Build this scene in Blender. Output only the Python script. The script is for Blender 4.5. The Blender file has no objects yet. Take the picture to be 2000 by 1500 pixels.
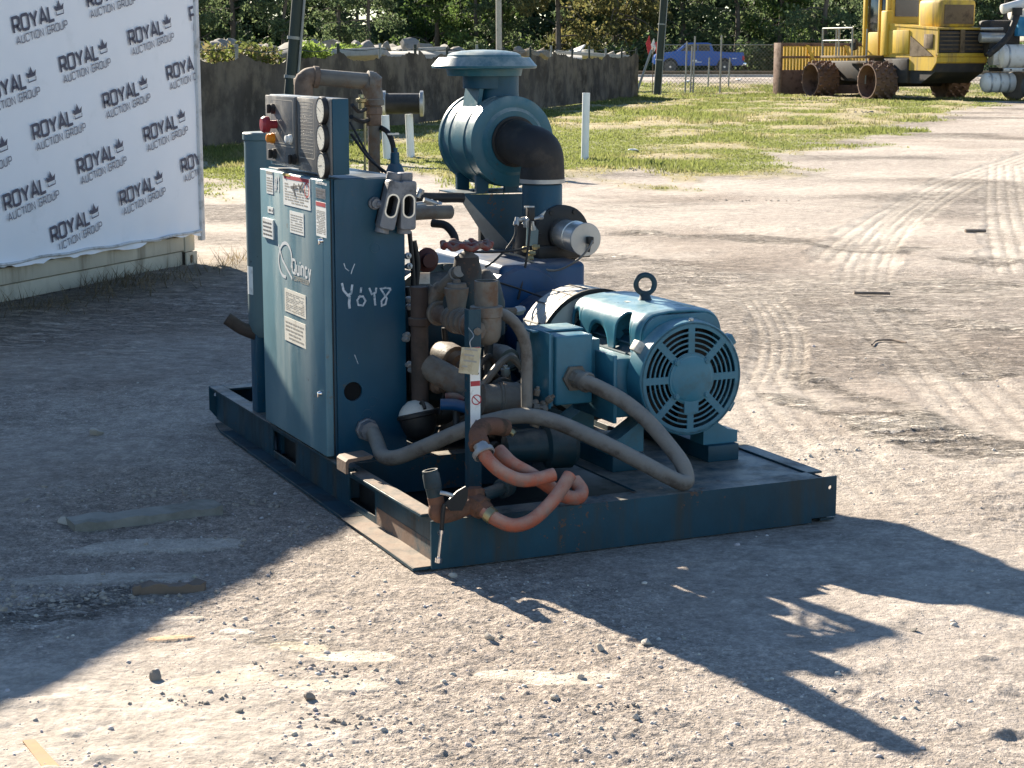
import bpy, bmesh, math, random
import numpy as np
from mathutils import Vector, Matrix

# ------------------------------------------------------------------ camera, sky, sun, exposure
SC = bpy.context.scene
COL = SC.collection
cam_d = bpy.data.cameras.new('camera'); cam_o = bpy.data.objects.new('camera', cam_d); COL.objects.link(cam_o)
cam_o.location = (0, 0, 1.7)
cam_o.rotation_euler = (math.radians(90 - 10.235), 0, 0)
cam_d.sensor_width = 36; cam_d.lens = 64.8; cam_d.clip_start = .05; cam_d.clip_end = 3000
SC.camera = cam_o
SUN_AZ, SUN_EL = -57.3, 26.8          # heading in which the light travels, sun's elevation
wd = bpy.data.worlds.new('World'); SC.world = wd; wd.use_nodes = True
wn = wd.node_tree.nodes; bg = wn['Background']
sky = wn.new('ShaderNodeTexSky'); sky.sky_type = 'NISHITA'; sky.sun_disc = False
sky.sun_elevation = math.radians(SUN_EL); sky.sun_rotation = math.radians(-32.7)
sky.air_density = 1.0; sky.dust_density = 0.0; sky.ozone_density = 3.0
wd.node_tree.links.new(sky.outputs[0], bg.inputs[0]); bg.inputs[1].default_value = .058
sd = bpy.data.lights.new('sun', 'SUN'); sd.energy = 5.0; sd.angle = math.radians(.5); sd.color = (1, .89, .73)
so = bpy.data.objects.new('sun', sd); COL.objects.link(so)
a_, e_ = math.radians(SUN_AZ), math.radians(SUN_EL)
so.rotation_euler = Vector((math.cos(e_) * math.cos(a_), math.cos(e_) * math.sin(a_), -math.sin(e_))).to_track_quat('-Z', 'Y').to_euler()
so.location = (-20, 30, 20)
SC.view_settings.view_transform = 'Standard'; SC.view_settings.look = 'None'
SC.view_settings.exposure = 1.7; SC.view_settings.gamma = 1.0; SC.view_settings.use_curve_mapping = False
SC.cycles.use_denoising = True
SC.cycles.max_bounces = 6; SC.cycles.transparent_max_bounces = 12

# ------------------------------------------------------------------ helpers
RNG = random.Random(7)
PI = math.pi
V = Vector

def tag(o, label=None, cat=None, group=None, kind=None):
    if label: o['label'] = label
    if cat: o['category'] = cat
    if group: o['group'] = group
    if kind: o['kind'] = kind
    return o

def empty(name, loc=(0, 0, 0), rz=0):
    o = bpy.data.objects.new(name, None); COL.objects.link(o)
    o.location = loc; o.rotation_euler = (0, 0, rz); o.empty_display_size = .2
    return o

def link_mesh(name, me, mat=None, parent=None):
    o = bpy.data.objects.new(name, me); COL.objects.link(o)
    if mat is not None and not me.materials: me.materials.append(MT[mat] if isinstance(mat, str) else mat)
    if parent: o.parent = parent
    return o

def obj(name, bm, mat, parent=None, ang=38, recalc=True):
    if recalc: bmesh.ops.recalc_face_normals(bm, faces=bm.faces[:])
    me = bpy.data.meshes.new(name); bm.to_mesh(me); bm.free()
    me.shade_smooth(); me.set_sharp_from_angle(angle=math.radians(ang))
    return link_mesh(name, me, mat, parent)

def BM(): return bmesh.new()

def box(bm, c, s, rot=None, bev=0.0, seg=2):
    m = Matrix.Translation(c)
    if rot is not None: m = m @ (rot.to_4x4() if hasattr(rot, 'to_4x4') else Matrix.Rotation(rot, 4, 'Z'))
    m = m @ Matrix.Diagonal((s[0], s[1], s[2], 1))
    r = bmesh.ops.create_cube(bm, size=1, matrix=m)
    if bev:
        es = list({e for v in r['verts'] for e in v.link_edges})
        bmesh.ops.bevel(bm, geom=es, offset=min(bev, .45 * min(s)), segments=seg, profile=.5, affect='EDGES')
    return bm

def box2(bm, a, b, bev=0.0, seg=2):
    c = [(p + q) / 2 for p, q in zip(a, b)]; s = [abs(q - p) for p, q in zip(a, b)]
    return box(bm, c, s, bev=bev, seg=seg)

def axes(d):
    d = V(d).normalized()
    u = d.cross(V((0, 0, 1)))
    if u.length < 1e-4: u = V((1, 0, 0))
    u.normalize(); return d, u, d.cross(u).normalized()

def lathe(bm, o, d, prof, n=28, cap0=True, cap1=True):
    """profile [(distance along axis, radius)] turned about the axis o + t*d"""
    o = V(o); d, u, w = axes(d); rings = []
    for t, r in prof:
        c = o + d * t
        if r < 1e-5: rings.append([bm.verts.new(c)]); continue
        rings.append([bm.verts.new(c + (u * math.cos(2 * PI * k / n) + w * math.sin(2 * PI * k / n)) * r) for k in range(n)])
    for A, B in zip(rings, rings[1:]):
        if len(A) == 1 and len(B) == 1: continue
        for k in range(n):
            k2 = (k + 1) % n
            if len(A) == 1: bm.faces.new((A[0], B[k], B[k2]))
            elif len(B) == 1: bm.faces.new((A[k2], A[k], B[0]))
            else: bm.faces.new((A[k], B[k], B[k2], A[k2]))
    if cap0 and len(rings[0]) > 2: bm.faces.new(rings[0][::-1])
    if cap1 and len(rings[-1]) > 2: bm.faces.new(rings[-1])
    return bm

def cyl(bm, p0, p1, r0, r1=None, n=20, bev=.0):
    p0, p1 = V(p0), V(p1); l = (p1 - p0).length; r1 = r0 if r1 is None else r1
    pr = [(0, r0), (l, r1)] if not bev else [(0, r0 - bev), (bev * .3, r0 - bev * .3), (bev, r0), (l - bev, r1), (l - bev * .3, r1 - bev * .3), (l, r1 - bev)]
    return lathe(bm, p0, p1 - p0, pr, n)

def spline(pts, k=6):
    """Catmull-Rom through the points"""
    P_ = [V(p) for p in pts]; P_ = [P_[0] * 2 - P_[1]] + P_ + [P_[-1] * 2 - P_[-2]]; out = []
    for i in range(1, len(P_) - 2):
        a, b, c, d = P_[i - 1:i + 3]
        for j in range(k):
            t = j / k
            out.append(.5 * ((2 * b) + (c - a) * t + (2 * a - 5 * b + 4 * c - d) * t * t + (3 * b - a - 3 * c + d) * t ** 3))
    out.append(P_[-2]); return out

def tube(bm, pts, r, n=12, k=6, closed=False, caps=True, hollow=0.0):
    """round bar or hose along points (k > 0: smoothed); r a number or a function of 0..1"""
    pts = spline(pts, k) if k else [V(p) for p in pts]
    m = len(pts); rings = []; up = None
    for i, p in enumerate(pts):
        if closed: t = (pts[(i + 1) % m] - pts[i - 1])
        else: t = pts[min(i + 1, m - 1)] - pts[max(i - 1, 0)]
        t.normalize()
        if up is None: _, up, _ = axes(t)
        up = (up - t * up.dot(t)).normalized(); w = t.cross(up)
        rr = r(i / (m - 1)) if callable(r) else r
        rings.append([bm.verts.new(p + (up * math.cos(2 * PI * q / n) + w * math.sin(2 * PI * q / n)) * rr) for q in range(n)])
    prs = list(zip(rings, rings[1:])) + ([(rings[-1], rings[0])] if closed else [])
    for A, B in prs:
        for q in range(n): bm.faces.new((A[q], B[q], B[(q + 1) % n], A[(q + 1) % n]))
    if not closed and caps:
        for R_, P2, s in ((rings[0], pts[0] - pts[1], 1), (rings[-1], pts[-1] - pts[-2], -1)):
            if hollow:
                d = P2.normalized(); c = sum((v.co for v in R_), V()) / n
                inn = [bm.verts.new(c + (v.co - c) * hollow) for v in R_]
                dep = [bm.verts.new(v.co - d * .06) for v in inn]
                for q in range(n):
                    bm.faces.new((R_[q], R_[(q + 1) % n], inn[(q + 1) % n], inn[q]))
                    bm.faces.new((inn[q], inn[(q + 1) % n], dep[(q + 1) % n], dep[q]))
                bm.faces.new(dep)
            else: bm.faces.new(R_)
    return bm

def prism(bm, pts2, o, u, v, depth):
    """polygon in the frame o,u,v pushed along u x v by depth"""
    o, u, v = V(o), V(u), V(v); nrm = u.cross(v).normalized() * depth
    a = [bm.verts.new(o + u * p[0] + v * p[1]) for p in pts2]; b = [bm.verts.new(q.co + nrm) for q in a]
    n = len(a)
    bm.faces.new(a[::-1]); bm.faces.new(b)
    for i in range(n): bm.faces.new((a[i], a[(i + 1) % n], b[(i + 1) % n], b[i]))
    return bm

def poly3(bm, pts, off):
    """closed slab: polygon of 3-D points and its copy moved by off"""
    a = [bm.verts.new(p) for p in pts]; b = [bm.verts.new(V(p) + V(off)) for p in pts]; n = len(a)
    bm.faces.new(a[::-1]); bm.faces.new(b)
    for i in range(n): bm.faces.new((a[i], a[(i + 1) % n], b[(i + 1) % n], b[i]))
    return bm

def circ(cx, cy, r, n=24, a0=0, a1=2 * PI):
    full = abs(a1 - a0 - 2 * PI) < 1e-6
    return [(cx + r * math.cos(a0 + (a1 - a0) * i / (n if full else n - 1)), cy + r * math.sin(a0 + (a1 - a0) * i / (n if full else n - 1))) for i in range(n)]

def rrect(x0, y0, x1, y1, r, n=5):
    out = []
    for cx, cy, s in ((x1 - r, y1 - r, 0), (x0 + r, y1 - r, 1), (x0 + r, y0 + r, 2), (x1 - r, y0 + r, 3)):
        out += circ(cx, cy, r, n, s * PI / 2, s * PI / 2 + PI / 2)
    return out

def cutplate(name, loops, o, u, v, thick, mat, parent=None, bev=0.0):
    """flat plate with holes: first loop outline, the rest holes (filled 2-D curve, extruded)"""
    cu = bpy.data.curves.new(name, 'CURVE'); cu.dimensions = '2D'; cu.fill_mode = 'BOTH'; cu.extrude = thick / 2 - bev; cu.bevel_depth = bev; cu.bevel_resolution = 1; cu.offset = -bev
    for lp in loops:
        sp = cu.splines.new('POLY'); sp.points.add(len(lp) - 1); sp.use_cyclic_u = True
        for i, p in enumerate(lp): sp.points[i].co = (p[0], p[1], 0, 1)
    t = bpy.data.objects.new('tmp', cu); COL.objects.link(t)
    me = bpy.data.meshes.new_from_object(t.evaluated_get(bpy.context.evaluated_depsgraph_get()))
    bpy.data.objects.remove(t); bpy.data.curves.remove(cu)
    u, v = V(u).normalized(), V(v).normalized(); w = u.cross(v)
    M_ = Matrix((u, v, w)).transposed().to_4x4(); M_.translation = V(o)
    me.transform(M_); me.name = name; me.materials.clear()
    me.shade_smooth(); me.set_sharp_from_angle(angle=math.radians(38))
    return link_mesh(name, me, mat, parent)

def ribbon(bm, pts, w, o, u, v, lift=0.0, closed=False):
    """painted stroke: flat ribbon of width w along 2-D points in the frame o,u,v"""
    o, u, v = V(o), V(u), V(v); nn = u.cross(v).normalized() * lift; n = len(pts); L_ = []
    for i in range(n):
        a = pts[(i - 1) % n] if (i or closed) else pts[0]; b = pts[(i + 1) % n] if (i < n - 1 or closed) else pts[-1]
        p = pts[i]
        def un(q, r):
            d = (r[0] - q[0], r[1] - q[1]); l = math.hypot(*d) or 1; return (d[0] / l, d[1] / l)
        d1 = un(a, p) if a != p else un(p, b); d2 = un(p, b) if b != p else d1
        m = (d1[0] + d2[0], d1[1] + d2[1]); l = math.hypot(*m) or 1; m = (m[0] / l, m[1] / l)
        k = w / 2 / max(.45, m[0] * d1[0] + m[1] * d1[1])
        ww = k
        L_.append([bm.verts.new(o + u * (p[0] + s * -m[1] * ww) + v * (p[1] + s * m[0] * ww) + nn) for s in (1, -1)])
    rng = range(n if closed else n - 1)
    for i in rng:
        A, B = L_[i], L_[(i + 1) % n]
        try: bm.faces.new((A[1], B[1], B[0], A[0]))
        except ValueError: pass
    return bm

def from_np(name, verts, faces, mat, parent=None, cols=None, smooth=False, extra=None):
    me = bpy.data.meshes.new(name); nv, nf, k = len(verts), len(faces), faces.shape[1]
    me.vertices.add(nv); me.vertices.foreach_set('co', np.ascontiguousarray(verts, dtype=np.float32).ravel())
    me.loops.add(nf * k); me.loops.foreach_set('vertex_index', np.ascontiguousarray(faces, dtype=np.int32).ravel())
    me.polygons.add(nf); me.polygons.foreach_set('loop_start', np.arange(0, nf * k, k, dtype=np.int32))
    me.update(calc_edges=True)
    if smooth: me.polygons.foreach_set('use_smooth', np.ones(nf, dtype=bool))
    if cols is not None:
        at = me.color_attributes.new('gcol', 'FLOAT_COLOR', 'POINT')
        c4 = np.ones((nv, 4), dtype=np.float32); c4[:, :cols.shape[1]] = cols; at.data.foreach_set('color', c4.ravel())
    if extra is not None:
        at = me.attributes.new('crust', 'FLOAT', 'POINT'); at.data.foreach_set('value', np.ascontiguousarray(extra, dtype=np.float32).ravel())
    return link_mesh(name, me, mat, parent)

# value noise on arrays
def _h(i, j, s):
    n = (i.astype(np.int64) * 374761393 + j.astype(np.int64) * 668265263 + s * 69069) & 0xffffffff
    n = ((n ^ (n >> 13)) * 1274126177) & 0xffffffff
    return ((n ^ (n >> 16)) & 0xffff) / 65535.0
def vn(x, y, s=0):
    i, j = np.floor(x), np.floor(y); fx, fy = x - i, y - j
    fx = fx * fx * (3 - 2 * fx); fy = fy * fy * (3 - 2 * fy)
    return (_h(i, j, s) * (1 - fx) + _h(i + 1, j, s) * fx) * (1 - fy) + (_h(i, j + 1, s) * (1 - fx) + _h(i + 1, j + 1, s) * fx) * fy
def fbm(x, y, o=4, s=0):
    t = 0; a = 1; n = 0
    for k in range(o): t = t + a * vn(x * 2 ** k, y * 2 ** k, s + k); n += a; a *= .5
    return t / n

# ------------------------------------------------------------------ materials
MT = {}
def mat(name, col, rough=.6, metal=0.0, var=.18, sc=6.0, dirt=None, damt=.0, dsc=3.0, bump=.0, bsc=80.0, dust_sun=0.0, dlo=.2, dhi=.9, dust_sun_col=(.33, .28, .22), streak=False, spec=.4, fine=0.0, chips=0.0, chipcol=(.10, .055, .035)):
    m = bpy.data.materials.new(name); m.use_nodes = True; nt = m.node_tree; N = nt.nodes; b = N['Principled BSDF']; ln = nt.links.new
    b.inputs['Roughness'].default_value = rough; b.inputs['Metallic'].default_value = metal; b.inputs['Specular IOR Level'].default_value = spec
    tc = N.new('ShaderNodeTexCoord'); src = tc.outputs['Object']
    if streak:
        mp = N.new('ShaderNodeMapping'); mp.inputs['Scale'].default_value = (1, 1, .12); ln(src, mp.inputs[0]); src2 = mp.outputs[0]
    else: src2 = src
    def noise(s, sc_, det=5, rg=.6):
        n = N.new('ShaderNodeTexNoise'); n.inputs['Scale'].default_value = sc_; n.inputs['Detail'].default_value = det; n.inputs['Roughness'].default_value = rg; ln(s, n.inputs['Vector']); return n
    def rng(inp, a, c, d=0.0, e=1.0):
        r = N.new('ShaderNodeMapRange'); r.inputs[1].default_value = a; r.inputs[2].default_value = c; r.inputs[3].default_value = d; r.inputs[4].default_value = e; ln(inp, r.inputs[0]); return r.outputs[0]
    def mix(f, A, B):
        x = N.new('ShaderNodeMix'); x.data_type = 'RGBA'
        for s, i in ((f, 0), (A, 6), (B, 7)):
            if hasattr(s, 'is_linked') or hasattr(s, 'links'): ln(s, x.inputs[i])
            else: x.inputs[i].default_value = s if i == 0 else (*s, 1)
        return x.outputs[2]
    c0 = tuple(max(0, q * (1 - var)) for q in col); c1 = tuple(min(1, q * (1 + var)) for q in col)
    cur = mix(rng(noise(src, sc).outputs[0], .3, .7), c0, c1)
    if fine:
        cur = mix(rng(noise(src, sc * 9, 3).outputs[0], .45, .7, 0, fine), cur, tuple(q * .45 for q in col))
    rsock = None
    if dirt:
        f = rng(noise(src2, dsc, 8, .68).outputs[0], .62 - damt * .3, .78 - damt * .3)
        cur = mix(f, cur, dirt); rsock = rng(f, 0, 1, rough, min(1, rough + .3))
    if dust_sun:  # up-facing sides turn dusty and paler, with sunlight painted into the colour
        g = N.new('ShaderNodeNewGeometry'); sx = N.new('ShaderNodeSeparateXYZ'); ln(g.outputs['Normal'], sx.inputs[0])
        up = rng(sx.outputs[2], dlo, dhi, 0, dust_sun); mu = N.new('ShaderNodeMath'); mu.operation = 'MULTIPLY'
        ln(up, mu.inputs[0]); ln(rng(noise(src, 9, 6, .7).outputs[0], .3, .62), mu.inputs[1])
        cur = mix(mu.outputs[0], cur, dust_sun_col)
    if chips:
        n1 = noise(src, 34, 4, .7); n2_ = noise(src, 3.2, 3, .5); ad = N.new('ShaderNodeMath'); ad.operation = 'ADD'; ln(n1.outputs[0], ad.inputs[0]); ln(rng(n2_.outputs[0], .35, .7, -.12, .12), ad.inputs[1])
        cur = mix(rng(ad.outputs[0], .80 - chips * .2, .83 - chips * .2), cur, chipcol)
    if hasattr(cur, 'links'): ln(cur, b.inputs['Base Color'])
    if rsock: ln(rsock, b.inputs['Roughness'])
    if bump:
        bp = N.new('ShaderNodeBump'); bp.inputs['Strength'].default_value = bump; bp.inputs['Distance'].default_value = .004
        ln(noise(src, bsc, 4).outputs[0], bp.inputs['Height']); ln(bp.outputs[0], b.inputs['Normal'])
    MT[name] = m; return m

RUST = (.12, .055, .03); GRIME = (.035, .032, .03); DUST = (.30, .25, .19)
mat('cab_paint', (.004, .060, .110), .40, var=.18, sc=3, dirt=(.022, .075, .105), damt=.3, dsc=5, dust_sun=.7, streak=True, bump=.05, bsc=30, chips=.5, chipcol=(.045, .07, .08))
mat('door_paint_sunlit', (.115, .225, .27), .38, var=.12, sc=4, dirt=(.24, .33, .35), damt=.45, dsc=4, streak=True, bump=.05, bsc=30, chips=.5, chipcol=(.16, .19, .19))  # cabinet paint made paler so that the door seems sunlit
mat('skid_paint', (.004, .044, .070), .5, var=.3, sc=4, dirt=(.040, .045, .042), damt=.45, dsc=6, dust_sun=.8, streak=True, bump=.15, bsc=60, chips=.62)
mat('skid_rust', (.21, .14, .10), .75, var=.3, sc=7, dirt=(.06, .085, .095), damt=.5, dsc=7, bump=.3, bsc=90, dust_sun=.6)
mat('motor_paint', (.032, .158, .228), .34, var=.16, sc=7, dirt=(.05, .12, .15), damt=.35, dsc=7, dust_sun=.75, dust_sun_col=(.33, .43, .43), bump=.08, bsc=120, chips=.35, chipcol=(.03, .055, .065))  # dusty pale top also carries painted sunlight
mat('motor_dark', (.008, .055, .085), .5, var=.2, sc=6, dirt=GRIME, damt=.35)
mat('blue_paint', (.002, .05, .14), .42, var=.15, sc=5, dirt=(.02, .05, .08), damt=.3, dust_sun=.5, bump=.08, bsc=60, chips=.4)
mat('filter_paint', (.018, .105, .145), .38, var=.14, sc=6, dirt=(.06, .13, .145), damt=.35, dsc=8, dust_sun=1.0, dlo=.05, dhi=.75, dust_sun_col=(.36, .40, .38), bump=.12, bsc=140, chips=.3, chipcol=(.05, .07, .07))  # paler upper sides: dusty, with sun on the drum painted in
mat('filter_blue', (.005, .062, .108), .45, var=.15, sc=6, dirt=(.03, .06, .075), damt=.3, dust_sun=.5, bump=.08, bsc=100, chips=.35)
mat('flange_gray', (.34, .34, .32), .6, var=.12, sc=5, dirt=(.25, .24, .22), damt=.4)  # lighter grey for the bracket's sloping flange
mat('pan_shade_black', (.008, .010, .011), .55, var=.3, dirt=(.022, .018, .014), damt=.4)  # greasy near-black, the shade inside the skid painted into the colour
mat('skid_dark', (.006, .045, .07), .55, var=.3, sc=4, dirt=(.035, .04, .038), damt=.4, dsc=6, bump=.15, bsc=60, chips=.5)
mat('tank_paint', (.006, .032, .045), .5, var=.25, sc=5, dirt=(.04, .032, .028), damt=.5, dust_sun=.5, bump=.1, chips=.5)
mat('cylinder_paint', (.10, .165, .185), .42, var=.12, sc=5, dirt=(.13, .17, .175), damt=.3, dust_sun=.5, streak=True, chips=.3, chipcol=(.06, .08, .085))
mat('rubber', (.022, .020, .019), .65, var=.3, sc=8, dirt=(.075, .062, .052), damt=.45, dsc=7, bump=.2, bsc=70)
mat('black', (.012, .012, .013), .5, var=.2, dirt=(.035, .032, .03), damt=.3, dust_sun=.3)
mat('void', (.004, .004, .005), .9, var=.1)
mat('conduit_gray', (.17, .158, .14), .6, var=.2, sc=10, dirt=(.085, .07, .058), damt=.5, dsc=9, dust_sun=.8, dlo=.0, dust_sun_col=(.36, .33, .28), bump=.2, bsc=200)
mat('pipe_iron', (.135, .12, .10), .5, var=.25, sc=9, dirt=(.13, .075, .045), damt=.5, dsc=10, dust_sun=.6, dlo=.45, dust_sun_col=(.36, .32, .26), bump=.35, bsc=90)  # pale pipe tops stand in for sun that doesn't reach them
mat('pipe_rust', (.165, .115, .085), .78, var=.3, sc=9, dirt=(.08, .05, .035), damt=.5, dsc=8, dust_sun=.4, bump=.3, bsc=110)
mat('fit_rust', (.16, .075, .045), .75, var=.3, sc=12, dirt=(.07, .045, .03), damt=.5, dsc=12, bump=.25, bsc=140)
mat('hose_orange', (.40, .105, .055), .72, var=.2, sc=14, dirt=(.24, .13, .10), damt=.55, dsc=18, dust_sun=.85, dlo=-.2, dhi=.7, dust_sun_col=(.56, .33, .24), bump=.25, bsc=220)
mat('red_paint', (.17, .03, .025), .6, var=.3, sc=14, dirt=(.16, .10, .08), damt=.5, dsc=16, dust_sun=.6, bump=.2)
mat('red_dark', (.06, .014, .012), .6, var=.2)
mat('estop', (.30, .03, .04), .4, var=.1)
mat('amber', (.75, .27, .02), .3, var=.1)
mat('pipe_dark', (.06, .042, .034), .75, var=.3, sc=9, dirt=(.04, .035, .03), damt=.4, dsc=8, dust_sun=.4, bump=.2, bsc=110)
mat('cast_alu', (.19, .195, .21), .5, metal=.35, var=.18, sc=14, dirt=(.10, .10, .10), damt=.35, dsc=12, bump=.3, bsc=160)
mat('alu', (.62, .60, .56), .34, metal=.75, var=.10, sc=9, dirt=(.36, .32, .26), damt=.3, dsc=8, bump=.04)
mat('chrome', (.75, .75, .76), .15, metal=1, var=.05)
mat('galv', (.42, .42, .41), .45, metal=.6, var=.12, sc=12)
mat('panel_black', (.125, .124, .120), .36, var=.15, sc=7, dirt=(.17, .165, .155), damt=.45, dsc=6)
mat('gauge_face', (.82, .78, .66), .3, var=.06, sc=12, spec=.5)
mat('guard', (.60, .57, .50), .5, var=.10, sc=9, dirt=(.35, .31, .26), damt=.3, dsc=9)
mat('wood_pale', (.22, .17, .13), .85, var=.3, sc=20, bump=.4, bsc=60)
mat('brass', (.42, .36, .20), .4, metal=.8, var=.15)
mat('paper', (.80, .76, .66), .65, var=.06, sc=9, dirt=(.48, .43, .34), damt=.25, dsc=12)
mat('paper_white', (.84, .84, .80), .55, var=.04, sc=9, dirt=(.55, .52, .46), damt=.2, dsc=14)
mat('ink', (.10, .10, .10), .7, var=.2)
mat('ink_faint', (.34, .32, .28), .7, var=.15)
mat('ink_red', (.45, .05, .06), .6, var=.15)
mat('ink_yellow', (.60, .42, .12), .6, var=.15)
mat('white_paint', (.72, .74, .74), .55, var=.06, dirt=(.5, .52, .52), damt=.2, dsc=18)
mat('chalk', (.55, .60, .64), .8, var=.1, sc=40, dirt=(.12, .2, .26), damt=.42, dsc=60)
mat('tag_paper', (.52, .45, .30), .7, var=.1, sc=14, dirt=(.36, .27, .16), damt=.4, dsc=16)
mat('yellow_paint', (.62, .44, .05), .5, var=.10, sc=4)
mat('sticker_yellow', (.68, .55, .12), .5, var=.1)

# ------------------------------------------------------------------ the ground
MX, MY, MA = -0.268, 5.931, math.radians(24.5)          # machine: near corner of its skid, heading
def to_local(x, y):
    dx, dy = x - MX, y - MY; c, s = math.cos(MA), math.sin(MA); return dx * c + dy * s, -dx * s + dy * c
GBW = [(-4.215, 24.971, 0.000), (-2.506, 23.813, 0.000), (-0.817, 22.673, 0.000), (0.680, 24.573, 0.000), (2.798, 25.278, 0.000), (4.438, 28.682, 0.000), (6.118, 32.607, 0.000), (8.637, 39.690, 0.000), (11.124, 47.568, 0.000), (17.809, 64.843, 0.000)]
GB_s = np.array([-9, -.3] + [p[0] / p[1] for p in GBW] + [.5, 9]); GB_y = np.array([22, 24] + [p[1] for p in GBW] + [90, 90])

def grass_mask(x, y):
    yb = np.interp(x / np.maximum(y, .1), GB_s, GB_y)
    n = fbm(x * .55, y * .3, 4, 31) - .5
    m = (y - yb) / (1.5 + yb * .09) + n * 4.2 - (fbm(x * 2.5, y * 1.3, 3, 37) - .5) * 1.6
    m = np.clip(m, 0, 1)
    far = np.clip((y - 84) / 4, 0, 1)                    # the road strip beyond
    return m * (1 - far)

TRACKS = [  # points, half width, kind, strength
    ([(9.638, 32.954, 0.000), (6.346, 25.487, 0.000), (4.549, 20.758, 0.000), (3.313, 17.007, 0.000), (2.632, 14.740, 0.000)], .34, 'tyre', 1.0),
    ([(5.271, 22.927, 0.000), (3.926, 18.843, -0.000), (3.023, 15.492, 0.000), (2.572, 13.431, 0.000)], .22, 'tyre', .8),
    ([(7.554, 28.418, 0.000), (5.574, 20.758, 0.000), (4.599, 16.773, 0.000), (3.965, 14.056, 0.000)], .30, 'tyre', 1.0),
    ([(1.746, 12.997, 0.000), (1.664, 11.396, 0.000), (1.512, 10.226, 0.000), (1.322, 9.268, 0.000)], .16, 'tyre', .9),
    ([(2.488, 12.332, 0.000), (2.353, 10.589, 0.000), (2.269, 9.125, 0.000), (2.193, 7.795, 0.000)], .30, 'tyre', .7),
    ([(1.296, 10.226, 0.000), (1.234, 8.721, 0.000), (1.296, 7.592, 0.000), (1.405, 6.638, 0.000)], .30, 'tyre', .6),
    ([(0.834, 17.646, 0.000), (1.909, 17.150, 0.000), (3.141, 16.107, 0.000), (4.278, 14.740, 0.000)], .30, 'crawl', 1.0),
    ([(0.864, 14.740, 0.000), (1.553, 13.894, 0.000), (2.441, 13.431, 0.000), (4.037, 13.894, 0.000)], .40, 'crawl', .7),
    ([(2.234, 12.460, 0.000), (2.591, 11.846, 0.000), (2.879, 11.396, 0.000), (3.180, 10.878, 0.000)], .24, 'crawl', 1.2),
    ([(1.288, 10.404, 0.000), (1.466, 9.268, 0.000), (1.740, 8.532, -0.000), (1.987, 7.954, 0.000), (2.247, 7.447, -0.000)], .26, 'crawl', 1.4),
    ([(2.009, 9.491, 0.000), (2.383, 9.598, 0.000), (2.888, 9.756, 0.000)], .13, 'crawl', 1.2),
    ([(0.664, 15.897, 0.000), (1.124, 14.921, 0.000), (1.706, 15.297, 0.000)], .3, 'crawl', .8),
    ([(-1.592, 5.188, 0.000), (-1.353, 5.517, 0.000), (-1.102, 5.712, 0.000), (-0.947, 5.770, 0.000)], .14, 'crawl', 1.5),
    ([(-1.038, 5.361, 0.000), (-0.814, 5.310, 0.000), (-0.596, 5.141, 0.000), (-0.345, 4.959, 0.000)], .10, 'crawl', .5),
]

PATCHES = [(*(-0.608, 5.118, -0.000)[:2], .11, .05, -.15, (.60, .52, .40)), (*(-0.445, 5.030, 0.000)[:2], .13, .055, -.1, (.60, .53, .43)), (*(-1.005, 5.391, -0.000)[:2], .07, .022, .1, (.56, .49, .40)), (*(-1.002, 5.203, 0.000)[:2], .07, .025, .2, (.62, .42, .26)), (*(-0.814, 5.261, 0.000)[:2], .05, .02, -.2, (.60, .55, .48)),
           (*(-0.502, 4.789, 0.000)[:2], .16, .05, -.1, (.50, .44, .36)), (*(-0.772, 4.831, -0.000)[:2], .14, .05, .2, (.49, .43, .35)), (*(0.169, 4.831, -0.000)[:2], .12, .05, .3, (.52, .46, .38)), (*(0.000, 4.873, 0.000)[:2], .1, .04, .0, (.52, .46, .38)), (*(-1.253, 6.242, 0.000)[:2], .3, .09, .1, (.47, .42, .36)), (*(-1.342, 5.829, 0.000)[:2], .25, .06, .1, (.45, .40, .34))]

def path_coords(x, y, pts, hw):
    """signed distance to a polyline and arclength, only near it"""
    P_ = np.array([(q.x, q.y) for q in spline([(p[0], p[1], 0) for p in pts], 5)])
    best = np.full(x.shape, 1e9); arc = np.zeros(x.shape); s0 = 0
    for a, b in zip(P_, P_[1:]):
        d = b - a; l = np.hypot(*d); t = np.clip(((x - a[0]) * d[0] + (y - a[1]) * d[1]) / l ** 2, 0, 1)
        ex, ey = x - a[0] - d[0] * t, y - a[1] - d[1] * t
        dist = np.hypot(ex, ey); sg = np.sign(d[0] * ey - d[1] * ex)
        m = dist < np.abs(best); best = np.where(m, dist * np.where(sg == 0, 1, sg), best); arc = np.where(m, s0 + t * l, arc); s0 += l
    return best, arc, s0

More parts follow.
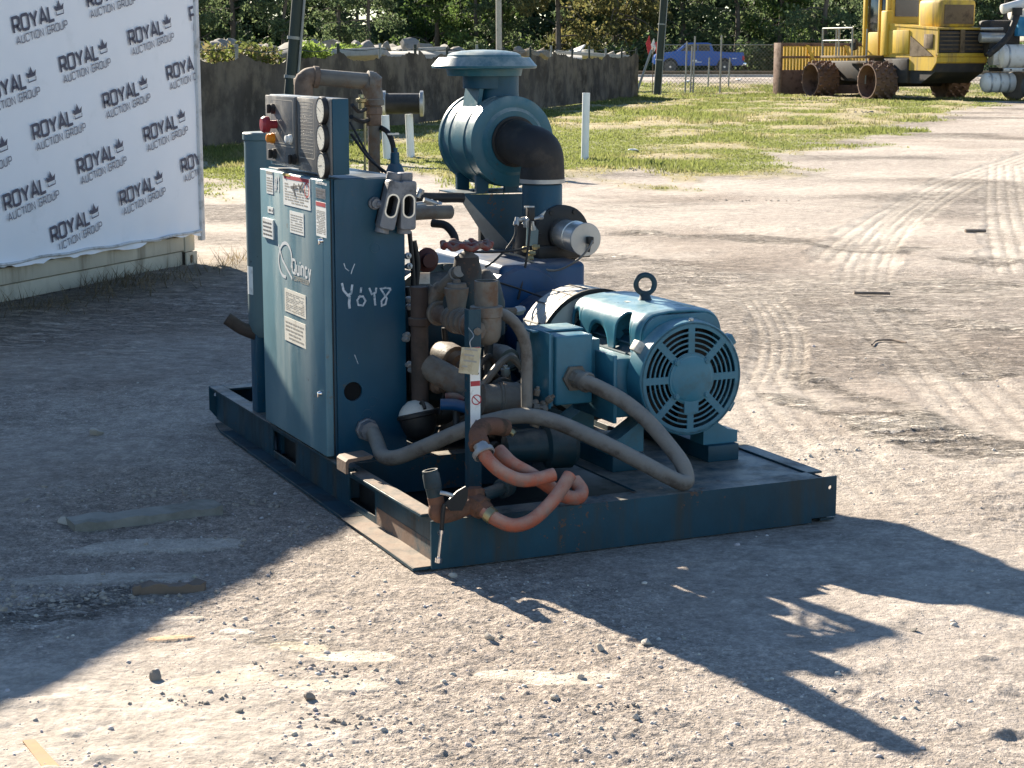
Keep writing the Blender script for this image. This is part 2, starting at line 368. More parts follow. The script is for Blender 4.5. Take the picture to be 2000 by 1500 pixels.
def ground_fields(x, y, full=False):
    """height and colour of the yard at world x, y (arrays)"""
    near = np.clip(1 - (y - 9) / 14, 0, 1)
    z = (fbm(x * .35, y * .35, 3, 1) - .5) * .05
    m1 = fbm(x * 2.6, y * 2.6, 4, 11)
    z += (m1 - .5) * .022
    rough = np.clip((fbm(x * .9 + 3, y * .9, 3, 5) - .38) * 3.2, 0, 1)       # loose, pebbly ground against packed patches
    f1 = fbm(x * 14, y * 14, 3, 21)
    z += (f1 - .5) * .014 * (.35 + .65 * rough) * np.clip(1.5 - y / 30, .0, 1)
    f2 = vn(x * 46, y * 46, 41)
    z += (f2 - .5) * .0045 * (.3 + .7 * rough) * np.clip(1.25 - y / 9, 0, 1)
    f3 = vn(x * 105, y * 88, 43); f3b = vn(x * 60 + 4, y * 42, 47)
    z += ((f3 - .5) * .0040 + (np.clip(f3b - .62, 0, 1)) * .016) * (.25 + .75 * rough) * np.clip(1.6 - y / 6, 0, 1)
    clod = np.clip(vn(x * 9 + 5, y * 12, 61) - .70, 0, 1) * np.clip(fbm(x * .8, y * .8 + 9, 2, 63) - .42, 0, 1) * 3
    z += clod * .05 * np.clip(1.3 - y / 18, .1, 1)
    pale = np.clip((fbm(x * .7 + 20, y * .9, 4, 71) - .47) * 4, 0, 1)
    brown = np.clip((fbm(x * .5 + 50, y * .6 + 7, 4, 81) - .50) * 4, 0, 1)
    c = np.empty(x.shape + (3,))
    base = np.array((.365, .318, .275)); pl = np.array((.51, .455, .39)); br = np.array((.285, .234, .192))
    c[:] = base
    c += (pl - base) * (pale * .45)[..., None]
    c += (br - base) * (brown * .7 * (1 - pale * .6))[..., None]
    c *= (.86 + .30 * f1)[..., None]
    c *= (.88 + .24 * f2)[..., None]
    c *= (.86 + .28 * np.where(y < 9, f3, .5))[..., None]
    crust = np.clip((fbm(x * .33 + 11, y * .5, 3, 411) - .46) * 3.5, .06, .8) * np.clip((y - 5.5) / 3, 0, 1)
    for pts, hw, kind, st in TRACKS:
        xs = [p[0] for p in pts]; ys = [p[1] for p in pts]
        bb = (x > min(xs) - 1.2) & (x < max(xs) + 1.2) & (y > min(ys) - 1.2) & (y < max(ys) + 1.2)
        if not bb.any(): continue
        d, s, L_ = path_coords(x[bb], y[bb], pts, hw)
        wob = (vn(s * 2.2, d * 0 + hw * 50, 91) - .5) * hw * .5
        q = np.abs(d + wob) / hw
        ends = np.clip(np.minimum(s, L_ - s) / .4, 0, 1)
        m = np.clip((1.15 - q) / .3, 0, 1) * ends * st
        zz = z[bb]; cc = c[bb]
        if kind == 'tyre':
            rib = np.abs(np.sin(d / hw * PI * 2.5)); brk = .35 + .65 * np.clip((vn(s * 3, d * 7, 93) - .25) * 2.5, 0, 1); rib = rib * brk; zz = zz * (1 - .3 * m) - m * .011 * (1 - .65 * rib) + np.clip(1 - np.abs(q - 1.1) / .2, 0, 1) * ends * .005 * st * brk
            cc = cc + (pl * 1.02 - cc) * (m * (.26 + .34 * rib))[:, None]
            cc *= (1 - .22 * m * (rib < .28))[:, None]
        else:
            yy_ = y[bb]; xx_ = x[bb]; sc_ = 1 / (1 + np.maximum(yy_ - 8, 0) * .05)
            pn = fbm(xx_ * 3.2 * sc_, yy_ * 11 * sc_, 3, 95); plate = np.clip((pn - .49) * 18, 0, 1)
            m = m * np.clip((fbm(xx_ * 1.6, yy_ * 1.6, 2, 98) - .28) * 4, 0, 1)
            crust[bb] = np.maximum(crust[bb], np.clip(m * 1.3, 0, 1))
            zz = zz + m * (plate * np.clip(.001 + yy_ * .0007, .003, .014) - .003) + m * (vn(xx_ * 26, yy_ * 34, 99) - .5) * .006
            cc = cc + (pl * 1.06 - cc) * (m * (.15 + .55 * plate))[:, None]
        z[bb] = zz; c[bb] = cc
    pm = np.zeros(x.shape)
    for px, py, ra, rb, an, pc in PATCHES:                  # flat exposed rock, scraped smooth
        bb = (np.abs(x - px) < ra * 2) & (np.abs(y - py) < ra * 2)
        if not bb.any(): continue
        dx, dy = x[bb] - px, y[bb] - py; ca_, sa_ = math.cos(an), math.sin(an)
        q = np.hypot((dx * ca_ + dy * sa_) / ra, (-dx * sa_ + dy * ca_) / rb) + (fbm(x[bb] * 7, y[bb] * 7, 3, 301) - .5) * .9
        m = np.clip((1.05 - q) * 7, 0, 1); z[bb] = z[bb] * (1 - m * .85) + m * .004 
        pm[bb] = np.maximum(pm[bb], m)
        c[bb] = c[bb] + (np.array(pc) * (.9 + .2 * fbm(x[bb] * 9, y[bb] * 14, 3, 303))[:, None] - c[bb]) * m[:, None]
    # keep clear of the skid and the footings
    lx, ly = to_local(x, y)
    dx = np.maximum(np.maximum(-.09 - lx, lx - 1.62), 0); dy = np.maximum(np.maximum(-.02 - ly, ly - 2.8), 0)
    w = np.clip(1 - np.hypot(dx, dy) / .25, 0, 1)
    z = z * (1 - w) + w * (np.minimum(z, 0) * .3 - .006)
    far = np.clip((y - 74) / 22, 0, 1); far = far * far * (3 - 2 * far)
    z = z * np.clip(1.2 - y / 160, .2, 1) + .38 * far
    g = grass_mask(x, y)
    gn = fbm(x * .8, y * .5, 4, 101); gn2 = fbm(x * 4, y * 2.2, 3, 103)
    gcol = np.array((.19, .20, .065)) + (np.array((.33, .275, .16)) - np.array((.19, .20, .065))) * np.clip((gn - .45) * 4, 0, 1)[..., None]
    gcol = gcol * (.7 + .6 * gn2)[..., None]
    c = c + (gcol - c) * np.clip(g * 1.25, 0, 1)[..., None]
    z = z + g * (gn2 - .5) * .06 + g * np.clip(gn - .5, 0, 1) * .16
    # dry weeds and soil under the container
    k = np.clip(1 - np.abs((x + 2.9) * .93 - (y - 13.9) * .36 - .35) / .8, 0, 1) * np.clip((y - 8) / 3, 0, 1) * np.clip((16 - y) / 1.5, 0, 1)
    c = c + (np.array((.14, .115, .07)) * (.7 + .6 * f1)[..., None] - c) * (k * .8)[..., None]
    z = z + k * .03
    road = np.clip((y - 96.5) / .8, 0, 1) * np.clip((112 - y) / 1.5, 0, 1)
    c = c + (np.array((.52, .47, .40)) - c) * road[..., None]
    far2 = np.clip((y - 112) / 4, 0, 1)
    c = c + (np.array((.33, .32, .30)) * (.7 + .6 * gn2)[..., None] - c) * (far2 * np.clip((127 - y) / 6, 0, 1))[..., None]
    c = c + (np.array((.07, .075, .035)) - c) * np.clip((y - 124) / 5, 0, 1)[..., None]
    al = np.clip(.42 + .58 * rough, 0, 1) * (1 - .5 * pm) * (1 - .8 * np.clip(pale * 1.2 - .3, 0, 1))
    if full: return z, np.concatenate([np.clip(c, .01, .9), al[..., None]], -1), crust * (1 - g)
    return z, np.concatenate([np.clip(c, .01, .9), al[..., None]], -1)

def build_ground():
    vv = np.concatenate([np.arange(1640, 420, -1.55), np.arange(420, 150, -1.0)])
    yr = 1.7 * 3600 / (vv - 100)
    yr = np.concatenate([[-60, -20, -4, 0, 1.5, 2.6, 3.4], yr[yr > 3.98], [125, 135, 150, 180, 240, 400, 900]])
    s = np.concatenate([[-9, -5, -3, -2, -1.3, -.9, -.65, -.5, -.42], np.linspace(-.37, .37, 760), [.42, .5, .65, .9, 1.3, 2, 3, 5, 9]])
    w = np.maximum(yr, 3.4)
    X = s[None, :] * w[:, None]; Y = np.repeat(yr[:, None], len(s), 1)
    z, c, crust = ground_fields(X, Y, True)
    ny, nx = X.shape
    v = np.stack([X, Y, z], -1).reshape(-1, 3)
    i = np.arange(ny * nx).reshape(ny, nx)
    f = np.stack([i[:-1, :-1], i[:-1, 1:], i[1:, 1:], i[1:, :-1]], -1).reshape(-1, 4)
    o = from_np('ground', v, f, 'ground', cols=c.reshape(-1, 4), smooth=True, extra=crust)
    return tag(o, kind='structure')

def ground_z(x, y):
    return float(ground_fields(np.array([float(x)]), np.array([float(y)]))[0][0])

def attr_mat(name, rough=.9, nsc=30., namt=.25, bump=.3, bsc=120., trans=0.0, dist=.006, grit=False):
    m = bpy.data.materials.new(name); m.use_nodes = True; nt = m.node_tree; N = nt.nodes; b = N['Principled BSDF']; ln = nt.links.new
    at = N.new('ShaderNodeVertexColor'); at.layer_name = 'gcol'
    tc = N.new('ShaderNodeTexCoord'); n = N.new('ShaderNodeTexNoise'); n.inputs['Scale'].default_value = nsc; n.inputs['Detail'].default_value = 9; n.inputs['Roughness'].default_value = .82
    ln(tc.outputs['Object'], n.inputs['Vector'])
    r = N.new('ShaderNodeMapRange'); r.inputs[1].default_value = .25; r.inputs[2].default_value = .75; r.inputs[3].default_value = 1 - namt; r.inputs[4].default_value = 1 + namt; ln(n.outputs[0], r.inputs[0])
    mu = N.new('ShaderNodeVectorMath'); mu.operation = 'SCALE'; ln(at.outputs[0], mu.inputs[0]); ln(r.outputs[0], mu.inputs['Scale'])
    ln(mu.outputs[0], b.inputs['Base Color']); b.inputs['Roughness'].default_value = rough; b.inputs['Specular IOR Level'].default_value = .2
    if bump:
        n2 = N.new('ShaderNodeTexNoise'); n2.inputs['Scale'].default_value = bsc; n2.inputs['Detail'].default_value = 8; n2.inputs['Roughness'].default_value = .72; ln(tc.outputs['Object'], n2.inputs['Vector'])
        bp = N.new('ShaderNodeBump'); bp.inputs['Strength'].default_value = bump; bp.inputs['Distance'].default_value = dist; ln(n2.outputs[0], bp.inputs['Height']); ln(bp.outputs[0], b.inputs['Normal'])
    if grit:
        cur = mu.outputs[0]; hs = [n2.outputs[0]]
        for vs_, am in ((85., .26), (210., .30)):
            vo = N.new('ShaderNodeTexVoronoi'); vo.inputs['Scale'].default_value = vs_; vo.inputs['Randomness'].default_value = 1; ln(tc.outputs['Object'], vo.inputs['Vector'])
            sp = N.new('ShaderNodeSeparateColor'); ln(vo.outputs['Color'], sp.inputs[0])
            rr_ = N.new('ShaderNodeMapRange'); rr_.inputs[3].default_value = -am; rr_.inputs[4].default_value = am; ln(sp.outputs[0], rr_.inputs[0]); mm_ = N.new('ShaderNodeMath'); mm_.operation = 'MULTIPLY_ADD'; ln(rr_.outputs[0], mm_.inputs[0]); ln(at.outputs['Alpha'], mm_.inputs[1]); mm_.inputs[2].default_value = 1; rr_ = mm_
            sv = N.new('ShaderNodeVectorMath'); sv.operation = 'SCALE'; ln(cur, sv.inputs[0]); ln(rr_.outputs[0], sv.inputs['Scale']); cur = sv.outputs[0]; hs.append((vo.outputs['Distance'], sp.outputs[1]))
        mp = N.new('ShaderNodeMapping'); mp.inputs['Scale'].default_value = (.55, 1, 1); ln(tc.outputs['Object'], mp.inputs[0])
        dk = N.new('ShaderNodeTexNoise'); dk.inputs['Scale'].default_value = 11; dk.inputs['Detail'].default_value = 7; dk.inputs['Roughness'].default_value = .75; ln(mp.outputs[0], dk.inputs['Vector'])
        dr = N.new('ShaderNodeMapRange'); dr.inputs[1].default_value = .60; dr.inputs[2].default_value = .68; dr.inputs[3].default_value = 1; dr.inputs[4].default_value = .66; ln(dk.outputs[0], dr.inputs[0])
        sv = N.new('ShaderNodeVectorMath'); sv.operation = 'SCALE'; ln(cur, sv.inputs[0]); ln(dr.outputs[0], sv.inputs['Scale']); ln(sv.outputs[0], b.inputs['Base Color'])
        for dist_, rnd_ in hs[1:]:
            m1_ = N.new('ShaderNodeMath'); m1_.operation = 'SUBTRACT'; m1_.inputs[0].default_value = .75; ln(dist_, m1_.inputs[1])
            m2_ = N.new('ShaderNodeMath'); m2_.operation = 'MULTIPLY'; ln(m1_.outputs[0], m2_.inputs[0]); ln(rnd_, m2_.inputs[1])
            bq = N.new('ShaderNodeBump'); bq.inputs['Distance'].default_value = .006; ks = N.new('ShaderNodeMath'); ks.operation = 'MULTIPLY'; ks.inputs[1].default_value = .7; ln(at.outputs['Alpha'], ks.inputs[0]); ln(ks.outputs[0], bq.inputs['Strength']); ln(m2_.outputs[0], bq.inputs['Height']); ln(bp.outputs[0], bq.inputs['Normal']); bp = bq
        ca = N.new('ShaderNodeAttribute'); ca.attribute_name = 'crust'; cc_ = sv.outputs[0]
        for sc_, st_, ds_ in ((2.6, (1, 3.6, 1), .14), (6.5, (1, 3.2, 1), .075), (17, (1, 2.6, 1), .025)):
            mq = N.new('ShaderNodeMapping'); mq.inputs['Scale'].default_value = st_; ln(tc.outputs['Object'], mq.inputs[0])
            cn_ = N.new('ShaderNodeTexNoise'); cn_.inputs['Scale'].default_value = sc_; cn_.inputs['Detail'].default_value = 7; cn_.inputs['Roughness'].default_value = .62; ln(mq.outputs[0], cn_.inputs['Vector'])
            cr = N.new('ShaderNodeMapRange'); cr.inputs[1].default_value = .505; cr.inputs[2].default_value = .535; ln(cn_.outputs[0], cr.inputs[0]); w1 = N.new('ShaderNodeMapRange'); w1.inputs[3].default_value = -.22; w1.inputs[4].default_value = .16; ln(cr.outputs[0], w1.inputs[0]); w2 = N.new('ShaderNodeMath'); w2.operation = 'MULTIPLY_ADD'; ln(w1.outputs[0], w2.inputs[0]); ln(ca.outputs['Fac'], w2.inputs[1]); w2.inputs[2].default_value = 1; w3 = N.new('ShaderNodeVectorMath'); w3.operation = 'SCALE'; ln(cc_, w3.inputs[0]); ln(w2.outputs[0], w3.inputs['Scale']); cc_ = w3.outputs[0]
            bq = N.new('ShaderNodeBump'); bq.inputs['Distance'].default_value = ds_; ln(cr.outputs[0], bq.inputs['Height']); ln(ca.outputs['Fac'], bq.inputs['Strength']); ln(bp.outputs[0], bq.inputs['Normal']); bp = bq
        ln(cc_, b.inputs['Base Color'])
        ln(bp.outputs[0], b.inputs['Normal'])
    if trans:
        t = N.new('ShaderNodeBsdfTranslucent'); ln(mu.outputs[0], t.inputs[0]); x = N.new('ShaderNodeMixShader'); x.inputs[0].default_value = trans
        ln(b.outputs[0], x.inputs[1]); ln(t.outputs[0], x.inputs[2]); ln(x.outputs[0], N['Material Output'].inputs[0])
    MT[name] = m
attr_mat('ground', .92, 9., .42, .6, 26., dist=.022, grit=True)
attr_mat('stone', .85, 40., .2, .3, 90., dist=.004)
attr_mat('leaf', .6, 3., .15, 0, trans=.55)
build_ground()

def stones_mesh(n, seed, pick):
    """little broken stones: squashed, jittered octahedra with split faces"""
    rg = np.random.default_rng(seed)
    ico = []
    t = (1 + 5 ** .5) / 2
    iv = np.array([(-1, t, 0), (1, t, 0), (-1, -t, 0), (1, -t, 0), (0, -1, t), (0, 1, t), (0, -1, -t), (0, 1, -t), (t, 0, -1), (t, 0, 1), (-t, 0, -1), (-t, 0, 1)]) / 1.9
    it = np.array([(0, 11, 5), (0, 5, 1), (0, 1, 7), (0, 7, 10), (0, 10, 11), (1, 5, 9), (5, 11, 4), (11, 10, 2), (10, 7, 6), (7, 1, 8), (3, 9, 4), (3, 4, 2), (3, 2, 6), (3, 6, 8), (3, 8, 9), (4, 9, 5), (2, 4, 11), (6, 2, 10), (8, 6, 7), (9, 8, 1)])
    x, y, r, col = pick(rg, n)
    n = len(x)
    vs = np.repeat(iv[None], n, 0) * (1 + rg.uniform(-.28, .28, (n, 12, 3))) * rg.uniform(.65, 1.25, (n, 1, 3)) * r[:, None, None]
    vs[:, :, 2] *= .72
    a = rg.uniform(0, 2 * PI, n); ca, sa = np.cos(a)[:, None], np.sin(a)[:, None]
    X = vs[:, :, 0] * ca - vs[:, :, 1] * sa; Y = vs[:, :, 0] * sa + vs[:, :, 1] * ca
    z0 = ground_fields(x, y)[0]
    v = np.stack([X + x[:, None], Y + y[:, None], vs[:, :, 2] + (z0 + r * .08)[:, None]], -1).reshape(-1, 3)
    f = (it[None] + (np.arange(n) * 12)[:, None, None]).reshape(-1, 3)
    return v, f, np.repeat(col, 12, 0)

def pick_gravel(rg, n):
    y = 1 / rg.uniform(1 / 11., 1 / 3.9, n); s = rg.uniform(-.34, .34, n); x = s * y
    d = fbm(x * .9 + 3, y * .9, 3, 5) - .38 + (fbm(x * 3, y * 3, 2, 15) - .5) * .8
    lx, ly = to_local(x, y)
    k = (rg.uniform(0, 1, n) < np.clip(d * 3.2 + .12, .05, 1)) & ~((lx > -.1) & (lx < 1.62) & (ly > -.02) & (ly < 2.8))
    x, y = x[k], y[k]; n = len(x)
    r = .0017 + .0075 * rg.random(n) ** 11 + .0016 * rg.random(n)
    g = rg.uniform(.40, .68, n)
    col = np.stack([g, g * rg.uniform(.88, .96, n), g * rg.uniform(.76, .90, n)], -1)
    return x, y, r, col
v_, f_, c_ = stones_mesh(9000, 3, pick_gravel)
tag(from_np('gravel', v_, f_, 'stone', cols=c_), 'loose pale gravel and grit strewn over the dirt yard', 'gravel', kind='stuff')

# ------------------------------------------------------------------ shipping container with its banner
CA = math.radians(69.0)
CO = empty('shipping_container', (-2.542, 14.812, -0.000), CA)        # local x runs along the long side (away), y to the left (depth)
tag(CO, 'cream shipping container standing on the dirt, its long side covered by a printed banner', 'container')
mat('cont_paint', (.50, .46, .36), .65, var=.12, sc=3, dirt=(.26, .22, .16), damt=.35, dsc=3, bump=.1, streak=True)
mat('cont_dark', (.05, .045, .04), .8)
mat('banner', (.84, .85, .88), .5, var=.02, sc=2, dirt=(.76, .77, .79), damt=.1, dsc=2.5, spec=.25)
mat('banner_hem', (.60, .60, .60), .6, var=.08, sc=6, dirt=(.35, .33, .30), damt=.4, dsc=7)
mat('logo_dark', (.075, .075, .11), .6, var=.1)
mat('logo_gray', (.22, .22, .25), .6, var=.1)
CL, CH, CW = 12.2, 3.02, 2.44
bm = BM()
n = int(CL / .28)
prof = []
for k in range(n):                                        # corrugated side sheet
    x0 = -CL + .16 + k * (CL - .3) / n; p = (CL - .3) / n
    prof += [(x0, .045), (x0 + p * .3, .045), (x0 + p * .42, .08), (x0 + p * .88, .08)]
prof.append((-.14, .045))
for side in (0, 1):
    yy = lambda d: d if side == 0 else CW - d
    vs = [[bm.verts.new((x, yy(d), z)) for z in (.2, CH - .1)] for x, d in prof]
    for A_, B_ in zip(vs, vs[1:]): bm.faces.new((A_[0], B_[0], B_[1], A_[1]) if side == 0 else (A_[1], B_[1], B_[0], A_[0]))
obj('side_wall', bm, 'cont_paint', CO, recalc=False)
bm = BM(); box2(bm, (-CL + .1, .05, CH - .06), (-.1, CW - .05, CH - .02)); obj('roof', bm, 'cont_paint', CO)
bm = BM(); box2(bm, (-CL + .05, .06, .09), (-.12, CW - .06, .2)); obj('floor', bm, 'cont_dark', CO)
for x in (-.13, -CL + .13):
    bm = BM(); box2(bm, (x - .03, .1, .18), (x + .03, CW - .1, CH - .1)); obj('end_wall', bm, 'cont_paint', CO)
for y0, y1 in ((.0, .1), (CW - .1, CW)):
    bm = BM(); box2(bm, (-CL + .18, y0 + .012, .135), (-.17, y1, .25), bev=.006); box2(bm, (-CL + .18, y0 + .03, .012), (-.17, y1, .128), bev=.006)
    obj('bottom_rail', bm, 'cont_paint', CO)
    bm = BM(); box2(bm, (-CL + .18, y0 + .01, CH - .12), (-.17, y1, CH), bev=.008); obj('top_rail', bm, 'cont_paint', CO)
    for x0, x1 in ((-.17, -.005), (-CL, -CL + .17)):
        bm = BM(); box2(bm, (x0 + .006, y0 + .006, .12), (x1 - .006, y1 - .006, CH - .12), bev=.01); obj('corner_post', bm, 'cont_paint', CO)
        for z in (0, CH - .118):
            c = cutplate('corner_casting', [rrect(x0, z, x1, z + .118, .006), rrect(x0 + .055, z + .022, x1 - .055, z + .096, .024)], (0, y0 + .0, 0), (1, 0, 0), (0, 0, 1), .012, 'cont_paint', CO)
            bm = BM(); box2(bm, (x0 + .002, y0 + .03, z + .002), (x1 - .002, y1 - .002, z + .116)); obj('casting_block', bm, 'cont_dark', CO)

BN = empty('printed_banner', (-2.542, 14.812, -0.000), CA)
tag(BN, 'white vinyl banner with repeated slanted dark crown logos, stretched over the container side', 'banner')
rg = np.random.default_rng(5)
nx, nz = 160, 40
xs = np.linspace(-7.2, .03, nx); zs = np.linspace(.26, CH - .03, nz)
X, Z = np.meshgrid(xs, zs)
Yb = -.035 + .005 * np.sin(X * 22) * np.clip(1 - (Z - .25) / .35, 0, 1) + (fbm(X * 1.7, Z * 1.7, 3, 77) - .5) * .02
edge = np.clip(1 - (Z - .26) / .06, 0, 1)
Zb = Z + edge * ((vn(X * 4, X * 0, 5) - .5) * .045 + (vn(X * 13, X * 0, 9) - .5) * .025)
Yb -= edge * vn(X * 6, X * 0, 12) * .02
v = np.stack([X, Yb, Zb], -1).reshape(-1, 3)
i = np.arange(nx * nz).reshape(nz, nx)
f = np.stack([i[:-1, :-1], i[:-1, 1:], i[1:, 1:], i[1:, :-1]], -1).reshape(-1, 4)
bo = from_np('vinyl_sheet', v, f, 'banner', BN, smooth=True)
bm = BM(); box2(bm, (-.005, -.06, .2), (.05, -.01, CH + .02), bev=.012); obj('edge_trim', bm, 'banner_hem', BN)
bm = BM()
tube(bm, [(x, -.052 - .006 * math.sin(x * 9), .283 + .006 * math.sin(x * 2.3) + .005 * math.sin(x * 11)) for x in np.linspace(-7.2, .0, 90)], .012, n=6, k=0); obj('hem_rope', bm, 'banner_hem', BN)

GL = {  # stroke letters in a unit box (0..w, 0..1)
    'R': (.78, [[(0, 0), (0, 1), (.55, 1), (.7, .9), (.7, .55), (.55, .42), (0, .42)], [(.36, .42), (.75, 0)]]),
    'O': (.86, [[(.14, 0), (.0, .14), (.0, .86), (.14, 1), (.66, 1), (.8, .86), (.8, .14), (.66, 0), (.14, 0)]]),
    'Y': (.86, [[(0, 1), (.4, .45), (.8, 1)], [(.4, .45), (.4, 0)]]),
    'A': (.86, [[(0, 0), (.4, 1), (.8, 0)], [(.15, .27), (.65, .27)]]),
    'L': (.66, [[(0, 1), (0, 0), (.6, 0)]]),
    'U': (.82, [[(0, 1), (0, .14), (.14, 0), (.6, 0), (.74, .14), (.74, 1)]]),
    'C': (.80, [[(.74, .82), (.6, 1), (.14, 1), (0, .86), (0, .14), (.14, 0), (.6, 0), (.74, .18)]]),
    'T': (.74, [[(0, 1), (.7, 1)], [(.35, 1), (.35, 0)]]),
    'I': (.12, [[(.0, 1), (.0, 0)]]),
    'N': (.82, [[(0, 0), (0, 1), (.72, 0), (.72, 1)]]),
    'G': (.82, [[(.74, .84), (.6, 1), (.14, 1), (0, .86), (0, .14), (.14, 0), (.6, 0), (.74, .14), (.74, .48), (.42, .48)]]),
    'P': (.76, [[(0, 0), (0, 1), (.55, 1), (.7, .88), (.7, .55), (.55, .42), (0, .42)]]),
    'Q': (.9, [[(.14, 0), (.0, .14), (.0, .86), (.14, 1), (.66, 1), (.8, .86), (.8, .14), (.66, 0), (.14, 0)], [(.5, .3), (.85, -.05)]]),
    'i': (.14, [[(0, 0), (0, .68)], [(0, .85), (0, 1)]]), 'u': (.62, [[(0, .7), (0, .12), (.12, 0), (.5, 0), (.5, .7)]]),
    'n': (.62, [[(0, 0), (0, .7), (.38, .7), (.5, .58), (.5, 0)]]), 'c': (.6, [[(.48, .62), (.38, .7), (.1, .7), (0, .6), (0, .1), (.1, 0), (.38, 0), (.48, .1)]]),
    'y': (.62, [[(0, .7), (.25, .05)], [(.5, .7), (.1, -.3)]]),
    'M': (.95, [[(0, 0), (0, 1), (.42, .35), (.84, 1), (.84, 0)]]), 'E': (.7, [[(.6, 0), (0, 0), (0, 1), (.6, 1)], [(0, .5), (.5, .5)]]),
    'S': (.74, [[(0, .1), (.14, 0), (.5, 0), (.62, .14), (.62, .38), (.5, .5), (.14, .5), (0, .62), (0, .86), (.14, 1), (.5, 1), (.62, .9)]]),
    'D': (.8, [[(0, 0), (0, 1), (.5, 1), (.7, .8), (.7, .2), (.5, 0), (0, 0)]]), 'W': (1.0, [[(0, 1), (.2, 0), (.45, .8), (.7, 0), (.9, 1)]]),
    '#': (.7, [[(.15, 0), (.3, 1)], [(.42, 0), (.57, 1)], [(0, .3), (.65, .3)], [(.05, .7), (.7, .7)]]), '1': (.3, [[(0, .8), (.18, 1), (.18, 0)]]),
    ' ': (.45, []), 'H': (.8, [[(0, 0), (0, 1)], [(.7, 0), (.7, 1)], [(0, .5), (.7, .5)]]), 'F': (.66, [[(0, 0), (0, 1), (.6, 1)], [(0, .5), (.5, .5)]])}

def text(bm, s, size, w, o, u, v, lift=.0, gap=.16, lean=0.0):
    x = 0
    for ch in s:
        wd_, st = GL[ch]
        for k in st: ribbon(bm, [((x + p[0] + lean * p[1]) * size, p[1] * size) for p in k], w, o, u, v, lift)
        x += wd_ + gap
    return x * size

def logo_mesh():
    bm = BM(); o = (0, 0, 0); u = (1, 0, 0); v = (0, 0, 1)
    text(bm, 'ROYAL', .098, .021, (0, 0, .0), u, v, gap=.22)
    cx, s = .495, .115                                     # the crown
    for pts in ([(0, .72), (.30, .52), (.5, 1.0), (.70, .52), (1, .72), (.88, .36), (.12, .36)],):
        a = [(cx + p[0] * s, .012 + p[1] * s) for p in pts]
        vs = [bm.verts.new((p[0], 0, p[1])) for p in a]
        c = bm.verts.new((cx + .5 * s, 0, .012 + .45 * s))
        for q in range(len(vs)): bm.faces.new((vs[q], vs[(q + 1) % len(vs)], c))
    ribbon(bm, [(cx + .10 * s, .022 + .24 * s), (cx + .14 * s, .022 + .02 * s), (cx + .86 * s, .022 + .02 * s), (cx + .90 * s, .022 + .24 * s)], .007, o, u, v)
    nf = len(bm.faces)
    text(bm, 'AUCTION GROUP', .050, .0085, (.012, 0, -.080), u, v, gap=.22)
    bm.faces.ensure_lookup_table()
    for q in range(nf, len(bm.faces)): bm.faces[q].material_index = 1
    me = bpy.data.meshes.new('logo'); bm.to_mesh(me); bm.free(); me.materials.append(MT['logo_dark']); me.materials.append(MT['logo_gray'])
    return me
lm = logo_mesh()
def ysheet(x, z):
    return float(-.035 + .005 * math.sin(x * 22) * min(1, max(0, 1 - (z - .25) / .35)) + (fbm(np.array([x * 1.7]), np.array([z * 1.7]), 3, 77)[0] - .5) * .02)
for a in range(-5, 6):
    for b in range(-9, 12):
        x = -1.30 + a * .885 + b * .525; z = 1.29 + a * .19 - b * .265
        if x < -6.6 or x > .0 or z < .38 or z > CH - .2: continue
        me = lm
        if x > -.62 or z < .62:                            # trimmed at the edges of the sheet, and following its folds
            bm = BM(); bm.from_mesh(lm)
            co, si = math.cos(math.radians(11.5)), math.sin(math.radians(11.5))
            bad = [v_ for v_ in bm.verts if x + v_.co.x * co - v_.co.z * si > .0 or z + v_.co.x * si + v_.co.z * co < .315]
            bmesh.ops.delete(bm, geom=bad, context='VERTS')
            if not bm.faces: bm.free(); continue
            me = bpy.data.meshes.new('logo'); bm.to_mesh(me); bm.free()
            for q in lm.materials: me.materials.append(q)
        o = link_mesh('printed_logo', me, None, BN)
        o.location = (x, ysheet(x + .3, z) - .013, z); o.rotation_euler = (0, -math.radians(11.5), 0)

# ------------------------------------------------------------------ the compressor on its skid
AC = empty('air_compressor', (MX, MY, 0), MA)             # local x: along the front end, y: along the left rail, away
tag(AC, 'weathered blue skid-mounted rotary screw air compressor with electric motor, standing in the dirt yard', 'air compressor')
SW, SL, SH = 1.605, 2.76, .166

# skid
def rail(sgn):
    bm = BM(); X = lambda x: x if sgn > 0 else SW - x
    def bb(x0, y0, z0, x1, y1, z1): box2(bm, (min(X(x0), X(x1)), y0, z0), (max(X(x0), X(x1)), y1, z1), bev=.0015, seg=1)
    bb(0, .096, SH - .009, .066, .80, SH); bb(0, .86, SH - .009, .066, SL - .012, SH)
    bb(.040, .80, SH - .009, .066, .86, SH)
    holes = ((.62, .90), (1.55, 1.86)); y = .012
    for a, b in holes:
        bb(.030, y, .009, .038, a, SH - .009); bb(.030, a, .125, .038, b, SH - .009); bb(.030, a, .009, .038, b, .035); y = b
    bb(.030, y, .009, .038, SL - .012, SH - .009)
    xo, xf = (-.062, -.028) if sgn > 0 else (.0, .0)
    pts = [(xo, .012), (.06, .012), (.06, SL - .10), (-.0, SL - .10), (xf, SL - .28)]
    prism(bm, [(X(p[0]), p[1]) for p in pts], (0, 0, .0), (1, 0, 0), (0, 1, 0), .009)
    return obj('side_rail', bm, 'skid_paint', AC)
r0 = rail(1); rail(-1)
for a, b in ((.62, .90), (1.55, 1.86)):
    bm = BM(); box2(bm, (.075, a - .01, .02), (.085, b + .01, .15)); obj('pocket_shade_plate', bm, 'pan_shade_black', r0)  # black plate behind each fork opening, stands in for the inner shade
bm = BM()
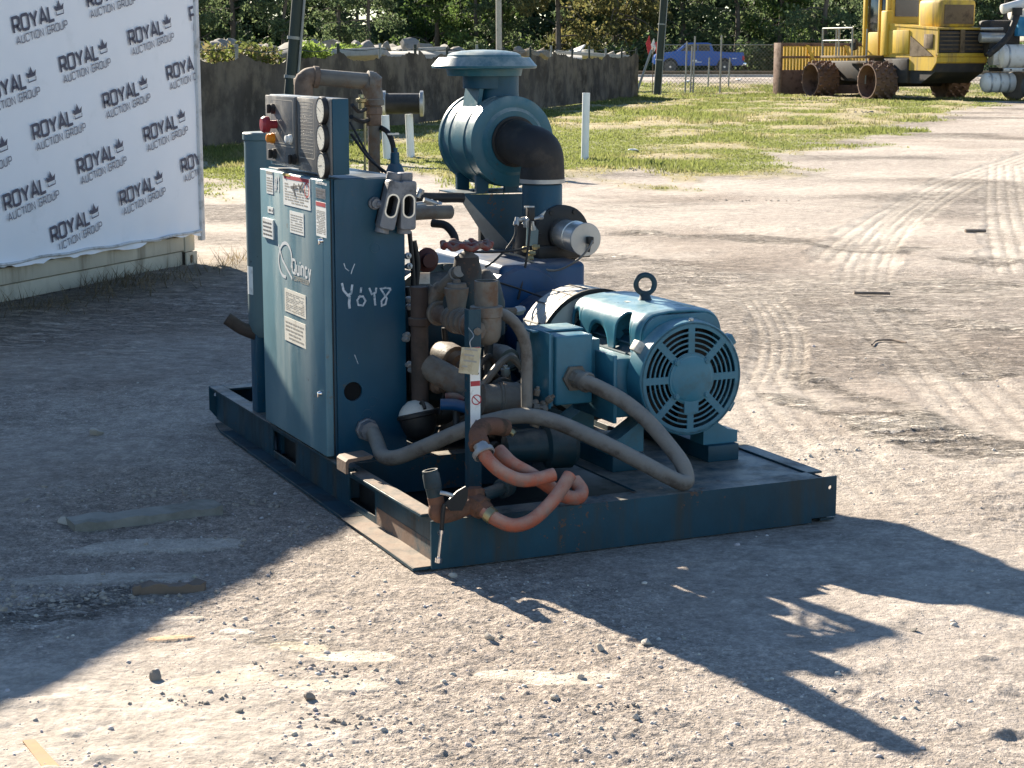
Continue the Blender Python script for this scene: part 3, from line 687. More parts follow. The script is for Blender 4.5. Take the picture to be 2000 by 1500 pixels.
box2(bm, (-.058, .014, .0092), (.029, .74, .0102)); box2(bm, (.0288, .014, .0105), (.0298, .60, .075)); obj('worn_sunlit_flange', bm, 'skid_rust', r0); bm = BM(); prism(bm, [(-.048, .75), (.029, .75), (.029, SL - .3), (-.024, SL - .3)], (0, 0, .0092), (1, 0, 0), (0, 1, 0), .001); obj('flange_face', bm, 'skid_dark', r0)  # rusty wear near the front, its pale band also paints sun on the rail
bm = BM(); box2(bm, (.004, .1, SH + .0002), (.062, .795, SH + .0012)); obj('worn_sunlit_top', bm, 'skid_rust', r0)  # rusty wear plus painted sunlight on the front part of the top flange
fe = cutplate('end_channel', [[(0, 0), (.0, SH), (SW, SH), (SW, .016), (1.50, .016), (1.50, 0)], circ(1.578, .125, .0085, 14), circ(.03, .125, .0085, 14)], (0, .004, 0), (1, 0, 0), (0, 0, 1), .008, 'skid_paint', AC)
bm = BM(); box2(bm, (.067, .0085, SH - .009), (SW - .067, .10, SH - .0005), bev=.0015, seg=1); box2(bm, (.07, .0085, .001), (1.46, .07, .009)); obj('front_flange', bm, 'skid_paint', fe)
ff = cutplate('end_channel', [[(0, .055), (.0, SH), (SW, SH), (SW, .055), (1.56, 0), (.045, 0)], circ(.03, .125, .0085, 14)], (0, SL - .004, 0), (1, 0, 0), (0, 0, 1), .008, 'skid_paint', AC)
bm = BM(); box2(bm, (.067, SL - .10, SH - .009), (SW - .067, SL - .0085, SH - .0005)); obj('rear_flange', bm, 'skid_paint', ff)
bm = BM(); box2(bm, (.066, .10, .012), (SW - .066, SL - .10, .018)); obj('drip_pan', bm, 'pan_shade_black', AC)
bm = BM(); box2(bm, (.84, .102, SH - .016), (SW - .067, 1.12, SH - .008), bev=.001, seg=1); obj('deck_plate', bm, 'skid_paint', AC)
for y in (.98, 1.84, 2.3):
    bm = BM(); box2(bm, (.061, y, .02), (.83 if y < 1 else SW - .061, y + .07, SH - .012)); obj('cross_member', bm, 'skid_paint', AC)
bm = BM(); box2(bm, (.067, 1.0, SH - .012), (.40, 1.82, SH - .001)); obj('cabinet_base', bm, 'skid_paint', AC)

# starter cabinet
CB = empty('cabinet', (0, 0, 0)); CB.parent = AC
CX, CY0, CY1, CZ0, CZ1 = .310, 1.012, 1.812, SH + .002, 1.234
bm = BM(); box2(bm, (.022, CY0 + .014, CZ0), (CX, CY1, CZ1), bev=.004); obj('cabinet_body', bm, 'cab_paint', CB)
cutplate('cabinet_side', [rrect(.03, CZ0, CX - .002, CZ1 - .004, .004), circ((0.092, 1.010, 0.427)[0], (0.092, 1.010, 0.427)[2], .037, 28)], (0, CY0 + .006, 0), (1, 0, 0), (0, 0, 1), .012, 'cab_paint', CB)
bm = BM(); c = (0.092, 1.010, 0.427); lathe(bm, (c[0], CY0 + .0135, c[2]), (0, -1, 0), [(0, .0), (0, .0365), (.001, .0365)], 24, cap1=False); obj('knockout_hole', bm, 'void', CB)
for u_ in ((0.188, 1.010, 0.969), (0.170, 1.010, 0.381), (0.148, 1.010, 0.333)):
    bm = BM(); lathe(bm, (u_[0], CY0 + .0005, u_[2]), (0, -1, 0), [(0, .021), (.0012, .0205), (.0012, .0175), (.0004, .017), (.0004, 0)], 24); obj('knockout', bm, 'cab_paint', CB)
DR = obj('door', box2(BM(), (-.016, CY0 + .004, CZ0 + .012), (.016, CY1 - .006, CZ1 - .004), bev=.006, seg=3), 'door_paint_sunlit', CB)
bm = BM(); box2(bm, (.0165, CY0 + .012, CZ0 + .01), (.0215, CY1 - .012, CZ1 - .008)); obj('door_gasket', bm, 'rubber', CB)
for u_ in ((-0.017, 1.019, 1.006), (-0.017, 1.064, 0.420)):
    bm = BM(); lathe(bm, (-.017, u_[1], u_[2]), (-1, 0, 0), [(0, .010), (.006, .010), (.014, .006), (.015, 0)], 14); box(bm, (-.030, u_[1], u_[2] - .004), (.010, .006, .022), bev=.002); obj('door_latch', bm, 'chrome', CB)

DX = -.0165                                               # door face; frame with u to the viewer's right (= -y), v up
FO, FU, FV = (DX, 0, 0), (0, -1, 0), (0, 0, 1)
def decal(name, quad, mt, thick=.0012, parent=None, rows=0, ink='ink_faint', head=None, x=DX):
    """paper label stuck on the door: corner pixels already turned into y, z; lines of print as thin ribbons"""
    (y0, z0), (y1, z1) = quad
    bm = BM(); box2(bm, (x - thick, min(y0, y1), min(z0, z1)), (x - .0001, max(y0, y1), max(z0, z1))); o = obj(name, bm, mt, parent or CB)
    h = abs(z1 - z0); wv = abs(y1 - y0); zt = max(z0, z1); yl = max(y0, y1)
    if rows:
        bm = BM(); rr = random.Random(int(h * 1e4))
        for k in range(rows):
            zz = zt - h * (.12 + .80 * (k + .5) / rows) - (h * .12 if head else 0) * (1 - k / rows)
            xx = .06
            while xx < .9:
                l = rr.uniform(.06, .22); e = min(.93, xx + l)
                if rr.random() < .86: ribbon(bm, [(-yl + wv * xx, zz), (-yl + wv * e, zz)], h * .36 / rows, (x - thick - .0005, 0, 0), FU, FV)
                xx = e + .03
        obj('print_lines', bm, ink, o)
    if head:
        bm = BM(); box2(bm, (x - thick - .0008, yl - wv * .96, zt - h * .13), (x - thick - .0001, yl - wv * .04, zt - h * .015)); obj('label_heading', bm, head, o)
    return o
def yz(p): return (p[1], p[2])
decal('warning_sheet', (yz((-0.017, 1.487, 1.225)), yz((-0.017, 1.151, 1.106))), 'paper_white', rows=8, head='ink_red')
bm = BM()
for pts in ([(-0.019, 1.339, 1.198), (-0.019, 1.353, 1.173), (-0.019, 1.330, 1.147)], [(-0.019, 1.288, 1.197), (-0.019, 1.270, 1.187), (-0.019, 1.233, 1.174)], [(-0.019, 1.385, 1.179), (-0.019, 1.308, 1.184)], [(-0.019, 1.231, 1.205), (-0.019, 1.283, 1.174)]):
    ribbon(bm, [(-p[1], p[2]) for p in pts], .012, (-.0195, 0, 0), FU, FV)
obj('pictogram', bm, 'ink', CB)
bm = BM(); ribbon(bm, [(p[0] - (-0.019, 1.189, 1.181)[1], p[1] + (-0.019, 1.189, 1.181)[2]) for p in circ(0, 0, .026, 20)], .006, (-.0195, 0, 0), FU, FV, closed=True); obj('prohibition_ring', bm, 'ink_red', CB)
decal('yellow_heading', (yz((-0.017, 1.486, 1.229)), yz((-0.017, 1.395, 1.220))), 'ink_yellow', thick=.003)
decal('inspection_sheet', (yz((-0.017, 1.411, 1.088)), yz((-0.017, 1.238, 1.003))), 'paper_white', rows=7)
decal('small_notice', (yz((-0.017, 1.711, 1.226)), yz((-0.017, 1.622, 1.135))), 'paper_white', rows=6, head='ink_faint')
decal('red_header_label', (yz((-0.017, 1.088, 1.149)), yz((-0.017, 0.971, 1.019))), 'paper_white', rows=14, head='ink_red')
decal('grey_plate', (yz((-0.017, 1.085, 1.199)), yz((-0.017, 0.975, 1.161))), 'cast_alu', rows=3, ink='ink')
decal('pale_strip', (yz((-0.017, 1.084, 1.222)), yz((-0.017, 0.960, 1.213))), 'paper_white', rows=2)
decal('square_sticker', (yz((-0.017, 1.702, 1.082)), yz((-0.017, 1.628, 1.057))), 'paper_white', rows=1, ink='ink')
decal('notice_plate', (yz((-0.017, 1.762, 1.033)), yz((-0.017, 1.622, 0.954))), 'paper_white', thick=.006, rows=4, ink='ink')
decal('wiring_sheet', (yz((-0.017, 1.499, 0.773)), yz((-0.017, 1.233, 0.681))), 'paper', rows=11, ink='ink_faint')
decal('data_sheet', (yz((-0.017, 1.507, 0.659)), yz((-0.017, 1.240, 0.564))), 'paper', rows=5, ink='ink_faint', thick=.0018)
bm = BM()
def y_z(u_): return (-u_[1], u_[2])
cen = y_z((-0.018, 1.483, 0.886))
ribbon(bm, [(cen[0] + .085 * math.cos(a) + .012 * math.sin(a), cen[1] + .068 * math.sin(a)) for a in np.linspace(-.35, 4.9, 40)], .013, (DX - .0008, 0, 0), FU, FV)
ribbon(bm, [y_z((-0.018, 1.567, 0.939)), y_z((-0.018, 1.517, 0.882)), y_z((-0.018, 1.395, 0.820))], .012, (DX - .0009, 0, 0), FU, FV)
o_ = (-0.018, 1.393, 0.846)
text(bm, 'Quincy', .052, .0105, (DX - .0008, o_[1], o_[2]), FU, FV, gap=.2)
obj('maker_logo', bm, 'white_paint', CB)
bm = BM(); o_ = (-0.018, 1.376, 0.818); text(bm, 'COMPRESSOR', .017, .004, (DX - .0008, o_[1], o_[2]), FU, FV, gap=.35); obj('maker_subline', bm, 'ink_faint', CB)
bm = BM(); o_ = (-0.018, 1.612, 1.150); text(bm, '#1', .06, .011, (DX - .0008, o_[1], o_[2]), FU, FV, lean=.1); obj('painted_number', bm, 'white_paint', CB)
# chalked number on the side of the cabinet
FS = ((0, CY0 - .0008, 0), (1, 0, 0), (0, 0, 1))
def xz(p): return (p[0], p[2])
for pts, w_ in (([(0.054, 1.011, 0.844), (0.060, 1.011, 0.816), (0.076, 1.011, 0.796), (0.090, 1.011, 0.803), (0.095, 1.011, 0.836)], .0085), ([(0.084, 1.011, 0.795), (0.081, 1.011, 0.766), (0.083, 1.011, 0.745)], .010),
                ([(0.131, 1.011, 0.824), (0.127, 1.011, 0.803)], .008), ([(0.127, 1.011, 0.793), (0.114, 1.011, 0.776), (0.118, 1.011, 0.757), (0.136, 1.011, 0.754), (0.147, 1.011, 0.771), (0.137, 1.011, 0.789), (0.118, 1.011, 0.788)], .007),
                ([(0.162, 1.011, 0.820), (0.172, 1.011, 0.796), (0.188, 1.011, 0.801), (0.191, 1.011, 0.819)], .0075), ([(0.182, 1.011, 0.796), (0.186, 1.011, 0.751)], .008),
                ([(0.250, 1.011, 0.812), (0.230, 1.011, 0.817), (0.209, 1.011, 0.814), (0.221, 1.011, 0.794), (0.233, 1.011, 0.776), (0.227, 1.011, 0.754), (0.212, 1.011, 0.749), (0.211, 1.011, 0.767), (0.234, 1.011, 0.791), (0.250, 1.011, 0.810)], .007),
                ([(0.063, 1.011, 0.918), (0.069, 1.011, 0.899), (0.083, 1.011, 0.888)], .0035), ([(0.106, 1.011, 0.914), (0.095, 1.011, 0.890), (0.091, 1.011, 0.876)], .0035), ([(0.100, 1.011, 0.568), (0.114, 1.011, 0.531)], .003)):
    bm = BM(); ribbon(bm, [xz(p) for p in pts], w_, *FS); obj('chalk_stroke', bm, 'chalk', CB)

# control panel on top
CP = empty('control_panel', (0, 0, 0)); CP.parent = AC
BX = (0.070, 0.945, 1.385)[0]
bm = BM(); box2(bm, (.006, .948, 1.252), (BX, 1.722, 1.530), bev=.004); obj('panel_box', bm, 'cab_paint', CP)
bm = BM(); box2(bm, (-.004, .950, 1.250), (.0055, 1.332, 1.526), bev=.002); obj('gauge_plate', bm, 'panel_black', CP)
bm = BM(); box2(bm, (-.012, 1.342, 1.268), (.0055, 1.720, 1.527), bev=.003); obj('switch_plate', bm, 'panel_black', CP)
bm = BM(); ribbon(bm, [(-p[0], p[1]) for p in rrect(1.132, 1.300, 1.315, 1.512, .012)], .004, (-.0045, 0, 0), FU, FV, closed=True); ribbon(bm, [(-p[0], p[1]) for p in rrect(1.362, 1.345, 1.645, 1.512, .01)], .003, (-.0125, 0, 0), FU, FV, closed=True); ribbon(bm, [(-1.70, 1.335), (-1.36, 1.335)], .003, (-.0125, 0, 0), FU, FV)
obj('panel_border', bm, 'ink_faint', CP)
bm = BM(); rr = random.Random(3)
for k in range(15):
    z = 1.50 - k * .0128; x = .02
    while x < .92:
        e = min(.95, x + rr.uniform(.08, .3)); ribbon(bm, [(-1.305 + .165 * x, z), (-1.305 + .165 * e, z)], .0026, (-.0045, 0, 0), FU, FV); x = e + .03
for k in range(5): ribbon(bm, [(-1.29 + .02 * k, 1.279), (-1.28 + .02 * k, 1.279)], .006, (-.0045, 0, 0), FU, FV)
obj('panel_print', bm, 'ink_faint', CP)
for p in ((-0.004, 1.007, 1.485), (-0.004, 1.006, 1.386), (-0.004, 1.006, 1.285)):
    bm = BM(); lathe(bm, (-.0045, p[1], p[2]), (-1, 0, 0), [(0, .052), (.012, .052), (.018, .049), (.018, .044), (.013, .042)], 32, cap1=False); g = obj('gauge', bm, 'black', CP)
    bm = BM(); lathe(bm, (-.0045, p[1], p[2]), (-1, 0, 0), [(.012, .0435), (.0172, .0425), (.0176, 0)], 32, cap0=False); obj('gauge_glass', bm, 'gauge_face', g); bm = BM(); aa = RNG.uniform(2.2, 3.9); ribbon(bm, [(-p[1] - .008 * math.cos(aa), p[2] - .008 * math.sin(aa)), (-p[1] + .03 * math.cos(aa), p[2] + .03 * math.sin(aa))], .003, (-.0228, 0, 0), FU, FV); [ribbon(bm, [(-p[1] + .031 * math.cos(t_), p[2] + .031 * math.sin(t_)), (-p[1] + .037 * math.cos(t_), p[2] + .037 * math.sin(t_))], .002, (-.0224, 0, 0), FU, FV) for t_ in np.linspace(-.8, 3.94, 13)]; q_ = obj('dial_marks', bm, 'ink', g); q_['kind'] = 'stuff'
p = (-0.012, 1.575, 1.415); bm = BM(); lathe(bm, (-.012, p[1], p[2]), (-1, 0, 0), [(0, .016), (.030, .016), (.032, .031), (.052, .033), (.062, .026), (.064, 0)], 24); obj('emergency_stop_button', bm, 'estop', CP)
p = (-0.012, 1.614, 1.359); bm = BM(); lathe(bm, (-.012, p[1], p[2]), (-1, 0, 0), [(0, .021), (.012, .021), (.013, .018), (.028, .017), (.031, .011), (.032, 0)], 20); obj('indicator_lamp', bm, 'amber', CP)
p = (-0.012, 1.388, 1.365); bm = BM(); lathe(bm, (-.012, p[1], p[2]), (-1, 0, 0), [(0, .018), (.010, .018), (.012, .014), (.024, .014), (.026, 0)], 20); obj('push_button', bm, 'paper_white', CP)
for u_ in ((-0.012, 1.605, 1.476), (-0.012, 1.598, 1.299), (-0.012, 1.342, 1.290)):
    bm = BM(); lathe(bm, (-.012, u_[1], u_[2]), (-1, 0, 0), [(0, .021), (.010, .021), (.012, .016), (.016, .016), (.016, 0)], 20); box(bm, (-.034, u_[1], u_[2]), (.014, .011, .036), bev=.003); obj('selector_switch', bm, 'black', CP)

# tall cylinder behind the cabinet
VT = (0.095, 2.070, 0.838); VX, VY = VT[0], 2.07
bm = BM(); zt = (0.042, 2.000, 1.369)[2]
lathe(bm, (VX, VY, .52), (0, 0, 1), [(-.03, .04), (-.025, .07), (0, .088), (.03, .093), (zt - .56, .093), (zt - .555, .099), (zt - .53, .099), (zt - .525, .094), (zt - .52, .0)], 40)
VO = obj('upright_cylinder', bm, 'cylinder_paint', AC)
bm = BM(); r_ = .0945
vs = [[bm.verts.new((VX + r_ * math.cos(a), VY + r_ * math.sin(a), z)) for z in (.68, .80)] for a in np.linspace(math.radians(176), math.radians(206), 6)]
for A_, B_ in zip(vs, vs[1:]): bm.faces.new((A_[0], B_[0], B_[1], A_[1]))
obj('white_sticker', bm, 'paper_white', VO, recalc=False)
bm = BM(); box2(bm, (VX - .075, VY - .03, SH - .002), (VX + .03, VY + .05, .56), bev=.004); obj('cylinder_bracket', bm, 'cab_paint', VO)
bm = BM(); q0 = V((VX - .05, VY, .50)); tube(bm, [q0, q0 + V((-.07, .02, .03)), q0 + V((-.13, .04, .075))], .028, n=14, k=3, hollow=.75); obj('pipe_stub', bm, 'pipe_dark', VO)
bm = BM(); box2(bm, (.07, 2.0, SH + .001), (.22, 2.2, SH + .03), bev=.003); obj('mounting_pad', bm, 'skid_paint', VO)

# discharge pipe across the top, behind the cabinet
def elbow(bm, pts, r, n=18): tube(bm, pts, r, n=n, k=8)
YP = 1.87
pa, pb = V((0.253, 1.900, 1.595)), V((0.504, 1.870, 1.573))
bm = BM(); cyl(bm, pa, pb, .0345, n=24); DP = obj('discharge_pipe', bm, 'pipe_iron', AC)
zz = pb.z; xr = (0.506, 1.870, 1.274)[0]
bm = BM(); d_ = (pb - pa).normalized(); c0 = V((xr, YP, zz - .075))
tube(bm, [pb - d_ * .02, pb + d_ * .004, V((xr - .012, YP, zz - .016)), V((xr, YP, zz - .05)), V((xr, YP, zz - .085))], .041, n=22, k=6)
lathe(bm, pb - d_ * .024, d_, [(0, .041), (.002, .0455), (.022, .0455), (.026, .041)], 22); lathe(bm, (xr, YP, zz - .07), (0, 0, -1), [(0, .041), (.003, .0455), (.026, .0455), (.028, .038)], 22)
obj('pipe_elbow', bm, 'pipe_iron', DP)
bm = BM(); cyl(bm, (xr, YP, zz - .09), (xr, YP, .9), .0255, n=24); obj('riser', bm, 'pipe_iron', DP)
bm = BM(); zc = (0.518, 1.870, 1.441)[2]; lathe(bm, (xr, YP, zc - .05), (0, 0, 1), [(0, .028), (.01, .035), (.045, .035), (.05, .040), (.075, .040), (.08, .034), (.13, .034)], 8); obj('pipe_union', bm, 'pipe_rust', DP)
bm = BM(); tube(bm, [pa + d_ * .02, pa - d_ * .006, pa - d_ * .03 + V((0, 0, -.012)), pa - d_ * .042 + V((0, 0, -.05)), pa - d_ * .042 + V((0, 0, -.30))], .040, n=20, k=6); lathe(bm, pa - d_ * .002, d_, [(0, .04), (.002, .0455), (.022, .0455), (.026, .038)], 22); obj('pipe_elbow', bm, 'pipe_rust', DP)
bm = BM(); q = V((0.206, 1.920, 1.595)); cyl(bm, q, q + V((.03, -.02, 0)), .018, n=10); cyl(bm, q + V((-.012, 0, .012)), q + V((-.012, 0, -.17)), .013, n=8); box(bm, q + V((-.012, 0, -.02)), (.034, .034, .03), bev=.004); obj('relief_valve', bm, 'pipe_rust', DP)
for u0, v0, u1, v1, r_, mt_ in ((713, 217, 713, 335, .006, 'brass'), (690, 205, 712, 214, .008, 'black'), (690, 225, 730, 228, .010, 'black'), (686, 240, 745, 335, .005, 'black'), (688, 265, 752, 338, .006, 'black')):
    bm = BM(); p0 = V(((-1.071, 1.500, 1.883))); 
    from_ = {(713, 217): ((0.453, 1.830, 1.454), (0.449, 1.830, 1.196)), (690, 205): ((0.351, 1.700, 1.484), (0.456, 1.830, 1.462)), (690, 225): ((0.346, 1.700, 1.436), (0.517, 1.900, 1.427)), (686, 240): ((0.305, 1.600, 1.419), (0.406, 1.500, 1.219)), (688, 265): ((0.309, 1.600, 1.370), (0.405, 1.450, 1.219))}[(u0, v0)]
    a, b = map(V, from_); tube(bm, [a, (a + b) / 2 + V((0, 0, -.02)), b], r_, n=8, k=5); obj('small_tube', bm, mt_, DP)
bm = BM(); q = V((0.438, 1.830, 1.492)); lathe(bm, q, (0, 0, 1), [(-.03, .012), (-.005, .014), (0, .022), (.012, .024), (.016, .012), (.03, .011), (.034, 0)], 14); obj('drain_cock', bm, 'brass', DP)

# cone-shaped fitting behind the cabinet
bm = BM(); q = V((0.554, 1.750, 1.168)); lathe(bm, q + V((0, 0, -.1)), (0, 0, 1), [(0, .075), (.10, .052), (.165, .028), (.17, .02), (.215, .018), (.218, .012), (.235, .012)], 20); VC = obj('blow_down_valve', bm, 'filter_blue', AC)
bm = BM(); tube(bm, [(0.535, 1.880, 1.385), (0.541, 1.800, 1.366), (0.548, 1.760, 1.321), (0.549, 1.750, 1.279)], .011, n=10); obj('valve_hose', bm, 'rubber', VC)
bm = BM(); q2 = V((0.547, 1.750, 1.360)); box(bm, q2, (.05, .012, .008)); obj('valve_handle', bm, 'galv', VC)

# conduit bodies on the cabinet corner
def conduit_body(px0, px1, name='conduit_body'):
    a, b = V(px0), V(px1); d = (b - a); l = d.length; v_ = d.normalized(); u_ = V((0, -1, 0)).cross(v_).normalized() * -1
    if u_.x < 0: u_ = -u_
    o = a
    w2 = .031
    out = rrect(-w2, 0, w2, l, .012); hole = rrect(-.019, .05, .019, l - .055, .0188, 8)
    c = cutplate(name, [out, hole], o + V((0, -.022, 0)), u_, v_, .05, 'cast_alu', AC, bev=.004)
    bm = BM(); prism(bm, rrect(-w2 + .003, .01, w2 - .003, l - .01, .01), o + V((0, .022, 0)), u_, v_, .012); obj('conduit_back', bm, 'void', c)
    bm = BM(); ribbon(bm, rrect(-.022, .047, .022, l - .052, .0218, 8), .006, o + V((0, -.0478, 0)), u_, v_, closed=True); obj('cover_rim', bm, 'alu', c)
    bm = BM(); lathe(bm, o + v_ * (l - .004), v_, [(0, .026), (.006, .029), (.03, .029), (.033, .024)], 16); obj('conduit_hub', bm, 'cast_alu', c); bm = BM(); lathe(bm, o + v_ * .004, -v_, [(0, .026), (.02, .027), (.022, .02)], 16); obj('conduit_hub', bm, 'cast_alu', c)
    return c
conduit_body((0.209, 0.985, 1.045), (0.254, 0.985, 1.224)); conduit_body((0.295, 0.985, 1.040), (0.301, 0.985, 1.223))
bm = BM(); q = (0.185, 1.000, 1.139); lathe(bm, (q[0], 1.008, q[2]), (0, -1, 0), [(0, .024), (.012, .024), (.013, .018), (.03, .018)], 16); cyl(bm, (q[0], .985, q[2]), (0.220, 0.985, 1.133), .014, n=12); obj('conduit_nut', bm, 'cast_alu', CB)

# ------------------------------------------------------------------ motor
MO = empty('electric_motor', (0, 0, 0)); MO.parent = AC
MXC, MZC, MY0 = 1.172, .508, .33
FR = .214
loops = [circ(0, 0, FR - .004, 64)]
for s in range(8):
    for k in range(5):
        r0, r1 = .098 + k * .0195, .0985 + k * .0195 + .0125
        g0, g1 = .0135 / r0, .0135 / r1
        a0, a1 = s * PI / 4, (s + 1) * PI / 4
        n = 9
        loops.append(circ(0, 0, r1, n, a0 + g1, a1 - g1) + circ(0, 0, r0, n, a0 + g0, a1 - g0)[::-1])
fc = cutplate('fan_cover', loops, (MXC, MY0, MZC), (1, 0, 0), (0, 0, 1), .007, 'motor_paint', MO, bev=.001)
bm = BM(); lathe(bm, (MXC, MY0 - .0035, MZC), (0, 1, 0), [(.0, FR - .012), (.0, FR - .004), (.004, FR), (.03, FR + .003), (.095, FR + .005), (.095, FR - .004), (.02, FR - .008)], 64, cap0=False, cap1=False); obj('cover_rim', bm, 'motor_paint', fc)
bm = BM(); lathe(bm, (MXC, MY0 - .004, MZC), (0, -1, 0), [(0, .094), (.004, .093), (.0045, .086), (.006, .084), (.008, .080), (.009, 0)], 40); prism(bm, rrect(-.030, -.128, .030, -.07, .004), (MXC, MY0 - .0045, MZC), (1, 0, 0), (0, 0, 1), .0045); obj('hub_plate', bm, 'motor_paint', fc)
for a in (45, 135, 225, 315):
    bm = BM(); c = V((MXC + .089 * math.cos(math.radians(a)), MY0 - .003, MZC + .089 * math.sin(math.radians(a)))); lathe(bm, c, (0, -1, 0), [(0, .0125), (.008, .0125), (.009, .009), (.013, .0085), (.013, 0)], 6 * 2); obj('cover_bolt', bm, 'motor_paint', fc)
for a in (0, 90, 180, 270):
    pass
bm = BM(); box(bm, (MXC, MY0 + .004, MZC + FR + .006), (.014, .012, .012), bev=.002); obj('grease_fitting', bm, 'galv', fc)
for sx, sz in ((-1, 1), (1, 1), (-1, -1), (1, -1)):
    bm = BM(); box(bm, (MXC + sx * .185, MY0 + .058, MZC + sz * .118), (.055, .045, .042), rot=Matrix.Rotation(-sx * sz * .55, 3, 'Y'), bev=.006); obj('mounting_lug', bm, 'motor_paint' if sx > 0 else 'guard', fc)  # left lugs get a paler colour in place of sunlight
for k in range(6):                                        # fan blades seen through the slots
    a = k * PI / 3 + .3; c, s = math.cos(a), math.sin(a)
    bm = BM(); poly3(bm, [(MXC + c * .05, MY0 + .03, MZC + s * .05), (MXC + c * .18, MY0 + .025, MZC + s * .18), (MXC + c * .18 - s * .02, MY0 + .085, MZC + s * .18 + c * .02), (MXC + c * .05 - s * .02, MY0 + .085, MZC + s * .05 + c * .02)], (s * .004, 0, -c * .004)); obj('fan_blade', bm, 'black', fc)
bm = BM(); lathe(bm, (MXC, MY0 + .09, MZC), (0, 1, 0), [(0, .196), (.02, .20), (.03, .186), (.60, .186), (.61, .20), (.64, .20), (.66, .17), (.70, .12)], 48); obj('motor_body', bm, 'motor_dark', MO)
bm = BM(); lathe(bm, (MXC, MY0 + .0865, MZC), (0, 1, 0), [(0, .05), (0, .2125), (.003, .2125), (.003, .05)], 48, cap0=False, cap1=False); obj('back_plate', bm, 'black', MO)
# ribs along the frame
bm = BM()
for a in range(0, 360, 12):
    if 48 < a < 132: continue
    c, s = math.cos(math.radians(a)), math.sin(math.radians(a))
    box(bm, (MXC + c * .193, MY0 + .42, MZC + s * .193), (.018, .50, .006), rot=Matrix.Rotation(-math.radians(a), 3, 'Y'))
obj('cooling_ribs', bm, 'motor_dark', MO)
# canopy: one pressed sheet, arched over the frame, its lower edge scooped into openings between the legs
HW, ZT, RC = .180, .752, .080
arch = [(-HW, .54)] + [(-HW, ZT - RC)] + circ(-HW + RC, ZT - RC, RC, 9, PI, PI / 2)[1:] + [(-.05, ZT + .006), (.05, ZT + .006)] + circ(HW - RC, ZT - RC, RC, 9, PI / 2, 0) + [(HW, .54)]
def lower_edge(y):
    t = y - MY0; best = .575
    for c, w, top in ((.205, .068, .738), (.405, .085, .672), (.59, .04, .70)):
        q = abs(t - c) / w
        if q < 1: best = max(best, .575 + (top - .575) * (1 - q ** 2.6) ** .5)
    return best
def half_trim(y, n=16):
    zb = lower_edge(y); mid = len(arch) // 2; L_ = [V((p[0], p[1])) for p in arch]
    out = []
    for part in (L_[:mid + 1], L_[::-1][:len(L_) - mid]):
        pts = list(part)
        while len(pts) > 2 and pts[1].y < zb: pts.pop(0)
        if pts[0].y < zb: pts[0] = pts[0].lerp(pts[1], (zb - pts[0].y) / max(1e-6, pts[1].y - pts[0].y))
        d = [0]
        for p, q in zip(pts, pts[1:]): d.append(d[-1] + (q - p).length)
        r = []
        for k in range(n):
            s_ = d[-1] * k / (n - 1); j = max(i for i in range(len(d)) if d[i] <= s_ + 1e-9); j = min(j, len(pts) - 2)
            r.append(pts[j].lerp(pts[j + 1], (s_ - d[j]) / max(1e-9, d[j + 1] - d[j])))
        out.append(r)
    return out[0] + out[1][::-1][1:]
bm = BM(); rings = []
for y in np.linspace(MY0 + .078, MY0 + .668, 90):
    t = (y - MY0 - .078) / .59; g = 1 - .05 * max(0, (.04 - t) / .04) - .10 * max(0, (t - .93) / .07)
    rings.append([bm.verts.new((MXC + p.x * g, y, ZT + (p.y - ZT) * 1.0 - (1 - g) * .12)) for p in half_trim(y)])
for A_, B_ in zip(rings, rings[1:]):
    for q in range(len(A_) - 1): bm.faces.new((A_[q], B_[q], B_[q + 1], A_[q + 1]))
cn = obj('canopy', bm, 'motor_paint', MO, recalc=True, ang=60)
so_ = cn.modifiers.new('thick', 'SOLIDIFY'); so_.thickness = .009; so_.offset = -1
for c in (.30, .515):
    bm = BM(); prism(bm, [(x * .90, z - .008) for x, z in arch], (MXC, MY0 + c, 0), (1, 0, 0), (0, 0, 1), .012); obj('canopy_rib', bm, 'motor_paint', MO)
# front arch of the canopy standing over the fan cover
bm = BM()
fa = [(-.165, .60), (-.165, .665)] + circ(-.165 + .08, .66, .08, 8, PI, PI / 2)[1:] + circ(.165 - .08, .66, .08, 8, PI / 2, 0) + [(.165, .60)]
ia = [(x * .86, .585 + (z - .585) * .80) for x, z in fa]
prism(bm, [(x, z) for x, z in fa] + ia[::-1], (MXC, MY0 + .088, 0), (1, 0, 0), (0, 0, 1), .022); obj('canopy_lip', bm, 'motor_paint', MO)
bm = BM(); c = V((MXC, MY0 + .36, ZT)); lathe(bm, c + V((0, 0, -.01)), (0, 0, 1), [(0, .034), (.012, .034), (.02, .024), (.034, .02), (.04, .016)], 20)
tube(bm, [c + V((.036 * math.cos(a) * .92, -.036 * math.cos(a) * .39, .066 + .036 * math.sin(a))) for a in np.linspace(0, 2 * PI, 25)[:-1]], .0105, n=12, k=0, closed=True); obj('eye_bolt', bm, 'motor_dark', MO)
bm = BM(); poly3(bm, [(MXC + .01, MY0 + .13, ZT + .0035), (MXC + .07, MY0 + .13, ZT + .0035), (MXC + .055, MY0 + .19, ZT + .0045), (MXC + .0, MY0 + .19, ZT + .0045)], (0, 0, .001)); obj('yellow_sticker', bm, 'sticker_yellow', MO)
bm = BM(); box(bm, (MXC - .06, MY0 + .36, ZT + .0035), (.05, .028, .001)); obj('small_tag', bm, 'guard', MO)
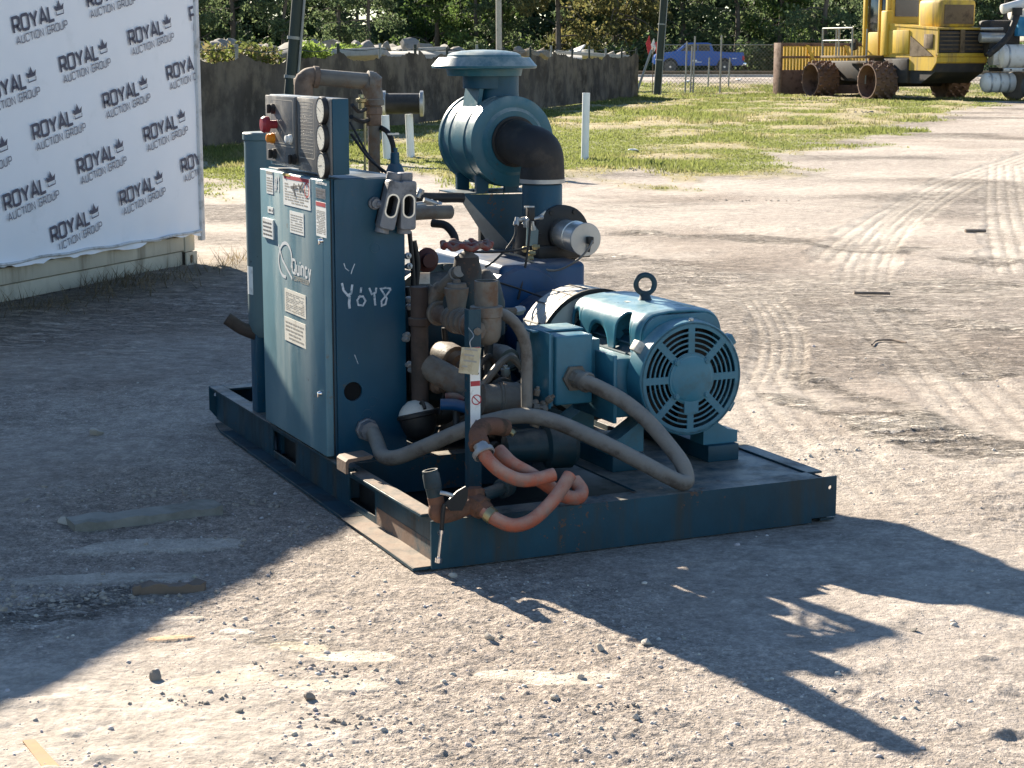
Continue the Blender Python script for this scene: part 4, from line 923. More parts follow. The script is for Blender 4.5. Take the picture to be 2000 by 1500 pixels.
for sx in (-1, 1):
    for y in (MY0 + .17, MY0 + .58):
        bm = BM(); x0 = MXC + sx * .205
        prism(bm, [(-.075, 0), (.075, 0), (.075, .045), (.03, .055), (-.055, .11) if sx > 0 else (-.03, .055), (-.075, .13) if sx > 0 else (-.075, .045)] if sx > 0 else [(-.075, 0), (.075, 0), (.075, .13), (.055, .11), (-.03, .055), (-.075, .045)], (x0, y + .05, SH + .055), (1, 0, 0), (0, 0, 1), .10)
        obj('motor_foot', bm, 'motor_paint', MO)
    bm = BM(); box2(bm, (MXC + sx * .205 - .07, MY0 + .09, SH - .008), (MXC + sx * .205 + .065, MY0 + .70, SH + .055), bev=.003); obj('motor_rail', bm, 'motor_dark', MO)
# side pedestal and terminal box
bm = BM(); box2(bm, (.915, MY0 + .10, .36), (1.0, MY0 + .40, .585), bev=.01); box2(bm, (.892, MY0 + .08, .345), (.908, MY0 + .42, .60), bev=.004); obj('box_pedestal', bm, 'motor_paint', MO)
TBX0, TBX1, TBY, TBZ0, TBZ1 = (0.700, 0.500, 0.552)[0], (0.852, 0.500, 0.541)[0], .5, (0.772, 0.500, 0.412)[2], (0.771, 0.500, 0.671)[2]
bm = BM(); box2(bm, (TBX0, TBY, TBZ0), (TBX1, TBY + .17, TBZ1), bev=.008, seg=3); box2(bm, (TBX1 - .002, TBY + .06, TBZ0 + .03), (.91, TBY + .16, TBZ1 - .03)); TB = obj('terminal_box', bm, 'motor_paint', MO)
bm = BM(); box2(bm, (TBX0 - .024, TBY + .01, TBZ0 - .012), (TBX0 - .013, TBY + .18, TBZ1 + .012), bev=.003); box2(bm, (TBX0 - .0125, TBY + .02, TBZ0 - .004), (TBX0 - .001, TBY + .17, TBZ1 + .004)); obj('box_lid', bm, 'motor_paint', TB)
bm = BM(); box2(bm, (TBX0 - .05, TBY + .10, TBZ1 + .002), (TBX1 + .01, TBY + .24, TBZ1 + .010), bev=.002); obj('box_top_plate', bm, 'motor_paint', TB)
hub = V((0.776, 0.500, 0.512))
bm = BM(); lathe(bm, hub, (0, -1, 0), [(0, .051), (.016, .051), (.0165, .036), (.04, .034), (.05, .030)], 6 * 1); HB = obj('conduit_nut', bm, 'pipe_iron', TB, ang=20)
bm = BM(); lathe(bm, hub + V((0, -.016, 0)), (.25, -1, -.1), [(0, .034), (.045, .034), (.048, .038), (.065, .038), (.07, .034)], 20); obj('conduit_sleeve', bm, 'conduit_gray', TB)

# coupling guard and airend
bm = BM(); gx = (1.125, 1.01, .50)
lathe(bm, gx, (0, 1, 0), [(0, .17), (.002, .258), (.05, .262), (.052, .255), (.058, .255), (.060, .262), (.12, .262), (.122, .255), (.128, .255), (.130, .262), (.20, .26), (.202, .17)], 48); CG = obj('coupling_guard', bm, 'guard', AC)
for a in (95, 112, 130, 150, 170):
    bm = BM(); c, s = math.cos(math.radians(a)), math.sin(math.radians(a)); box(bm, (gx[0] + c * .2622, gx[1] + .1, gx[2] + s * .2622), (.003, .2, .006), rot=Matrix.Rotation(-math.radians(a), 3, 'Y')); obj('guard_seam', bm, 'black', CG)
bm = BM(); lathe(bm, (gx[0], gx[1] - .008, gx[2]), (0, 1, 0), [(0, .25), (0, .267), (.014, .267), (.014, .25)], 48, cap0=False, cap1=False); obj('guard_band', bm, 'black', CG)
AX0, AX1 = (0.850, 1.450, 0.823)[0], (1.306, 1.450, 0.801)[0]
AZ = (1.241, 1.450, 0.822)[2]
bm = BM(); box2(bm, (AX0 + .06, 1.46, .20), (AX1, 2.22, AZ), bev=.025, seg=3); AE = obj('airend_housing', bm, 'blue_paint', AC)
bm = BM(); lathe(bm, (AX0 + .17, 1.445, AZ - .19), (0, 1, 0), [(0, .10), (.004, .17), (.02, .185), (.5, .185), (.53, .15)], 36); obj('rotor_bore', bm, 'blue_paint', AE)
bm = BM(); lathe(bm, (1.125, 1.228, .50), (0, 1, 0), [(0, .235), (.03, .24), (.035, .22), (.16, .21), (.24, .21)], 40); obj('bell_housing', bm, 'blue_paint', AE)
bm = BM(); box2(bm, (AX0 + .07, 1.5, SH), (AX1 - .02, 1.95, .21)); obj('airend_foot', bm, 'skid_paint', AE)

# inlet valve on the airend
IV = empty('inlet_valve', (0, 0, 0)); IV.parent = AC
ic = V((1.290, 1.660, 0.918))
bm = BM(); lathe(bm, ic + V((0, .13, 0)), (0, -1, 0), [(0, .085), (.02, .105), (.105, .105), (.11, .128), (.135, .128), (.138, .12), (.14, .075), (.155, .07), (.16, .062)], 40); obj('valve_body', bm, 'black', IV)
for a in range(0, 360, 60):
    bm = BM(); lathe(bm, ic + V((.112 * math.cos(math.radians(a)), -.006, .112 * math.sin(math.radians(a)))), (0, -1, 0), [(0, .012), (.008, .012), (.008, 0)], 6); obj('flange_bolt', bm, 'black', IV)
sc0 = ic + V((0, -.025, .003)); 
bm = BM(); lathe(bm, sc0, (.0, -1, -.02), [(0, .058), (.004, .064), (.11, .066), (.19, .0665), (.195, .0655)], 36); lathe(bm, sc0 + V((0, -.10, .0)), (0, -1, 0), [(0, .0655), (.001, .068), (.008, .068), (.009, .0655)], 36); AL = obj('actuator_cylinder', bm, 'alu', IV)
bm = BM(); lathe(bm, sc0 + V((0, -.193, -.004)), (0, -1, -.02), [(0, .066), (.002, .071), (.008, .0715), (.010, .069), (.0108, .0)], 36); obj('actuator_cap', bm, 'galv', AL)
pc = sc0 + V((.012, -.204, -.006))
bm = BM(); box(bm, pc + V((0, -.012, 0)), (.026, .026, .030), bev=.003); cyl(bm, pc + V((.003, -.012, -.01)), pc + V((-.006, -.012, -.05)), .006, n=8); obj('air_fitting', bm, 'black', AL)
bm = BM(); box2(bm, (ic.x - .13, 1.62, AZ - .004), (ic.x + .12, 1.90, AZ + .05), bev=.006); obj('valve_flange', bm, 'black', IV)
bm = BM(); lathe(bm, ic + V((-.06, .11, -.16)), (0, 0, 1), [(0, .12), (.05, .11), (.16, .10), (.22, .10)], 28); obj('valve_throat', bm, 'black', IV)
# intake pipe and rubber elbow
ip = V((1.241, 1.760, 1.041))
zc = (1.241, 1.760, 1.134)[2]
bm = BM(); lathe(bm, (ip.x, ip.y, zc - .002), (0, 0, -1), [(0, .085), (.004, .0875), (.16, .0875), (.20, .092), (.26, .095)], 32); obj('intake_pipe', bm, 'filter_blue', IV)
# air filter
AF = empty('air_filter', (0, 0, 0)); AF.parent = AC
fx, fy0, fz = (1.200, 1.960, 1.306)[0], 1.96, (1.200, 1.960, 1.306)[2]
fy1 = fy0 + .40; R_ = .200
bm = BM(); lathe(bm, (fx, fy0, fz), (0, 1, 0), [(0, .10), (.0, .135), (.012, .150), (.012, .176), (.022, R_), (.10, R_), (.105, R_ + .004), (.115, R_ + .004), (.12, R_), (.27, R_), (.275, R_ + .004), (.285, R_ + .004), (.29, R_), (.36, R_), (.365, R_ + .007), (.385, R_ + .007), (.39, R_ - .004), (.40, R_ - .02)], 56)
obj('filter_drum', bm, 'filter_paint', AF)
bm = BM()
ring = lambda z, s, sx: [bm.verts.new((fx + .0 + x * sx, fy0 + .19 + y * s, z)) for x, y in circ(0, 0, .098, 32)]
prof = [(fz + .05, 1.25, 1.45), (fz + .13, 1.16, 1.25), (fz + .18, 1.02, 1.02), (fz + .22, 1.0, 1.0), (fz + .305, 1.0, 1.0)]
rr_ = [ring(*p) for p in prof]
for A_, B_ in zip(rr_, rr_[1:]):
    for q in range(32): bm.faces.new((A_[q], A_[(q + 1) % 32], B_[(q + 1) % 32], B_[q]))
obj('filter_neck', bm, 'filter_blue', AF, ang=60)
bm = BM(); poly3(bm, [(fx - .168, fy0 + .11, fz - .05), (fx - .168, fy0 + .28, fz - .05), (fx - .118, fy0 + .275, fz + .23), (fx - .118, fy0 + .115, fz + .23)], (.02, 0, .0)); obj('inlet_scoop', bm, 'filter_paint', AF)
bm = BM(); poly3(bm, [(fx - .182, fy0 + .085, fz - .055), (fx - .178, fy0 + .115, fz - .075), (fx - .11, fy0 + .05, fz + .14), (fx - .116, fy0 + .03, fz + .14)], (.012, -.004, .0)); obj('scoop_flap', bm, 'filter_paint', AF)
cz = (1.136, 2.150, 1.637)[2]; cpx, cpy = (1.138, 2.150, 1.655)[0], 2.15
bm = BM(); lathe(bm, (cpx, cpy, cz - .045), (0, 0, 1), [(.0, .098), (.0, .165), (.03, .172), (.032, .228), (.035, .234), (.044, .236), (.078, .206), (.081, .204), (.081, .168), (.085, .165), (.092, .164), (.102, .145), (.110, .10), (.114, .04), (.115, 0)], 56, cap0=False); obj('rain_cap', bm, 'filter_paint', AF)
bm = BM(); lathe(bm, (cpx, cpy, cz - .10), (0, 0, 1), [(0, .096), (.06, .097)], 32, cap0=False, cap1=False); obj('cap_collar', bm, 'filter_blue', AF)
e0 = V((fx, fy0, fz))
bm = BM(); pts = [e0 + V((0, .03, 0)), e0 + V((0, -.02, .0)), e0 + V((.005, -.075, -.008))]
ex, ey = ip.x, ip.y
pts += [V((fx * .4 + ex * .6, ey - .005 + .02, fz - .03)), V((ex, ey - .004, fz - .085)), V((ex, ey, fz - .14)), V((ex, ey, zc + .004))]
tube(bm, pts, lambda t: .092 + .006 * abs(math.sin(t * 9)), n=30, k=8); RE = obj('rubber_elbow', bm, 'rubber', AF, ang=60)
for z in (zc + .012,):
    bm = BM(); lathe(bm, (ex, ey, z), (0, 0, 1), [(-.009, .095), (-.009, .0995), (.009, .0995), (.009, .095)], 36, cap0=False, cap1=False); obj('hose_clamp', bm, 'galv', RE)
bm = BM(); lathe(bm, e0 + V((0, -.004, 0)), (0, -1, 0), [(0, .112), (.006, .112), (.007, .101), (.03, .100)], 36); obj('elbow_collar', bm, 'rubber', RE)
# filter bracket: gusset plate with a pale sloping flange
BRK = empty('filter_bracket', (0, 0, 0)); BRK.parent = AC
yb_ = 2.04
tl, tr_, br_, bl_ = [V(p) for p in ((0.989, 2.040, 1.074), (1.341, 2.040, 1.067), (1.341, 2.040, 0.812), (1.239, 2.040, 0.812))]
bm = BM(); poly3(bm, [tl, tr_, br_, bl_], (0, .006, 0)); obj('gusset_plate', bm, 'filter_blue', BRK)
bm = BM(); off = V((-.052, .03, 0)); poly3(bm, [tl + V((0, -.0, 0)), bl_, bl_ + V((-.085, .05, 0)), tl + V((-.022, .02, .0))], (-.003, -.004, 0)); obj('sloping_flange', bm, 'flange_gray', BRK)
bm = BM(); box2(bm, (tl.x - .02, yb_ - .0, tl.z), (tr_.x + .02, yb_ + .24, tl.z + .006)); obj('bracket_shelf', bm, 'filter_blue', BRK)
for x, y in ((fx - .12, 2.04), (fx + .02, 2.04), (fx + .13, 2.04), (fx - .12, 2.26), (fx + .13, 2.26)):
    bm = BM(); box2(bm, (x - .03, y, tl.z + .006), (x + .03, y + .02, fz - math.sqrt(max(.001, R_ ** 2 - (x - fx) ** 2)) + .01)); obj('saddle_lug', bm, 'filter_blue', BRK)
s0 = V((1.104, 2.100, 0.928)); bm = BM(); box2(bm, (s0.x - .013, 2.09, .30), (s0.x + .013, 2.116, s0.z + .10)); obj('strut', bm, 'black', BRK)

# separator tank
TX, TY, TZ, TR = (0.647, 1.380, 0.630)[0], 1.38, .56, .255
bm = BM(); lathe(bm, (TX, TY, TZ), (0, 1, 0), [(-.075, 0), (-.07, .06), (-.05, .14), (-.02, .205), (.02, .24), (.06, TR), (.85, TR), (.92, .22), (.97, .1), (.98, 0)], 52); ST = obj('separator_tank', bm, 'tank_paint', AC)
bm = BM(); lathe(bm, (TX, TY + .06, TZ), (0, 1, 0), [(0, TR), (.0, TR + .03), (.03, TR + .03), (.03, TR)], 52, cap0=False, cap1=False); obj('tank_flange', bm, 'tank_paint', ST)
for a in range(0, 360, 30):
    bm = BM(); lathe(bm, (TX + (TR + .016) * math.cos(math.radians(a)), TY + .06, TZ + (TR + .016) * math.sin(math.radians(a))), (0, -1, 0), [(0, .012), (.012, .012), (.012, 0)], 6); obj('tank_bolt', bm, 'tank_paint', ST)
bm = BM(); q = (0.509, 1.300, 0.804); box(bm, (q[0], 1.325, q[2]), (.05, .004, .045), rot=Matrix.Rotation(-.35, 3, 'Z')); obj('tank_label', bm, 'paper', ST)
bm = BM(); q = (0.506, 1.280, 0.882); lathe(bm, (q[0], 1.30, q[2]), (0, -1, 0), [(0, .05), (.02, .05), (.03, .03), (.05, .028)], 20); obj('oil_filler', bm, 'red_dark', ST)
for y in (1.55, 2.1):
    bm = BM(); box2(bm, (TX - .18, y, SH - .012), (TX + .18, y + .05, TZ - .14)); obj('tank_saddle', bm, 'tank_paint', ST)
bm = BM(); tube(bm, [(0.676, 1.900, 1.085), (0.783, 1.900, 1.077), (0.886, 1.900, 1.074), (0.927, 1.900, 1.072)], .022, n=14); obj('top_manifold', bm, 'black', ST)
bm = BM(); tube(bm, [(0.536, 1.600, 1.039), (0.627, 1.600, 1.042), (0.714, 1.600, 1.041), (0.751, 1.600, 1.040)], lambda t: .03 if t < .93 else .03 * (1 - (t - .93) * 5), n=16); obj('return_line', bm, 'pipe_iron', ST)
bm = BM(); tube(bm, [(0.640, 1.550, 1.001), (0.677, 1.500, 0.995), (0.692, 1.450, 0.961), (0.689, 1.420, 0.922)], .017, n=12); obj('oil_hose', bm, 'rubber', ST)
for a, b in (((0.625, 1.700, 1.066), (0.703, 1.720, 1.071)), ((0.643, 1.720, 1.096), (0.657, 1.720, 1.124)), ((0.663, 1.700, 1.087), (0.732, 1.700, 1.063)), ((0.582, 1.660, 1.081), (0.593, 1.600, 1.049))):
    bm = BM(); cyl(bm, a, b, .011, n=10); lathe(bm, b, V(b) - V(a), [(-.012, .016), (.006, .016), (.006, 0)], 6); obj('pipe_fitting', bm, 'galv', ST)
for a, b, r_ in (((0.418, 1.200, 0.971), (0.425, 1.200, 0.789), .012), ((0.382, 1.150, 1.012), (0.385, 1.150, 0.635), .009), ((0.352, 1.100, 0.804), (0.356, 1.100, 0.381), .010), ((0.505, 1.100, 0.635), (0.498, 1.100, 0.370), .012), ((0.349, 1.050, 0.621), (0.333, 1.000, 0.339), .006)):
    bm = BM(); tube(bm, [a, (V(a) + V(b)) / 2 + V((.012, 0, 0)), b], r_, n=10); obj('control_line', bm, 'black', ST)
for q in ((0.305, 1.000, 0.631), (0.302, 1.000, 0.617), (0.314, 1.000, 0.517), (0.324, 1.000, 0.496), (0.332, 1.050, 0.761), (0.334, 1.050, 0.732), (0.351, 1.100, 0.923), (0.355, 1.100, 0.883)):
    bm = BM(); lathe(bm, q, (.3, -1, .2), [(-.012, .009), (.0, .013), (.012, .013), (.014, .007), (.022, .006)], 8); obj('tube_nut', bm, 'galv', ST)

# ------------------------------------------------------------------ discharge piping at the front
FP = empty('front_piping', (0, 0, 0)); FP.parent = AC
XP = .395
def ringed(bm, o, d, r, n=22):                            # malleable fitting end with its bead
    lathe(bm, o, d, [(0, r), (.003, r + .0055), (.018, r + .0055), (.021, r)], n, cap0=False, cap1=False)
pe, pt = V((0.395, 0.914, 0.733)), V((0.395, 0.556, 0.715))
pt.z = (pt.z + pe.z) / 2; pe.z = pt.z
bm = BM(); cyl(bm, pe, pt, .034, n=24); obj('header_pipe', bm, 'pipe_rust', FP)
bm = BM(); d_ = (pe - pt).normalized()
tube(bm, [pe - d_ * .03, pe, pe + d_ * .028 + V((0, 0, .012)), pe + d_ * .036 + V((0, 0, .05)), pe + d_ * .03 + V((.02, 0, .085))], .041, n=22, k=6); ringed(bm, pe - d_ * .03, d_, .041); obj('header_elbow', bm, 'pipe_iron', FP)
gv = V((0.395, 0.578, 0.899)); gv.y = max(gv.y, pe.y + .02)
br0 = pe + d_ * .03 + V((.02, 0, .08)); br1 = V((0.417, 0.740, 0.899))
bm = BM(); cyl(bm, br0, br1, .022, n=18); ringed(bm, br0 + (br1 - br0) * .02, br1 - br0, .024); ringed(bm, br0 + (br1 - br0) * .8, br1 - br0, .024); obj('branch_pipe', bm, 'conduit_gray', FP)
# strainer bonnet and unions along the header
def along(t): return pe + (pt - pe) * t
for t, r in ((.42, .046), (.52, .052), (.62, .049), (.74, .046), (.93, .050)):
    bm = BM(); lathe(bm, along(t), -d_, [(0, .036), (.004, r), (.022, r), (.026, .038)], 24); obj('pipe_union', bm, 'pipe_iron', FP)
bt = along(.56)
bm = BM(); lathe(bm, bt, (0, 0, 1), [(0, .028), (.06, .036), (.10, .044), (.118, .046), (.12, .038), (.135, .036), (.138, .016), (.15, .014), (.152, 0)], 24); obj('strainer_bonnet', bm, 'pipe_iron', FP)
# big tee at the end with the open riser
tc_ = V((0.377, 0.400, 0.738)); 
bm = BM(); lathe(bm, tc_ + V((0, 0, -.062)), (0, 0, 1), [(0, .0), (.002, .02), (.012, .040), (.03, .050), (.06, .0535), (.10, .0535), (.103, .058), (.138, .058), (.141, .047)], 28); TE = obj('discharge_tee', bm, 'pipe_iron', FP)
bm = BM(); cyl(bm, pt - (pt - tc_) * -.2, tc_, .047, n=22); ringed(bm, pt, tc_ - pt, .047); obj('tee_branch', bm, 'pipe_rust', TE)
zt_ = (0.377, 0.400, 0.905)[2]
bm = BM(); lathe(bm, (tc_.x, tc_.y, tc_.z + .06), (0, 0, 1), [(0, .042), (zt_ - tc_.z - .06, .042), (zt_ - tc_.z - .06, .036), (.03, .036), (.03, 0)], 28, cap0=False); obj('open_riser', bm, 'pipe_iron', TE)
bm = BM(); q = V((0.318, 0.350, 0.737)); lathe(bm, q, (-.3, -1, .05), [(-.02, .034), (.008, .034), (.010, .014), (.028, .014), (.03, 0)], 8); obj('pipe_plug', bm, 'pipe_iron', TE)
# gate valve with red handwheel
gx_, gy_ = (0.465, 0.780, 0.873)[0], .78
GVO = obj('gate_valve', lathe(BM(), (gx_, gy_, (0.465, 0.780, 0.758)[2]), (0, 0, 1), [(0, .05), (.02, .056), (.14, .056), (.16, .05), (.19, .045), (.20, .03), (.212, .012), (.235, .010)], 24), 'tank_paint', FP)
zw = (0.466, 0.780, 0.990)[2]
bm = BM(); tube(bm, [(gx_ + .088 * math.cos(a), gy_ + .088 * math.sin(a), zw + .006 * math.sin(a * 8)) for a in np.linspace(0, 2 * PI, 49)[:-1]], .011, n=10, k=0, closed=True)
for a in range(0, 360, 72):
    c, s = math.cos(math.radians(a)), math.sin(math.radians(a)); tube(bm, [(gx_, gy_, zw - .004), (gx_ + .05 * c, gy_ + .05 * s, zw + .006), (gx_ + .086 * c, gy_ + .086 * s, zw)], .008, n=8, k=3)
for k in range(8):
    a = k * PI / 4 + .2; box(bm, (gx_ + .09 * math.cos(a), gy_ + .09 * math.sin(a), zw + .008), (.022, .022, .02), rot=a, bev=.006)
lathe(bm, (gx_, gy_, zw - .012), (0, 0, 1), [(0, .02), (.02, .02), (.026, .012), (.026, 0)], 12); obj('handwheel', bm, 'red_paint', GVO)
bm = BM(); cyl(bm, (gx_, gy_, zw - .05), (gx_, gy_, zw + .02), .009, n=10); obj('valve_stem', bm, 'galv', GVO)
bm = BM(); lathe(bm, (gx_ + .02, gy_ + .02, (0.465, 0.780, 0.758)[2] + .02), (1, .35, 0), [(-.10, .04), (-.06, .04), (.08, .044), (.10, .06), (.12, .06)], 24); lathe(bm, (0.557, 0.820, 0.767), (0, 0, 1), [(-.12, .075), (0, .075), (.08, .055), (.12, .02), (.125, 0)], 26); obj('valve_body', bm, 'tank_paint', GVO)
# brown vertical pipe between cabinet and piping
vx = (0.333, 0.930, 0.550)[0]
bm = BM(); cyl(bm, (vx, .93, (0.331, 0.930, 0.352)[2]), (vx, .93, (0.335, 0.930, 0.825)[2]), .033, n=22); lathe(bm, (vx, .93, (0.334, 0.930, 0.676)[2]), (0, 0, 1), [(0, .036), (.003, .042), (.03, .043), (.033, .036)], 22); obj('standpipe', bm, 'pipe_dark', FP)
bm = BM(); tube(bm, [(0.364, 0.930, 0.518), (0.426, 0.850, 0.477), (0.478, 0.800, 0.432), (0.552, 0.800, 0.407)], .05, n=18); obj('lower_header', bm, 'pipe_iron', FP)
# bent grey pipe coming down
bm = BM(); tube(bm, [(0.445, 0.500, 0.772), (0.474, 0.460, 0.770), (0.506, 0.430, 0.737), (0.534, 0.420, 0.679), (0.544, 0.420, 0.613), (0.544, 0.420, 0.519), (0.545, 0.420, 0.435)], .021, n=16); obj('bent_pipe', bm, 'conduit_gray', FP)
# upright bar with warning strip
sb = V((0.303, 0.330, 0.165)); zt2 = (0.305, 0.330, 0.715)[2]
bm = BM(); box2(bm, (sb.x - .023, .33, .03), (sb.x + .023, .336, zt2 + .1)); box2(bm, (sb.x - .023, .3362, .03), (sb.x - .017, .37, zt2 + .1)); SB = obj('support_bar', bm, 'skid_paint', AC)
def strip(name, v0, v1, mt, inset=.002, y=.3288):
    bm = BM(); box2(bm, (sb.x - .021 + inset, y, v1), (sb.x + .021 - inset, .3298, v0)); return obj(name, bm, mt, SB)
zA, zB, zC, zD, zE = (0.305, 0.330, 0.579)[2], (0.305, 0.330, 0.563)[2], (0.305, 0.330, 0.545)[2], (0.304, 0.330, 0.391)[2], (0.305, 0.330, 0.683)[2]
strip('warning_label', zE, zD, 'paper_white'); strip('warning_heading', zB, zC, 'ink_red', .003, .3282)
bm = BM(); c = (sb.x + .004, (zC + zD) / 2 + .028); ribbon(bm, [(c[0] + p[0], c[1] + p[1]) for p in circ(0, 0, .017, 20)], .004, (0, .3279, 0), (1, 0, 0), (0, 0, 1), closed=True); ribbon(bm, [(c[0] - .012, c[1] + .012), (c[0] + .012, c[1] - .012)], .004, (0, .3279, 0), (1, 0, 0), (0, 0, 1)); ribbon(bm, [(sb.x - .018, zE - .004), (sb.x + .018, zE - .004)], .008, (0, .3279, 0), (1, 0, 0), (0, 0, 1)); obj('prohibition_sign', bm, 'ink_red', SB)
bm = BM(); ribbon(bm, [(sb.x - .01, zD + .012), (sb.x + .002, zD + .03), (sb.x + .012, zD + .016)], .006, (0, .3279, 0), (1, 0, 0), (0, 0, 1)); ribbon(bm, [(sb.x - .014, zA + .010), (sb.x + .014, zA + .010)], .006, (0, .3279, 0), (1, 0, 0), (0, 0, 1)); obj('strip_print', bm, 'ink', SB)
# paper tag wired to the piping
bm = BM(); t4 = [V(p) for p in ((0.215, 0.270, 0.608), (0.288, 0.270, 0.594), (0.305, 0.280, 0.687), (0.232, 0.280, 0.695))]; poly3(bm, t4, (0, .0015, 0)); TG = obj('hanging_tag', bm, 'tag_paper', AC)
bm = BM(); uu = (t4[1] - t4[0]).normalized(); vv_ = (t4[3] - t4[0]).normalized()
for k, (a, b) in enumerate(((.01, .06), (.012, .05), (.012, .062), (.01, .03))):
    ribbon(bm, [(a, .085 - k * .02), (b, .085 - k * .02)], .006, t4[0] + V((0, -.0012, 0)), uu, vv_)
obj('tag_writing', bm, 'ink_faint', TG)
bm = BM(); tube(bm, [(t4[3] + t4[2]) / 2 + V((0, 0, -.008)), (0.262, 0.280, 0.711), (0.285, 0.300, 0.730), (0.278, 0.330, 0.753)], .0018, n=6); obj('tag_wire', bm, 'galv', TG)

# grey liquid-tight conduit from cabinet to motor
cpts = [(0.141, 1.005, 0.278), (0.153, 0.970, 0.270), (0.140, 0.880, 0.243), (0.127, 0.790, 0.219), (0.155, 0.720, 0.224), (0.227, 0.620, 0.278), (0.327, 0.520, 0.346), (0.418, 0.450, 0.389), (0.512, 0.390, 0.411), (0.606, 0.330, 0.395), (0.715, 0.220, 0.343), (0.828, 0.120, 0.278), (0.914, 0.050, 0.225), (0.964, 0.020, 0.199), (0.991, 0.035, 0.208), (0.991, 0.070, 0.256), (0.973, 0.140, 0.313), (0.932, 0.220, 0.388), (0.880, 0.300, 0.448), (0.822, 0.370, 0.488), (0.775, 0.430, 0.512)]
bm = BM(); tube(bm, cpts, .0285, n=20, k=8); FC = obj('flexible_conduit', bm, 'conduit_gray', AC, ang=60)
bm = BM(); q = V(cpts[0]); lathe(bm, (q.x, 1.008, q.z), (0, -1, 0), [(0, .045), (.016, .045), (.018, .038), (.05, .037)], 8); obj('conduit_connector', bm, 'cast_alu', FC)
# drain trap with pale dome
tx = V((0.316, 0.920, 0.331)); 
dd = V((.25, -.75, -.62)).normalized()
bm = BM(); lathe(bm, tx, (.12, -.25, -1), [(-.062, .0), (-.060, .024), (-.045, .048), (-.028, .063), (-.012, .071)], 32, cap1=False); TP = obj('drain_trap', bm, 'guard', AC)
bm = BM(); lathe(bm, tx, (.12, -.25, -1), [(-.013, .071), (-.008, .078), (.004, .078), (.008, .072), (.03, .069), (.07, .056), (.09, .035), (.095, 0)], 32, cap0=False); obj('trap_bowl', bm, 'black', TP)
bm = BM(); tube(bm, [tx + V((.0, -.03, .045)), tx + V((.002, -.05, .062)), tx + V((.004, -.072, .04))], .007, n=8); obj('trap_hook', bm, 'black', TP)
bm = BM(); cyl(bm, tx + V((.05, .02, -.02)), tx + V((.22, .10, -.02)), .035, n=16); obj('trap_pipe', bm, 'black', TP)
# oil filter canister and other dark hardware low down
bm = BM(); q = V((0.504, 0.620, 0.428)); lathe(bm, q + V((-.06, .0, .01)), (1, -.15, -.1), [(0, .03), (.01, .055), (.07, .06), (.072, .066), (.08, .066), (.082, .07), (.15, .066), (.18, .045), (.185, 0)], 26); obj('oil_filter', bm, 'pipe_iron', AC)
bm = BM(); q = V((0.647, 0.500, 0.264)); lathe(bm, q + V((-.14, .03, .0)), (1, -.12, 0), [(0, .05), (.04, .055), (.15, .062), (.16, .085), (.25, .088), (.27, .07), (.275, 0)], 28); obj('oil_pump', bm, 'tank_paint', AC)
bm = BM(); q = V((0.604, 0.420, 0.439))
for k in range(7):
    a = V((RNG.uniform(-.03, .04), RNG.uniform(-.02, .03), RNG.uniform(-.02, .05))); lathe(bm, q + a, (RNG.uniform(-1, 1), RNG.uniform(-1, 1), RNG.uniform(-.5, 1)), [(-.015, .008), (-.012, .013), (.008, .013), (.010, .008), (.02, .007)], 8)
cyl(bm, q + V((-.03, .0, -.08)), q, .018, n=12); obj('needle_valve', bm, 'pipe_iron', AC)
for a, b, r_, mt_ in (((0.545, 0.550, 0.306), (0.723, 0.550, 0.287), .02, 'tank_paint'), ((0.709, 0.500, 0.311), (0.727, 0.500, 0.203), .026, 'pipe_iron'), ((0.322, 0.700, 0.413), (0.428, 0.660, 0.392), .022, 'blue_paint'), ((0.363, 0.750, 0.430), (0.423, 0.720, 0.417), .015, 'red_paint'), ((0.438, 0.360, 0.361), (0.459, 0.340, 0.357), .012, 'brass')):
    bm = BM(); tube(bm, [a, (V(a) + V(b)) / 2 + V((0, 0, .008)), b], r_, n=12); obj('oil_line', bm, mt_, AC)
# rusty elbows and orange hoses
e1 = V((0.231, 0.140, 0.436))
bm = BM(); tube(bm, [(0.374, 0.240, 0.407), (0.307, 0.190, 0.428), (0.251, 0.150, 0.434), (0.221, 0.120, 0.416), (0.217, 0.090, 0.383)], .031, n=20, k=6); lathe(bm, (0.218, 0.110, 0.397), V((0.216, 0.070, 0.364)) - V((0.218, 0.110, 0.397)), [(0, .032), (.003, .038), (.02, .038), (.024, .03)], 8); H1 = obj('hose_elbow', bm, 'fit_rust', AC)
bm = BM(); tube(bm, [(0.217, 0.090, 0.390), (0.219, 0.060, 0.366)], .026, n=16, k=3); ringed(bm, V((0.214, 0.065, 0.374)), V((0.218, 0.040, 0.352)) - V((0.214, 0.065, 0.374)), .033); obj('hose_barb', bm, 'galv', H1)
bm = BM(); tube(bm, [(0.214, 0.065, 0.374), (0.223, 0.030, 0.345), (0.252, -0.010, 0.312), (0.309, -0.030, 0.284), (0.375, -0.030, 0.281), (0.437, -0.030, 0.290)], .0235, n=18, k=7, hollow=.72); H2 = obj('rubber_hose', bm, 'hose_orange', AC, ang=60)
bm = BM(); tube(bm, [(0.301, 0.120, 0.355), (0.317, 0.050, 0.323), (0.375, 0.030, 0.286), (0.438, 0.020, 0.241), (0.487, 0.000, 0.205), (0.536, -0.010, 0.195), (0.567, 0.020, 0.210), (0.559, 0.060, 0.239)], .0245, n=18, k=7, hollow=.72); obj('rubber_hose', bm, 'hose_orange', AC, ang=60)
